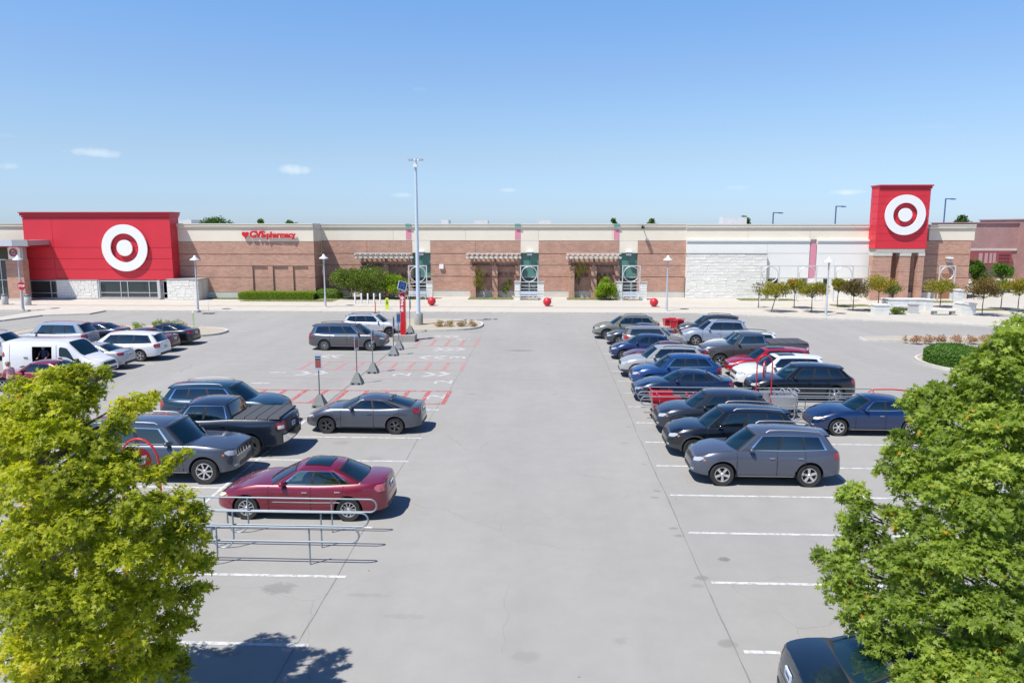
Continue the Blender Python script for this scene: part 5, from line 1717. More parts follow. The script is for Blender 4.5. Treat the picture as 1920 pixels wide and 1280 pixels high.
def make_car(label, cat, x, y, heading, pt, p, rz=0.0, name='parked_car', group='parked cars'):
    s = Car(p); p = s.p
    t = thing(name, label, cat, (x, y, 0), R(heading + rz), group)
    me = s.body_mesh()
    for m in (pt, clad_b, well, M('pale cabin trim', (.42, .46, .41), .8) if p.get('tan') else cabin_m): me.materials.append(m)
    body = link('body', me, t)
    L_, W = s.L, s.W
    I = s.idx; n = len(s.G)
    mk = lambda nm, mb, m, par=t, sm=60: mb.build(nm, m, par, smooth=sm)
    # wheels
    tyre, rim = wheel_meshes(s.R, s.style, s.rim)
    for xw in (s.fo, s.fo + s.wb):
        for sd in (1, -1):
            w_ = link('wheel', tyre, t, (L_/2 - xw, sd*(W/2 - .135), s.R), (0, random.uniform(0, 6), 0 if sd == 1 else math.pi))
            link('rim', rim, w_)
    for sd in (1, -1):
        if s.clad or p['kind'] == 'pickup':
            for xw in (s.fo, s.fo + s.wb):
                mb = MB(); ra = s.R + .075
                rows = []
                for k in range(19):
                    a = math.pi * (-.06 + 1.12*k/18)
                    fx = xw - (ra)*math.cos(a); z = s.R + .01 + ra*math.sin(a)
                    yy = s.T(I(min(max(fx, .1), L_-.1)), 3.6).y + .012
                    rows.append([(L_/2 - fx, sd*(yy - .10), z - .005), (L_/2 - fx, sd*yy, z), (L_/2 - (xw - (ra+.055)*math.cos(a)), sd*(yy - .006), s.R + .01 + (ra+.055)*math.sin(a)), (L_/2 - (xw - (ra+.06)*math.cos(a)), sd*(yy - .05), s.R + .01 + (ra+.06)*math.sin(a))])
                mk('wheel_arch', mb.grid(rows), clad_b if s.clad else pt)
    def shell(nm, fn, u0, u1, v0, v1, nu, nv, off, mat, rl=0, rr=0, cut=None, par=t):
        mb = s.patch(fn, u0, u1, v0, v1, nu, nv, off, rl, rr, cut=cut)
        c = sum((Vector(q) for q in mb.v), Vector())/len(mb.v)
        mid = fn((u0+u1)/2, (v0+v1)/2)
        # keep the copy that lies farther from the cabin centre
        cen = Vector((mid.x*.6, 0, .7))
        mb2 = s.patch(fn, u0, u1, v0, v1, nu, nv, -off, rl, rr, cut=cut)
        c2 = sum((Vector(q) for q in mb2.v), Vector())/len(mb2.v)
        if (c2 - cen).length > (c - cen).length: mb = mb2
        return mk(nm, mb, mat, par)
    if s.kind == 'van':
        dk = lambda u, v: Vector((L_/2 - v, u, s.deck(v) + s.crown*(1 - min(1, abs(u)/(W*.43))**2)))
        mk('windshield', s.patch(dk, -.74, .74, s.xc + .1, s.xrf - .10, 8, 6, .012, .15, .15), car_glass)
        for sd in (1, -1):
            fn = lambda u, v, sd=sd: s.T(I(u), v, sd)
            shell('side_window', fn, 1.22, 2.20, 4.55, 5.75, 6, 6, .012, car_glass, .1, .1, cut=lambda t_, a, b: (a + .50*t_, b))
            for f_ in (1.15, 2.34, 4.9):
                shell('door_seam', fn, f_, f_ + .02, 2.3, 6.3 if f_ > 2 else 4.4, 1, 8, .005, seam)
            for f_ in (2.15, 4.0):
                hq = fn(f_, 4.1); mb = MB(); mb.box(hq.x - .10, hq.x + .10, hq.y, hq.y + sd*.035, hq.z - .02, hq.z + .02); mk('door_handle', mb, clad_b, t, 30)
            shell('rocker_trim', fn, s.fo + s.R + .12, s.fo + s.wb - s.R - .12, 2.02, 2.8, 12, 2, .006, clad_b)
            mq = fn(1.2, 4.7); mb = MB(); mb.box(mq.x - .06, mq.x + .06, mq.y, mq.y + sd*.24, mq.z - .02, mq.z + .24); mk('mirror', mb, clad_b, t, 30)
    else:
        shell('windshield', s.F, -.91, .91, .05, .94, 10, 7, .006, wind_glass, .0, .0)
        shell('windshield_frame', s.F, -.95, .95, .015, .075, 10, 1, .011, trim_b)
        shell('windshield_frame', s.F, -.93, .93, .91, .955, 10, 1, .011, trim_b)
        rgl = clear_glass if p.get('tan') else wind_glass if s.kind == 'sedan' else dark_glass
        r0 = .125 if s.kind == 'sedan' else .19
        shell('rear_window', s.R_, -.85, .85, r0, .94, 8, 6, .006, rgl)
        shell('rear_window_frame', s.R_, -.87, .87, r0 - .03, r0 + .03, 8, 1, .011, trim_b)
        shell('rear_window_frame', s.R_, -.87, .87, .90, .95, 8, 1, .011, trim_b)
        for sg in (-1, 1):
            shell('windshield_frame', s.F, sg*.885 - .025, sg*.885 + .025, .05, .93, 1, 7, .010, trim_b)
            shell('rear_window_frame', s.R_, sg*.83 - .03, sg*.83 + .03, r0, .93, 1, 6, .010, trim_b)
        qs = s.qwin or [(.10, .40), (.43, .72), (.745, .90)]
        edge = chrome if s.chrome else trim_b
        sm_ = seat_t if p.get('tan') else seat_m
        for sd in (1, -1):
            fn = lambda u, v, sd=sd: s.Sd(u, v, sd)
            q0, q1 = qs[0][0], qs[-1][1]
            for k, (a, b) in enumerate(qs):
                gm_ = side_glass if (k == 0 or s.kind == 'sedan') else dark_glass
                shell('side_window', fn, a - .008, b + .008, .128, .878, 5, 6, .004, gm_)
                if k < len(qs) - 1:
                    shell('pillar_trim', fn, b - .004, qs[k+1][0] + .004, .13, .875, 1, 6, .009, trim_b)
            shell('window_frame', fn, q0 - .014, q1 + .014, .105, .140, 14, 1, .011, edge)
            shell('window_frame', fn, q0 - .014, q1 + .014, .862, .893, 14, 1, .011, edge)
            shell('window_frame', fn, q0 - .014, q0 + .010, .12, .88, 1, 6, .010, edge)
            shell('window_frame', fn, q1 - .010, q1 + .014, .12, .88, 1, 6, .010, edge)
            # seats seen through the glass
            rowsf = [s.xc + 1.22] + ([s.xc + 2.05] if s.xrb - s.xc > 2.5 and s.kind != 'pickup' else []) + ([s.xc + 2.85] if s.xrb - s.xc > 3.6 else [])
            for f_ in rowsf:
                z0 = s.deck(f_) - .03; up = min(.20, (s.H - z0)*.42); y0 = sd*s.W*.20
                mb = MB()
                mb.add([(L_/2 - f_ + .05, y0 - .24, z0), (L_/2 - f_ + .05, y0 + .24, z0), (L_/2 - f_ - .09, y0 + .24, z0), (L_/2 - f_ - .09, y0 - .24, z0),
                        (L_/2 - f_ + .0, y0 - .19, z0 + up), (L_/2 - f_ + .0, y0 + .19, z0 + up), (L_/2 - f_ - .11, y0 + .19, z0 + up), (L_/2 - f_ - .11, y0 - .19, z0 + up)],
                       [(0,3,2,1), (4,5,6,7), (0,1,5,4), (1,2,6,5), (2,3,7,6), (3,0,4,7)])
                mb.box(L_/2 - f_ - .11, L_/2 - f_ - .02, y0 - .12, y0 + .12, z0 + up + .03, z0 + up + .16)
                mb.box(L_/2 - f_ - .07, L_/2 - f_ - .05, y0 - .05, y0 + .05, z0 + up - .01, z0 + up + .04)
                mk('seat', mb, sm_, t, 40)
        f_ = s.xc + .72; z_ = s.deck(f_) + .06
        MBs = MB(); MBs.tube([(L_/2 - f_ + .03*math.sin(a), s.W*.20 + .17*math.cos(a), z_ + .14*math.sin(a)) for a in np.linspace(0, 2*math.pi, 17)[:-1]], .014, 5, closed=True)
        mk('steering_wheel', MBs, trim_b, t, 60)
        MBs = MB(); MBs.box(L_/2 - s.xc - .62, L_/2 - s.xc - .34, -s.W*.36, s.W*.36, s.deck(s.xc + .4) - .04, s.deck(s.xc + .4) + .05)
        mk('dashboard', MBs, cabin_m, t, 30)
        for sd in (1, -1):
            fn = lambda u, v, sd=sd: s.Sd(u, v, sd)
            # mirror
            mq = fn(qs[0][0] + .015, .10)
            mb = MB(); rows = []
            for k in range(7):
                a = k/6*math.pi; rr_ = math.sin(a)
                rows.append([(mq.x + .02 - .07*math.cos(a)*1.0, mq.y + sd*(.13 + .11*math.cos(b_)*rr_**.6), mq.z + .055 + .075*math.sin(b_)*rr_**.6) for b_ in np.linspace(0, 2*math.pi, 11)[:-1]])
            mb.grid(rows, wrap=True); mb.box(mq.x - .02, mq.x + .05, mq.y, mq.y + sd*.08, mq.z + .01, mq.z + .045)
            mk('mirror', mb, pt if not s.clad or True else clad_b)
            # doors: seams and handles
            tb = lambda u, v, sd=sd: s.T(I(u), v, sd)
            xb_ = [s.xc + .22]
            for (a, b) in qs[:2]:
                fx = L_/2 - fn((b + .015), .0).x; xb_.append(fx)
            if s.kind == 'pickup' : xb_[-1] = min(xb_[-1], s.xrb - .08)
            for f_ in xb_:
                shell('door_seam', tb, f_ - .01, f_ + .01, 2.2, 6.75, 1, 9, .003, seam)
            shell('door_seam', tb, xb_[0], xb_[-1], 2.16, 2.22, 14, 1, .003, seam)
            for f_ in xb_[1:]:
                hq = tb(f_ - .16, 5.35)
                mb = MB(); mb.box(hq.x - .075, hq.x + .075, hq.y + sd*.002, hq.y + sd*.03, hq.z - .011, hq.z + .012)
                mk('door_handle', mb, chrome if s.chrome else pt, t, 30)
            if s.mould:
                mb = MB()
                shell('side_moulding', tb, xb_[0] + .1, xb_[-1] - .1, 3.55, 3.72, 10, 1, .012, chrome)
            shell('rocker_trim', tb, s.fo + s.R + .12, s.fo + s.wb - s.R - .12, 2.02, 2.10 if not s.clad else 2.95, 12, 2, .006, chrome if s.chrome and not s.clad else clad_b)
    # nose and tail
    def tub_shell(nm, u0, u1, v0, v1, nu, nv, mat, off=.005, rl=0, rr=0, par=t, both=False, sd=1):
        fn = lambda u, v: s.T(u, v, sd)
        best = None
        for o_ in (off, -off):
            mb = s.patch(fn, u0, u1, v0, v1, nu, nv, o_, rl, rr)
            c = sum((Vector(q) for q in mb.v), Vector())/len(mb.v)
            d_ = (c - Vector((0, 0, .55))).length
            if best is None or d_ > best[0]: best = (d_, mb)
        return mk(nm, best[1], mat, par)
    hv0, hv1 = (5.0, 6.35) if s.kind != 'van' else (4.0, 4.7)
    if s.kind == 'pickup': hv0, hv1 = 4.4, 6.1
    for sd in (1, -1):
        tub_shell('headlight', 2.3, 5.0, hv0, hv1, 6, 3, s.hl, .006, .15, .5, sd=sd)
        tub_shell('side_lamp', 5.05, 5.4, hv0 - .05, hv0 + .35, 2, 2, amber, .006, sd=sd)
        tv0, tv1 = {'sedan': (4.9, 6.5), 'suv': (4.6, 6.6), 'pickup': (4.4, 6.3), 'van': (4.0, 5.2)}[s.kind]
        tub_shell('taillight', n - 1 - 5.0, n - 1 - 2.2, tv0, tv1, 6, 3, s.tl, .006, .35, .1, sd=sd)
        tub_shell('fog_lamp', 2.4, 3.4, 2.6, 3.1, 2, 2, lamp_c, .006, sd=sd)
        if s.kind == 'pickup': tub_shell('reverse_lamp', n - 1 - 4.6, n - 1 - 3.0, 4.6, 5.2, 3, 2, whitep, .011, sd=sd)
    if p.get('slots'):
        tub_shell('grille', -2.3, 2.3, 4.6, 6.2, 12, 4, chrome, .006, .04, .04)
        for k in range(7):
            tub_shell('grille_slot', -2.1 + k*.6, -1.72 + k*.6, 4.75, 6.05, 2, 3, trim_b, .013)
    else: tub_shell('grille', -1.9, 1.9, 4.5, 5.9, 10, 4, trim_b, .006, .08, .08)
    for k in range(0 if p.get('slots') else 3):
        tub_shell('grille_bar', -1.75, 1.75, 4.68 + k*.4, 4.78 + k*.4, 10, 1, chrome if s.chrome else clad_b, .014)
    tub_shell('lower_intake', -1.7, 1.7, 2.2, 3.2, 10, 3, trim_b, .006, .1, .1)
    if s.kind == 'pickup':
        tub_shell('bumper', n - 1 - 3.6, n - 1 + 3.6, 2.3, 3.5, 14, 3, chrome, .05)
        tub_shell('bumper', -3.4, 3.4, 2.6, 3.6, 14, 3, chrome, .04)
    else:
        tub_shell('rear_valance', n - 1 - 2.5, n - 1 + 2.5, 2.02, 2.7, 10, 2, clad_b, .006)
    # licence plate
    pr = s.T(n - 1, 4.55 if s.kind != 'sedan' else 4.9)
    mb = MB(); mb.box(pr.x - .025, pr.x + .005, -.155, .155, pr.z - .08, pr.z + .08)
    pl_ = mk('license_plate', mb, plate_m, t, 30)
    mb = MB()
    for k in range(6): mb.box(pr.x - .028, pr.x - .0255, -.11 + k*.038, -.085 + k*.038, pr.z - .035, pr.z + .035)
    mk('print', mb, M('plate blue', (.05, .10, .25), .5), pl_, 30)
    tub_shell('trunk_seam', n - 1 - 1.6, n - 1 + 1.6, 3.9, 3.96, 10, 1, seam, .003)
    for sd in (1, -1):
        tub_shell('hood_seam', 3.2, I(s.xc + .1), 7.05, 7.12, 14, 1, seam, .003, sd=sd)
    # roof gear
    if s.rails:
        for sd in (1, -1):
            mb = MB(); a, b = s.xrf + .35, s.xrr - .12
            ys = sd*s.W/2*s.wr*.90
            pts = [(L_/2 - a, ys, s.zr_(a) - .03)] + [(L_/2 - (a + .1 + (b - a - .2)*k/6), ys, s.zr_(a + (b-a)*k/6) + .035) for k in range(7)] + [(L_/2 - b, ys, s.zr_(b) - .04)]
            mb.tube(pts, .022, 6); mk('roof_rail', mb, s.rails)
    if s.sun:
        fn = lambda u, v: Vector((L_/2 - u, v, s.zr_(u) - .055*(v/(s.W/2*s.wr))**2 + .012*(1 - (v/(s.W/2*s.wr))**2)))
        a0 = s.xrf + .22
        mk('sunroof', s.patch(fn, a0, a0 + s.sun, -.40, .40, 6, 6, -.012), car_glass)
        mk('sunroof', s.patch(fn, a0, a0 + s.sun, -.40, .40, 6, 6, .012), car_glass)
    ant = None
    if s.kind == 'suv':
        mb = MB(); fz = s.xrr - .02
        pts_r = []
        rows = [[(L_/2 - fz + .12, v*s.W/2*s.wr*.86, s.zr_(s.xrr) + .0 - .05*v*v) for v in np.linspace(-1, 1, 9)],
                [(L_/2 - fz - .16, v*s.W/2*s.wr*.82, s.zr_(s.xrr) - .02 - .05*v*v) for v in np.linspace(-1, 1, 9)],
                [(L_/2 - fz - .15, v*s.W/2*s.wr*.82, s.zr_(s.xrr) - .055 - .05*v*v) for v in np.linspace(-1, 1, 9)],
                [(L_/2 - fz + .10, v*s.W/2*s.wr*.86, s.zr_(s.xrr) - .06 - .05*v*v) for v in np.linspace(-1, 1, 9)]]
        mb.grid(rows); mk('spoiler', mb, pt)
    if s.kind == 'pickup':
        f0, f1 = s.xrb + .06, L_ - .16
        cov = M('tonneau vinyl', (.07, .072, .078), .6, bump=.2)
        mb = MB(); nb = 4
        for k in range(nb):
            a = f0 + (f1 - f0)*k/nb; b = f0 + (f1 - f0)*(k+1)/nb - .03
            zt1, zt2 = s.deck(a) + s.crown, s.deck(b) + s.crown
            w_ = W/2*.90
            mb.add([(L_/2-a, -w_, zt1-.02), (L_/2-a, w_, zt1-.02), (L_/2-b, w_, zt2-.02), (L_/2-b, -w_, zt2-.02), (L_/2-a, -w_+.03, zt1+.05), (L_/2-a, w_-.03, zt1+.05), (L_/2-b, w_-.03, zt2+.05), (L_/2-b, -w_+.03, zt2+.05)],
                   [(4,5,6,7), (0,4,7,3), (1,2,6,5), (0,1,5,4), (3,7,6,2)])
        mk('bed_cover', mb, cov, t, 30)
    return t, s

SED = dict()
def sedan(**k): return dict(dict(kind='sedan', qwin=[(.10, .43), (.465, .80), (.815, .90)]), **k)
def suv(**k): return dict(dict(kind='suv', L=4.6, W=1.85, H=1.66, wb=2.68, fo=.92, R=.355, zn=.86, zc=1.08, zb=1.10, zr=1.16, xc=1.15, xrf=1.95, xrr=4.15, xrb=4.50, floor=.24, rake=.14, rrake=.05, wr=.70, drop=.07,
                             qwin=[(.09, .37), (.395, .66), (.68, .90)]), **k)
P_ = paint
L_, Rr = 180, 0          # heading left / right
XY = lambda x, ye: (x, YT(ye) + .0425*x)
cars = [
 # label, category, X, Yest, heading, paint, params
 ('dark red sedan with tan-clouded headlamps behind the empty cart rails', 'car', -6.66, 21.20, L_, P_('dark red', (.20, .008, .028)), sedan(L=4.85, W=1.80, H=1.46, wb=2.85, fo=.93, R=.335, hl=lamp_y, tl=lamp_p, sun=.72, tan=True, style='multi', rim=rim_w, chrome=True, mould=True, xc=1.35, xrf=2.25, xrr=3.45, xrb=4.25, zt=1.06)),
 ('grey low-roofed sedan with fastback tail in front of the red hatching', 'car', -7.02, 29.70, L_, P_('slate grey', (.070, .080, .105)), sedan(L=4.63, W=1.80, H=1.40, wb=2.70, fo=.90, R=.33, style='five', rim=rim_d, xc=1.25, xrf=2.1, xrr=3.25, xrb=4.40, zt=1.05, zr=1.05, drop=.07)),
 ('dark grey minivan with roof rails parked by the red pillar', 'minivan', -12.85, 49.15, Rr, P_('warm grey', (.085, .083, .090)), suv(L=5.15, W=2.0, H=1.72, wb=3.0, fo=1.0, R=.35, xc=.95, xrf=1.95, xrr=4.75, xrb=5.05, zn=.84, zc=1.06, zb=1.04, zr=1.10, rails=trim_b, style='multi', chrome=True, qwin=[(.11, .32), (.345, .62), (.645, .92)])),
 ('silver white crossover behind the dark grey minivan', 'car', -12.6, 55.0, Rr, P_('pale silver', (.55, .56, .57)), suv(L=4.6, H=1.66, rim=rim_d, clad=True, rails=trim_b)),
 ('near-black pickup truck with folding bed cover and chrome bumper', 'pickup truck', -11.92, 26.95, L_, P_('blue black', (.012, .020, .034)), dict(kind='pickup', L=5.85, W=2.06, H=1.92, wb=3.57, fo=1.02, R=.405, zn=1.08, zc=1.28, zb=1.28, zr=1.34, zt=1.36, xc=1.55, xrf=2.3, xrr=3.75, xrb=3.98, floor=.34, rake=.06, rrake=.03, wr=.72, drop=.04, qwin=[(.10, .50), (.54, .95)], style='five', rim=rim_d, chrome=True, pinch=.08, rpinch=.03)),
 ('dark teal seven-seat utility car half hidden behind the black pickup', 'car', -12.85, 30.3, Rr, P_('dark teal', (.006, .034, .055)), suv(L=5.05, W=2.0, H=1.78, wb=3.03, fo=.93, R=.39, rails=rail_s, chrome=True, xc=1.25, xrf=2.1, xrr=4.55, xrb=4.95, zn=.95, zc=1.16, zb=1.16, zr=1.2)),
 ('large dark grey boxy utility car with slotted grille beside the left tree', 'car', -12.35, 24.25, Rr, P_('granite grey', (.055, .068, .095)), suv(L=5.45, W=2.08, H=1.88, wb=3.12, fo=.97, R=.42, zn=1.08, zc=1.22, zb=1.22, zr=1.26, xc=1.40, xrf=2.15, xrr=4.95, xrb=5.35, floor=.30, rake=.05, rails=rail_s, chrome=True, slots=True, style='seven', rim=rim_w, wr=.76, pinch=.12)),
 # row beyond
 ('white minivan with dark rear glass and red tail lamps facing the far left', 'minivan', -25.6, 45.3, L_, P_('white', (.78, .78, .78), 0, .3), suv(L=5.2, W=2.0, H=1.72, wb=3.0, fo=1.05, R=.36, xc=.95, xrf=1.95, xrr=4.7, xrb=5.1, zn=.84, zc=1.05, zb=1.05, zr=1.10, style='five', rim=rim_w, qwin=[(.11, .32), (.345, .62), (.645, .92)])),
 ('silver sedan between the white cargo van and the white minivan', 'car', -26.0, 42.5, L_, P_('silver', (.45, .47, .48)), sedan(L=4.8, H=1.44, tl=lamp_r)),
 ('dark red car in front of the white cargo van, mostly behind foliage', 'car', -25.0, 37.0, L_, P_('wine red', (.22, .01, .02)), sedan(L=4.7, H=1.46)),
 ('large silver utility car with long side glass in the back left row', 'car', -31.9, 48.4, L_, P_('silver', (.45, .47, .48)), suv(L=5.3, W=2.03, H=1.93, wb=3.07, fo=.95, R=.41, zn=1.0, zc=1.2, zb=1.18, zr=1.22, xc=1.35, xrf=2.15, xrr=4.7, xrb=5.15, wr=.74, chrome=True)),
 ('dark blue sedan boot just right of the large silver utility car', 'car', -31.3, 51.6, L_, P_('midnight blue', (.018, .028, .055)), sedan(L=4.8, H=1.44)),
 ('silver and dark glass car at the left edge behind the cargo van', 'car', -33.2, 45.4, Rr, P_('pale silver', (.55, .56, .57)), suv(L=4.7, H=1.68, rails=trim_b)),
 ('black sedan parked nearest the left gravel island', 'car', -26.2, 51.1, L_, P_('black', (.004, .007, .012)), sedan(L=4.75, H=1.44, sun=.7)),
 ('dark maroon black car between the white minivan and the black sedan', 'car', -26.3, 48.3, L_, P_('maroon black', (.05, .010, .016)), sedan(L=4.85, H=1.5)),
 # right block, near row
 ('grey blue seven-seat utility car with amber corner lamps, nearest of the right row', 'car', 6.99, 23.85, L_, P_('grey blue', (.075, .088, .125)), suv(L=4.66, W=1.80, H=1.70, wb=2.67, fo=.94, R=.37, rails=rail_s, style='five', rim=rim_w, zn=.88, zc=1.10, zb=1.10, zr=1.14, chrome=True, floor=.26)),
 ('black utility car with silver roof rails behind the grey blue one', 'car', 6.65, 26.6, L_, P_('black', (.004, .007, .012)), suv(L=4.6, W=1.84, H=1.70, rails=rail_s, clad=True)),
 ('charcoal crossover with rounded bonnet just below the cart rails', 'car', 6.68, 29.35, L_, P_('charcoal', (.022, .030, .044)), suv(L=4.55, W=1.84, H=1.67, clad=True, xrb=4.45, xrr=3.95)),
 ('navy sedan directly behind the red carts', 'car', 6.5, 34.7, L_, P_('navy', (.004, .018, .06)), sedan(L=4.65, H=1.44)),
 ('bright blue crossover with swept rear glass and red tail lamp', 'car', 6.65, 37.5, L_, P_('strong blue', (.010, .055, .19)), suv(L=4.55, W=1.82, H=1.68, xrr=3.85, xrb=4.42, chrome=True)),
 ('pale grey crossover with black lower cladding', 'car', 6.4, 40.2, L_, P_('pale grey', (.36, .38, .38), .1), suv(L=4.6, H=1.69, clad=True, rails=trim_b)),
 ('dark purple red sedan between the pale grey crossover and the blue hatchback', 'car', 7.0, 42.95, L_, P_('purple red', (.10, .008, .03)), sedan(L=4.9, H=1.46)),
 ('deep blue hatchback with round headlamps', 'car', 6.1, 45.6, L_, P_('deep blue', (.008, .030, .11)), suv(L=4.05, W=1.72, H=1.50, wb=2.5, fo=.78, R=.31, zn=.72, zc=.98, zb=1.0, zr=1.05, xc=1.0, xrf=1.75, xrr=3.3, xrb=3.9, floor=.2)),
 ('boxy beige grey hatchback facing right with tall tail lamps', 'car', 7.25, 48.4, Rr, P_('beige grey', (.26, .25, .23)), suv(L=4.15, W=1.80, H=1.61, wb=2.57, fo=.85, R=.32, zn=.85, zc=1.05, zb=1.08, zr=1.10, xc=.95, xrf=1.65, xrr=3.85, xrb=4.08, wr=.76, drop=.05)),
 ('dark grey sedan behind the boxy beige hatchback', 'car', 6.65, 51.15, L_, P_('slate', (.035, .045, .060)), sedan(L=4.75, H=1.45)),
 ('olive grey estate car with roof rails, farthest of the right near row', 'car', 6.0, 53.9, L_, P_('olive grey', (.20, .20, .155)), suv(L=4.8, W=1.86, H=1.66, wb=2.74, fo=.96, R=.355, rails=trim_b, clad=True, xrf=2.0, xrr=4.1, xrb=4.65)),
 # right block, far row
 ('navy sedan with pale headlamps beside the right-hand tree', 'car', 12.88, 29.35, L_, P_('navy blue', (.005, .026, .095)), sedan(L=4.82, W=1.82, H=1.46, wb=2.74, fo=.95, R=.34, style='six', rim=rim_w, hl=lamp_y, chrome=True)),
 ('black sporty utility car with large wheels behind the far cart rails', 'car', 12.0, 34.9, L_, P_('black', (.004, .007, .012)), suv(L=4.86, W=1.94, H=1.69, wb=2.9, fo=.93, R=.385, style='big', xc=1.35, xrf=2.15, xrr=4.15, xrb=4.65)),
 ('white crossover with dark sunroof next to the black sporty utility car', 'car', 12.0, 37.6, L_, P_('white', (.78, .78, .78), 0, .3), suv(L=4.75, W=1.93, H=1.65, wb=2.87, sun=.8, chrome=True)),
 ('bright red hatchback with dark roof glass ahead of the grey pickup', 'car', 12.15, 40.3, L_, P_('bright red', (.42, .006, .022)), suv(L=4.5, W=1.82, H=1.56, wb=2.65, sun=.9, zn=.78, zc=1.0, zb=1.02, zr=1.06, R=.33)),
 ('dark grey pickup truck with flat bed cover in the far row', 'pickup truck', 12.2, 43.3, L_, P_('dark grey', (.075, .073, .076)), dict(kind='pickup', L=6.1, W=2.03, H=1.97, wb=3.6, fo=1.0, R=.40, zn=1.12, zc=1.30, zb=1.30, zr=1.36, zt=1.40, xc=1.50, xrf=2.2, xrr=3.5, xrb=3.72, floor=.38, rake=.04, rrake=.03, wr=.74, drop=.04, qwin=[(.10, .58), (.64, .95)], rim=rim_s, pinch=.08, rpinch=.03, chrome=True)),
 ('white hatchback with roof bars behind the grey pickup', 'car', 12.3, 46.3, L_, P_('white', (.78, .78, .78), 0, .3), suv(L=4.5, H=1.58, rails=trim_b, zn=.8, zc=1.02, zb=1.04, zr=1.1)),
 ('silver blue estate car with black roof rails in the far row', 'car', 11.75, 51.1, L_, P_('silver blue', (.32, .37, .46)), suv(L=4.6, W=1.80, H=1.70, rails=trim_b, zc=1.06, zb=1.04, zr=1.08, style='five')),
 ('black utility car farthest away in the right far row', 'car', 12.1, 53.9, L_, P_('dark slate', (.035, .038, .045)), suv(L=4.7, H=1.70, rails=trim_b)),
]
for (lab, cat, x, ye, hd, pt, p) in cars:
    X, Y = XY(x, ye)
    make_car(lab, cat, X, Y, hd, pt, p, rz=random.uniform(-.6, .6), name={'car': 'parked_car', 'minivan': 'minivan', 'pickup truck': 'pickup_truck'}[cat])
# bottom right corner car, seen from behind
make_car('near-black sedan at the bottom right corner, tail towards the aisle', 'car', 6.42, YT(12.05) + .10, Rr, P_('charcoal blue', (.008, .022, .042)), sedan(L=4.9, W=1.86, H=1.46, xrb=4.2, xrr=3.3, tl=lamp_r), rz=-3)
# cargo van with the side door open
vx, vy = XY(-25.9, 39.9)
van, vs_ = make_car('white cargo van with its side door open and a driver area in shade', 'van', vx, vy, Rr, P_('white', (.78, .78, .78), 0, .3), dict(kind='van', L=5.5, W=2.0, H=2.05, wb=3.2, fo=.95, R=.35, zn=.95, zc=1.22, xc=.95, xrf=1.95, xrr=5, xrb=5.4, floor=.28, pinch=.12, rpinch=.04, crown=.03), name='cargo_van')
# ---------------------------------------------------------------- people
def person(name_label, x, y, z, rz, verts, radii, shirt, skin_m, hair_m, trousers=None, hairc=None):
    """one continuous skinned figure; verts = dict joint->(x,y,z)"""
    t = thing('person', name_label, 'person', (x, y, z), R(rz))
    names = list(verts); idx = {k: i for i, k in enumerate(names)}
    edges = [('pelvis', 'spine'), ('spine', 'chest'), ('chest', 'neck'), ('neck', 'head'), ('head', 'crown')]
    for s_ in ('l', 'r'):
        edges += [('chest', 'sh' + s_), ('sh' + s_, 'el' + s_), ('el' + s_, 'wr' + s_), ('wr' + s_, 'ha' + s_), ('pelvis', 'hip' + s_), ('hip' + s_, 'kn' + s_), ('kn' + s_, 'an' + s_), ('an' + s_, 'to' + s_)]
        for k in range(4): edges.append(('ha' + s_, 'f%d%s' % (k, s_)))
        edges.append(('wr' + s_, 'th' + s_))
    me = bpy.data.meshes.new('figure')
    me.from_pydata([verts[k] for k in names], [(idx[a], idx[b]) for a, b in edges], [])
    ob = bpy.data.objects.new('figure', me); COL.objects.link(ob)
    sk = ob.modifiers.new('s', 'SKIN'); su = ob.modifiers.new('u', 'SUBSURF'); su.levels = 2; su.render_levels = 2
    for k in names:
        v = me.skin_vertices[0].data[idx[k]]
        r_ = radii.get(k, radii.get(k[:-1], .03)); v.radius = (r_, r_) if not isinstance(r_, tuple) else r_
        v.use_root = k == 'pelvis'
    dg = bpy.context.evaluated_depsgraph_get()
    m2 = bpy.data.meshes.new_from_object(ob.evaluated_get(dg)); bpy.data.objects.remove(ob)
    for m in (shirt, skin_m, trousers or shirt): m2.materials.append(m)
    hz = verts['neck'][2]; pz = verts['pelvis'][2]
    for pl in m2.polygons:
        c = pl.center; pl.use_smooth = True
        near_arm = min((c - Vector(verts[k])).length for k in ('wrl', 'wrr', 'hal', 'har', 'ell', 'elr'))
        pl.material_index = 1 if c.z > hz + .01 or near_arm < .13 else (2 if c.z < pz + .02 else 0)
    link('body', m2, t)
    h = Vector(verts['crown'])
    mb = MB(); mb.lathe([(.105, -.06), (.112, .0), (.10, .05), (.06, .09), (0, .105)], tuple(h + Vector((-.012, 0, -.045))), 'z', 16); mb.build('hair', hair_m, t, smooth=60)
    hd = Vector(verts['head'])
    mb = MB()
    for s_ in (-1, 1):
        mb.lathe([(0.001, -.008), (.011, 0), (.001, .008)], (hd.x + .088, s_*.033, hd.z + .03), 'x', 8, caps=False)
    mb.build('eye', darkm, t, smooth=60)
    mb = MB(); mb.add([(hd.x + .085, -.014, hd.z - .012), (hd.x + .085, .014, hd.z - .012), (hd.x + .118, 0, hd.z - .008), (hd.x + .085, 0, hd.z + .032)], [(0, 1, 2), (0, 2, 3), (1, 3, 2)])
    mb.build('nose', skin_m, t)
    return t
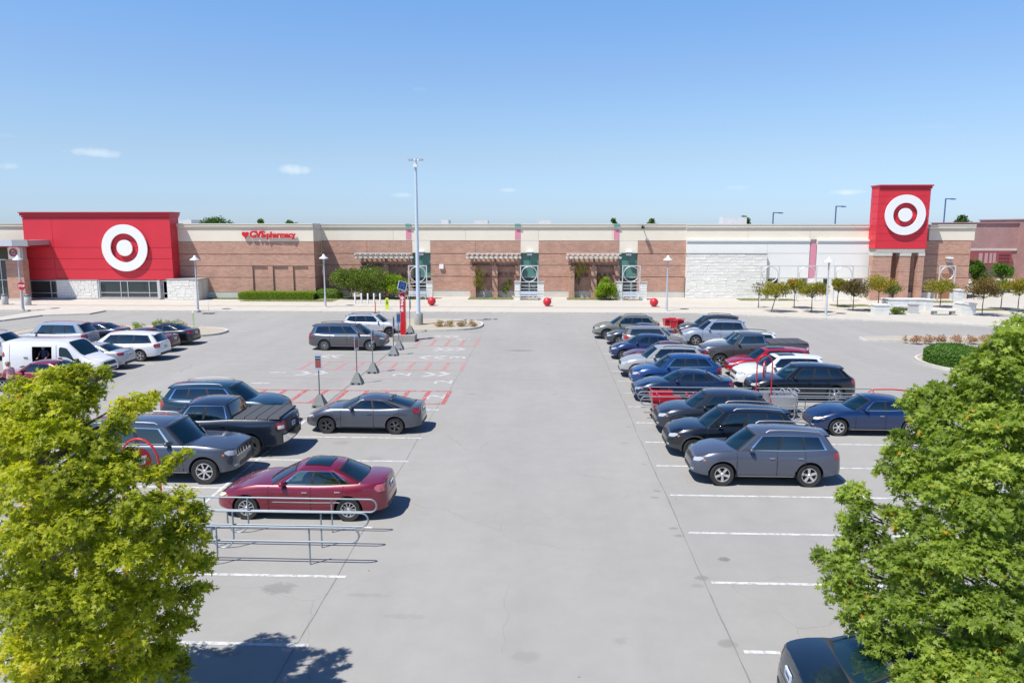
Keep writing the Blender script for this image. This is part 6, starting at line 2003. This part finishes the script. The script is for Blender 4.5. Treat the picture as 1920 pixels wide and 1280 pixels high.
def pose(lean=0.0):
    v = dict(pelvis=(0, 0, .95), spine=(.02+lean*.25, 0, 1.12), chest=(.02+lean*.6, 0, 1.34), neck=(.03+lean*.9, 0, 1.50), head=(.05+lean*1.05, 0, 1.60), crown=(.05+lean*1.15, 0, 1.70))
    for s_, k in ((1, 'l'), (-1, 'r')):
        v.update({'sh'+k: (.01+lean*.75, .19*s_, 1.42), 'el'+k: (.06+lean, .25*s_, 1.14), 'wr'+k: (.28+lean, .22*s_, 1.02), 'ha'+k: (.35+lean, .21*s_, 1.01), 'th'+k: (.34+lean, .17*s_, 1.05),
                  'hip'+k: (0, .10*s_, .90), 'kn'+k: (.03, .11*s_, .50), 'an'+k: (-.02, .12*s_, .09), 'to'+k: (.16, .13*s_, .04)})
        for q in range(4): v['f%d%s' % (q, k)] = (.43+lean+(.012 if q in (1, 2) else 0), .21*s_ + (q-1.5)*.024, .985)
    return v
RAD = dict(pelvis=(.155, .12), spine=(.145, .105), chest=(.165, .115), neck=.055, head=(.085, .095), crown=.075, sh=.06, el=.043, wr=.028, ha=.033, th=.010, hip=.095, kn=.06, an=.04, to=.035, f0=.009, f1=.009, f2=.009, f3=.009)
skin_m = M('skin', (.42, .24, .17), .55)
vloc = van.matrix_basis if False else Vector((vx, vy, 0))
person('person in a pink shirt bending beside the dark red car at the left edge', -25.0, YT(34.9) - 1.1, 0, 150, pose(.10), RAD, M('pink cotton', (.62, .33, .36), .8), skin_m, M('light hair', (.30, .20, .12), .8), M('blue jeans', (.06, .09, .16), .8))
person('person with grey cap inside the open side door of the white van', vx - .58, vy - .45, .28, -80, {k: (a, b, c*.86) for k, (a, b, c) in pose(.05).items()}, RAD, M('dark blue shirt', (.04, .06, .11), .8), skin_m, M('grey cap', (.35, .35, .36), .8))
c = Vector((-24.45, YT(34.7) - 1.1, 0))
t = thing('shopping_bag', 'bright red bag held beside the person in pink', 'bag', (c.x, c.y, .55))
MB().box(-.22, .22, -.12, .12, 0, .5).build('body', M('red bag', (.55, .02, .03), .5), t); MB().tube([(-.1, 0, .5), (-.08, 0, .66), (.08, 0, .66), (.1, 0, .5)], .01, 5).build('handle', M('red bag', (.55, .02, .03)), t)
t.location.z = 0

# ---------------------------------------------------------------- vegetation
LEAF_MAPLE = [(0, 0), (.08, .10), (.40, .06), (.20, .26), (.52, .58), (.17, .46), (.13, .62), (.0, 1.05), (-.13, .62), (-.17, .46), (-.52, .58), (-.20, .26), (-.40, .06), (-.08, .10)]
def leaf_cloud(name, pos, nrm, up, size, tone, mat, parent, shape='maple', extra=True, kind='stuff'):
    """many leaves in one mesh (numpy): pos, nrm, up (direction of the tip) as (n,3)"""
    n = len(pos)
    if shape == 'maple':
        base = np.array([(x, y - .0, 0) for x, y in LEAF_MAPLE]); base[:, 2] = -.22*np.abs(base[:, 0])**1.0 - .12*base[:, 1]**2
        tris = [(0, 1, 13), (1, 2, 3), (1, 3, 13), (13, 11, 12), (3, 11, 13), (3, 4, 5), (11, 9, 10), (3, 5, 9), (3, 9, 11), (5, 6, 8), (5, 8, 9), (6, 7, 8)]
    else:
        base = np.array([(0, 0, 0), (.30, .35, -.08), (0, 1, -.05), (-.30, .35, -.08)]); tris = [(0, 1, 2), (0, 2, 3)]
    nrm = nrm / np.linalg.norm(nrm, axis=1, keepdims=True)
    up = up - nrm * np.sum(up*nrm, axis=1, keepdims=True); up /= (np.linalg.norm(up, axis=1, keepdims=True) + 1e-9)
    rt = np.cross(up, nrm)
    k = len(base)
    V = (pos[:, None, :] + size[:, None, None]*(base[None, :, 0:1]*rt[:, None, :] + base[None, :, 1:2]*up[:, None, :] + base[None, :, 2:3]*nrm[:, None, :])).reshape(-1, 3)
    T = (np.array(tris)[None, :, :] + (np.arange(n)*k)[:, None, None]).reshape(-1, 3)
    me = bpy.data.meshes.new(name)
    me.vertices.add(len(V)); me.vertices.foreach_set('co', V.astype(np.float32).ravel())
    me.loops.add(len(T)*3); me.loops.foreach_set('vertex_index', T.astype(np.int32).ravel())
    me.polygons.add(len(T)); me.polygons.foreach_set('loop_start', (np.arange(len(T))*3).astype(np.int32))
    me.update(calc_edges=True)
    at = me.attributes.new('tone', 'FLOAT', 'POINT'); at.data.foreach_set('value', np.repeat(np.clip(tone, 0, 1), k).astype(np.float32))
    me.materials.append(mat)
    o = link(name, me, parent)
    if kind: o['kind'] = kind
    return o

def unit(n):
    v = rng.normal(size=(n, 3)); return v/np.linalg.norm(v, axis=1, keepdims=True)

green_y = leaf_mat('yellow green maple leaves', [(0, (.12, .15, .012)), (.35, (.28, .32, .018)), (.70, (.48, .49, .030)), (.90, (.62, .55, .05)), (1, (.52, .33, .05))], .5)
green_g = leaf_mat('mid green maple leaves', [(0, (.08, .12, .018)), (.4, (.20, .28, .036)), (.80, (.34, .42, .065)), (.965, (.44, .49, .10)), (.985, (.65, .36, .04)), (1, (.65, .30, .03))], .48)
bark = M('grey brown bark', (.13, .105, .08), .9, var=.25, vscale=8, bump=.6, bscale=20)

def big_tree(label, trunk, boughs, mat, leaf, seed, name='maple_tree', sprigs=26, per=8, orange=0.0, top_tone=None):
    """boughs: list of (x,y,z,r); leaves sit in star-like sprigs on the shell of each bough"""
    global rng
    rng = np.random.default_rng(seed); random.seed(seed)
    tx, ty, th = trunk
    t = thing(name, label, 'tree', (tx, ty, 0), group=None)
    mb = MB()
    mb.tube([(0, 0, 0), (.04, .02, th*.25), (-.02, .03, th*.5), (.05, 0, th*.75), (.02, 0, th)], .16, 10, r2=.035)
    mb.build('trunk', bark, t, smooth=60)
    mb = MB()
    for (bx, by, bz, br) in boughs:
        e = Vector((bx - tx, by - ty, bz)); s0 = Vector((0, 0, max(.9, min(th*.92, bz - .55*math.hypot(e.x, e.y)))))
        m_ = s0.lerp(e, .5) + Vector((random.uniform(-.15, .15), random.uniform(-.15, .15), .12))
        mb.tube([s0, s0.lerp(m_, .5) + Vector((random.uniform(-.12, .12), random.uniform(-.12, .12), -.08)), m_, m_.lerp(e, .5) + Vector((random.uniform(-.08, .08), random.uniform(-.08, .08), .06)), e], .036, 5, r2=.006)
        for q in range(5):
            d = Vector(unit(1)[0]) * br * .8
            mb.tube([m_.lerp(e, .75), e + d*.8], .009, 4, r2=.003)
    mb.build('branches', bark, t, smooth=60)
    P0, N0, U0, S0, T0 = [], [], [], [], []
    for (bx, by, bz, br) in boughs:
        br *= 1.0
        ns = int(sprigs * (br/.40)**2)
        d = unit(ns); d[:, 2] = np.where(rng.random(ns) < .62, np.abs(d[:, 2]), d[:, 2])
        d /= np.linalg.norm(d, axis=1, keepdims=True)
        rad = br * (rng.random(ns)**.45) * np.where(rng.random(ns) < .12, 1.22, 1.0)
        c = np.array([bx - tx, by - ty, bz]) + d*rad[:, None]*np.array([1, 1, .92])
        ax = d*.75 + np.array([0, 0, .65]) + rng.normal(size=(ns, 3))*.25
        ax /= np.linalg.norm(ax, axis=1, keepdims=True)
        bt = rng.normal()*.10
        st = rng.normal(size=ns)*.09
        for k in range(per):
            a = 2*math.pi*(k + rng.random(ns)*.6)/per
            e1 = np.cross(ax, np.array([.3, .9, .1])); e1 /= np.linalg.norm(e1, axis=1, keepdims=True); e2 = np.cross(ax, e1)
            out = e1*np.cos(a)[:, None] + e2*np.sin(a)[:, None]
            up = out + ax*rng.uniform(-.1, 1.1, ns)[:, None]
            nr = ax + out*(-.35) + rng.normal(size=(ns, 3))*.38
            P0.append(c + out*.02 + rng.normal(size=(ns, 3))*.018); N0.append(nr); U0.append(up)
            S0.append(leaf*rng.uniform(.65, 1.2, ns))
            # tips of the shoots are younger and lighter
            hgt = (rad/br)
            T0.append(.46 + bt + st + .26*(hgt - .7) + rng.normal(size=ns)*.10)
    P0, N0, U0, S0, T0 = (np.concatenate(a) for a in (P0, N0, U0, S0, T0))
    if orange: T0 = np.where(rng.random(len(T0)) < orange, .995, np.minimum(T0, .95))
    # the leaves nearest the camera stay single, the rest of the crown is one part
    camp = np.array([0 - tx, 0 - ty, CAM_H])
    dist = np.linalg.norm(P0 - camp, axis=1)
    order = np.argsort(dist)
    single = order[:260]; rest = order[260:]
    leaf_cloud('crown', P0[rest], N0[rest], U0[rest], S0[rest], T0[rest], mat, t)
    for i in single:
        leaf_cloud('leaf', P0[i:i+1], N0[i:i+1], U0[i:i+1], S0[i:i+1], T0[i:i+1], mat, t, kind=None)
    return t

def B(px, py, Y, r):
    p = PY(px, py, Y); return (p.x, p.y, p.z, r)
# left tree
def B2(px, py, Y, rpx):
    p = PY(px, py, Y); return (p.x, p.y, p.z, rpx*Y/1400)
lb = [B2(a[0], a[1], min(a[2], 12.9)*.87, a[3]) for a in (
 (40,738,12.3,34),(100,716,12.2,34),(148,704,12.4,30),(192,700,12.5,16),(5,780,12.0,45),(90,760,11.9,55),(150,760,12.2,36),(168,738,12.6,30),
 (235,770,12.3,30),(262,758,12.5,26),(284,748,12.7,17),(225,800,12.0,30),(30,830,11.6,60),(110,830,11.4,62),(185,850,11.6,50),(235,870,11.9,34),
 (325,868,12.4,18),(345,855,12.5,14),(290,892,12.1,28),(220,905,11.3,50),(140,910,11.0,62),(50,920,11.0,66),(290,950,11.6,36),(335,945,12.0,36),(365,965,12.2,28),
 (380,975,12.3,16),(260,970,11.0,52),(340,1005,11.8,44),(375,1010,12.1,22),(150,1000,10.7,66),(50,1020,10.6,70),(230,1050,10.7,58),(320,1060,11.3,50),(370,1060,11.9,32),(392,1055,12.1,14),
 (350,1120,11.6,38),(380,1105,12.0,20),(280,1125,11.0,54),(180,1120,10.5,62),(80,1130,10.4,72),(320,1175,11.4,42),(355,1170,11.9,18),(240,1195,10.8,56),(140,1210,10.5,66),(40,1230,10.4,70),
 (310,1225,11.3,34),(335,1250,11.6,24),(260,1265,11.0,50),(170,1290,10.8,60),(80,1300,10.8,70),(330,1300,11.5,34),(-40,800,12,70),(-60,950,11.5,80),(-60,1150,11.2,80),
 (40,880,12.4,60),(120,960,12.2,60),(200,1000,12.3,60),(60,1080,12.2,66),(160,1060,12.2,60),(240,1120,12.3,56),(120,1160,12.2,66),(200,1230,12.2,60),(60,790,12.6,52),(130,820,12.6,52),(120,760,13.6,60),(200,900,13.8,70),(100,1000,14,90),(280,1020,13.5,60),(220,1150,13.6,80),(60,1150,14,90),(300,1240,13.2,50))]
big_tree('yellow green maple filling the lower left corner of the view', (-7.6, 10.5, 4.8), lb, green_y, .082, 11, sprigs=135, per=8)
rb_ = [B2(*a) for a in (
 (1915,640,12.0,50),(1870,670,12.2,40),(1905,710,11.8,60),(1835,690,12.5,30),(1815,720,12.5,34),(1850,740,12.0,50),(1770,745,12.6,34),(1795,780,12.2,44),(1725,755,12.6,30),(1702,760,12.8,18),
 (1745,800,12.2,38),(1700,830,12.4,30),(1860,800,11.7,58),(1920,800,11.5,60),(1780,850,11.8,52),(1710,870,12.2,36),(1675,850,12.6,20),(1665,880,12.5,24),(1850,880,11.3,62),(1700,915,12.1,34),(1915,900,11.2,66),
 (1770,930,11.5,54),(1600,925,12.3,24),(1582,932,12.5,16),(1615,960,12.0,28),(1665,960,12.3,18),(1590,985,12.2,26),(1850,970,11.0,64),(1690,975,12.0,30),(1730,990,11.5,42),(1635,1010,11.9,36),(1590,1025,12.1,30),
 (1535,1042,12.4,17),(1562,1060,12.2,26),(1600,1080,11.8,42),(1690,1060,11.3,54),(1780,1050,10.9,60),(1870,1060,10.7,68),(1565,1105,12.0,28),(1620,1140,11.5,46),(1700,1150,11.0,58),(1800,1150,10.7,66),(1900,1160,10.5,70),
 (1600,1165,11.7,26),(1650,1200,11.3,44),(1740,1230,10.8,58),(1840,1240,10.6,68),(1930,1250,10.5,70),(1690,1255,11.1,38),(1700,1275,10.6,34),(1725,1290,10.4,50),(1790,1295,10.2,55),(1850,1290,10.2,60),(1760,1300,10.8,60),(1860,1330,10.7,70),(1980,700,12,80),(1990,850,11.5,90),(2000,1000,11.2,90),(2000,1180,11,90),
 (1850,780,13.6,70),(1780,900,13.6,70),(1860,1000,13.6,90),(1720,1080,13.2,70),(1850,1180,13.4,90),(1750,1250,13,70))]
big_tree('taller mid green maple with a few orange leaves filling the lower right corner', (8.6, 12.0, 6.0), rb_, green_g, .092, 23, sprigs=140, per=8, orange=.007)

def small_tree(name, label, x, y, h, r, mat, trunkh=None, n=1500, ls=.13, lean=0.0, group=None, z0=.13, cat='tree', clumps=9, flat=.7, tone=.5, tv=.18, tr=.05, multi=1):
    t = thing(name, label, cat, (x, y, z0), group=group)
    trunkh = trunkh if trunkh is not None else h*.55
    mb = MB()
    for k in range(multi):
        ox = 0 if multi == 1 else random.uniform(-.2, .2)
        mb.tube([(ox, 0, 0), (ox + lean*.4 + random.uniform(-.05, .05), 0, trunkh*.5), (ox*2 + lean, 0, trunkh), (ox*3 + lean*1.2, 0, h*.85)], tr, 6, r2=tr*.35)
    ctr = []
    for k in range(clumps):
        a = 2*math.pi*k/clumps + random.uniform(-.3, .3); q = random.uniform(.25, .75)
        ctr.append((lean + math.cos(a)*r*q, math.sin(a)*r*q, trunkh + (h - trunkh)*random.uniform(.15, .8), r*random.uniform(.32, .5)))
    ctr.append((lean, 0, h - r*.35, r*.42))
    for c_ in ctr: mb.tube([(lean, 0, trunkh*.85), c_[:3]], tr*.45, 4, r2=tr*.15)
    mb.build('trunk' if cat == 'tree' else 'stems', bark, t, smooth=60)
    pos, ton = [], []
    for c_ in ctr:
        m_ = n // len(ctr)
        d = unit(m_)*(rng.random(m_)**.4)[:, None]*c_[3]*np.array([1, 1, flat]); pos.append(np.array(c_[:3]) + d)
        ton.append(tone + rng.normal()*.12 + rng.normal(size=m_)*tv)
    pos = np.concatenate(pos); ton = np.concatenate(ton)
    leaf_cloud('crown' if cat == 'tree' else 'foliage', pos, unit(len(pos)) + np.array([0, 0, .8]), unit(len(pos)), ls*rng.uniform(.7, 1.3, len(pos)), ton, mat, t, shape='leaf')
    return t
yg = leaf_mat('plaza tree leaves', [(0, (.08, .10, .015)), (.4, (.21, .22, .025)), (.75, (.36, .31, .04)), (1, (.48, .27, .05))], .4)
dk_red = leaf_mat('reddish tree leaves', [(0, (.045, .030, .014)), (.5, (.12, .10, .025)), (1, (.24, .13, .04))], .3)
bush_g = leaf_mat('bush leaves', [(0, (.045, .08, .016)), (.5, (.13, .19, .03)), (1, (.25, .30, .05))], .35)
bright_g = leaf_mat('bright bush leaves', [(0, (.08, .15, .012)), (.5, (.20, .31, .018)), (1, (.36, .44, .04))], .4)
hedge_g = leaf_mat('clipped hedge leaves', [(0, (.025, .07, .008)), (.5, (.075, .17, .014)), (1, (.15, .27, .025))], .3)
brownish = leaf_mat('brown clump leaves', [(0, (.22, .14, .08)), (.5, (.40, .29, .18)), (1, (.52, .43, .28))], .3)
pinkish = leaf_mat('pink shrub leaves', [(0, (.28, .14, .09)), (.5, (.50, .30, .22)), (1, (.58, .48, .32))], .3)
def gx(px, py): 
    c = P(px, py, .13); return c.x, c.y
MPX = lambda y: y/1400*1.02
def put(px, pyb, pyt, rpx, mat, label, name='small_tree', group=None, **k):
    x, y = gx(px, pyb); h = PY(px, pyt, y).z - .13
    return small_tree(name, label, x, y, h, rpx*y/1400, mat, group=group, **k)
# bushes in front of the store
for a in ((657, 560, 503, 38, bush_g, 'leftmost multi-stemmed bush beside the shaded brick flank'), (693, 560, 504, 42, bush_g, 'tallest dense bush under the first pergola'), (738, 560, 515, 30, bright_g, 'right-hand green bush beside the first ring screen')):
    put(*a, name='bush_tree', trunkh=.9, n=6500, ls=.17, clumps=14, flat=.9, multi=3, tr=.04)
put(897, 558, 500, 18, yg, 'thin yellowing climber on the left pilaster of the middle pergola', name='small_tree', trunkh=.4, n=900, clumps=7, flat=1.3)
put(949, 556, 524, 16, bright_g, 'round green bush on the right of the middle pergola', name='bush_tree', trunkh=.3, n=1900, ls=.15, clumps=9, flat=1, multi=3)
put(1084, 558, 492, 20, yg, 'thin yellow green sapling on the left of the right pergola', trunkh=1.6, n=900, clumps=8, flat=1.1)
put(1122, 558, 512, 14, yg, 'wispy yellow sapling beside the big bright bush', trunkh=1.2, n=400, clumps=6)
put(1136, 562, 519, 23, bright_g, 'big bright green bush beside the right ring screen', name='bush_tree', trunkh=.2, n=4200, ls=.17, clumps=13, flat=1, multi=3, z0=.13)
# plaza trees
pl = [(1446, 585, 529, 25, yg, 'leaning yellow green tree nearest the white stone wall', dict(lean=.35)), (1489, 578, 520, 20, yg, 'second small plaza tree with orange tips behind the yellow one', dict(tone=.6)),
      (1521, 586, 528, 26, yg, 'round yellow green tree just left of the plaza lamp post', dict()), (1570, 576, 520, 16, yg, 'narrow tree just right of the plaza lamp post', dict()),
      (1599, 583, 526, 24, dk_red, 'dark reddish tree on its own grass oval', dict()), (1646, 577, 516, 32, yg, 'wide golden tree in front of the left tower pier', dict(tone=.7)),
      (1671, 578, 530, 20, bush_g, 'pale olive tree in front of the middle tower pier', dict(n=700)), (1762, 576, 524, 26, yg, 'round topped tree in front of the brown roller door', dict()),
      (1841, 592, 524, 30, dk_red, 'brownish tree on the grass right of the last plinth', dict(tone=.7)), (1876, 580, 520, 26, bush_g, 'grey green tree behind the brownish one', dict()),
      (1908, 585, 520, 22, yg, 'orange yellow tree at the right edge', dict(tone=.65)), (1422, 577, 528, 12, dk_red, 'small bare reddish sapling at the end of the stone wall', dict(n=200))]
for (px, pyb, pyt, rp_, mt, lab, kw) in pl:
    kw = dict(dict(n=2600, ls=.16, clumps=12), **kw)
    put(px, pyb, pyt, rp_*1.15, mt, lab, group='small trees of the plaza', **kw)
for (px, pyb, pyt, rp_, lab) in ((1828, 560, 488, 16, 'tall dark tree against the corner of the purple building'), (1880, 555, 498, 20, 'dark pine-like tree in front of the red window band'), (1838, 560, 515, 22, 'dense green tree at the foot of the purple building')):
    x = PY(px, 520, YM + 8).x; h = PY(px, pyt, YM + 8).z
    small_tree('far_tree', lab, x, YM + 8, h, rp_*(YM + 8)/1400, hedge_g if 'dense' not in lab else bush_g, n=2200, ls=.22, clumps=12, flat=1.1)
# trees showing over the roof
for (px, pyt, rp_, d_, lab) in ((386, 409, 26, 70, 'left part of the dark far trees peeping over the pharmacy roof'), (412, 406, 24, 72, 'rounded dark far tree crown over the pharmacy roof'), (489, 412, 13, 70, 'small far tree crown over the pharmacy lettering'),
                           (543, 413.5, 18, 75, 'low far tree crown left of the brick pier'), (1150, 411, 9, 60, 'small far tree crown over the right pergola bay'), (1222, 411, 11, 62, 'wide small far tree crown above the last brick bay'), (1395, 406, 11, 60, 'far tree crown beside the roof unit'),
                           (1803, 403, 19, 55, 'dark far tree crown right of the sign tower'), (232, 420, 10, 60, 'far tree crown hidden behind the red sign wall')):
    if px == 232: continue
    Yd = YM + d_; x = PY(px, 420, Yd).x; h = PY(px, pyt, Yd).z
    small_tree('far_tree', lab, x, Yd, h, rp_*Yd/1400, hedge_g, n=3000, ls=.34, clumps=12, flat=.9, group='trees seen over the store roof', tone=.35, trunkh=h*.6)
# shrubs in the islands
def shrub(px, pyb, rpx, hpx, mat, label, group, n=420, ls=.10, name='shrub'):
    x, y = gx(px, pyb); return small_tree(name, label, x, y, hpx*y/1400, rpx*y/1400*1.05, mat, trunkh=.05, n=n, ls=ls, group=group, cat='shrub', clumps=10, flat=.9, tr=.015, z0=.1)
for px, w in ((824, 'leftmost'), (843, 'second'), (865, 'third'), (886.5, 'rightmost')):
    shrub(px, 611.5, 10, 12, brownish, w + ' of the four brown grass clumps beside the lamp mast', 'brown clumps on the centre island')
names = ['second', 'third', 'fourth', 'fifth', 'sixth', 'seventh', 'eighth', 'ninth']
shrub(1697, 640, 6, 13, pinkish, 'thin ragged pink shrub at the left end of the shrub row', 'pink shrubs in the long island', n=120)
for px, w in zip((1718, 1741, 1766, 1794, 1822, 1848, 1872, 1900), names):
    shrub(px, 641.5, 12, 15, pinkish, w + ' shrub from the left in the pink shrub row', 'pink shrubs in the long island', n=520)
for px, py, mt, lab in ((226, 622, pinkish, 'small pinkish shrub right of the dark blue boot'), (258, 619, bright_g, 'yellow green low bush behind the black sedan roof'), (296, 612, bright_g, 'yellow green bush behind the black sedan, left of two'),
                        (324, 614, bright_g, 'yellow green bush at the right end behind the black sedan'), (343, 618, brownish, 'brown shrub on the left gravel island')):
    shrub(px, py, 14, 15, mt, lab, 'shrubs on the left island', n=500)
shrub(1681, 589, 13, 12, bush_g, 'trimmed round green shrub in the plaza planter', None, n=900, ls=.13)
shrub(1285, 625, 8, 8, brownish, 'brown dry clump right of the loose red carts', None, n=300)

def clipped(label, cx, cy, rx, ry, h, mat, n, name, cat, box=False, z0=.12):
    t = thing(name, label, cat, (cx, cy, z0))
    a = rng.uniform(0, 2*math.pi, n); u = rng.random(n)
    if box:
        per = rng.random(n); top = rng.random(n) < .45
        x = rng.uniform(-1, 1, n)*rx; y = np.where(top, rng.uniform(-1, 1, n)*ry, -ry); z = np.where(top, h, rng.random(n)*h)
        e = np.clip((rx - np.abs(x))/.5, 0, 1); z *= .8 + .2*np.sqrt(e)
        nrm = np.stack([x*0, np.where(top, 0, -1.0), np.where(top, 1.0, 0)], 1)
        pos = np.stack([x, y, z], 1)
    else:
        ph = np.arccos(1 - u*1.02); sx = np.sin(ph)**.75; cz = np.clip(np.cos(ph), 0, 1)**.55
        pos = np.stack([rx*sx*np.cos(a), ry*sx*np.sin(a), h*cz], 1)
        low = rng.random(n) < .3
        pos[low, 2] = rng.random(low.sum())*h*.7; pos[low, 0] = rx*np.cos(a[low]); pos[low, 1] = ry*np.sin(a[low])
        nrm = pos/np.array([rx*rx, ry*ry, h*h])
    pos += rng.normal(size=pos.shape)*.035
    leaf_cloud('foliage', pos, nrm + rng.normal(size=pos.shape)*.5, unit(n), .10*rng.uniform(.7, 1.3, n), .5 + rng.normal(size=n)*.2, mat, t, shape='leaf')
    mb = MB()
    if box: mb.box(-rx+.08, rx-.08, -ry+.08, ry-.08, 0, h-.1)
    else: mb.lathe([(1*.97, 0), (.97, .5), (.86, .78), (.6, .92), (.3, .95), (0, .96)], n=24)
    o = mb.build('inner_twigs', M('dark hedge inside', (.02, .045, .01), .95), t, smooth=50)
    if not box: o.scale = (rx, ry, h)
    return t
x, y = gx(1805, 694)
c_a = P(1752, 684, .13); c_b = P(1842, 684, .13)
rx = (c_b.x - c_a.x)/2
clipped('large round clipped green bush at the right of the lot', (c_a.x + c_b.x)/2, c_a.y + .7, rx, 1.7, 1.05, hedge_g, 22000, 'clipped_bush', 'bush')
c_a = P(447, 562, .13); c_b = P(590, 562, .13)
clipped('long low clipped green hedge under the pharmacy wall', (c_a.x+c_b.x)/2, c_a.y + .8, (c_b.x-c_a.x)/2, .8, .82, bright_g, 16000, 'hedge', 'hedge', box=True)
c_a = P(588, 560, .13)
clipped('taller rounded hedge end at the corner of the pharmacy wing', c_a.x + 1.1, c_a.y + .8, 1.9, .95, 1.05, bright_g, 5000, 'hedge', 'hedge')
# young green tree in front of the left island kept low
for o in list(COL.objects):
    if o.parent is None and o.type == 'EMPTY' and not o.children: bpy.data.objects.remove(o)
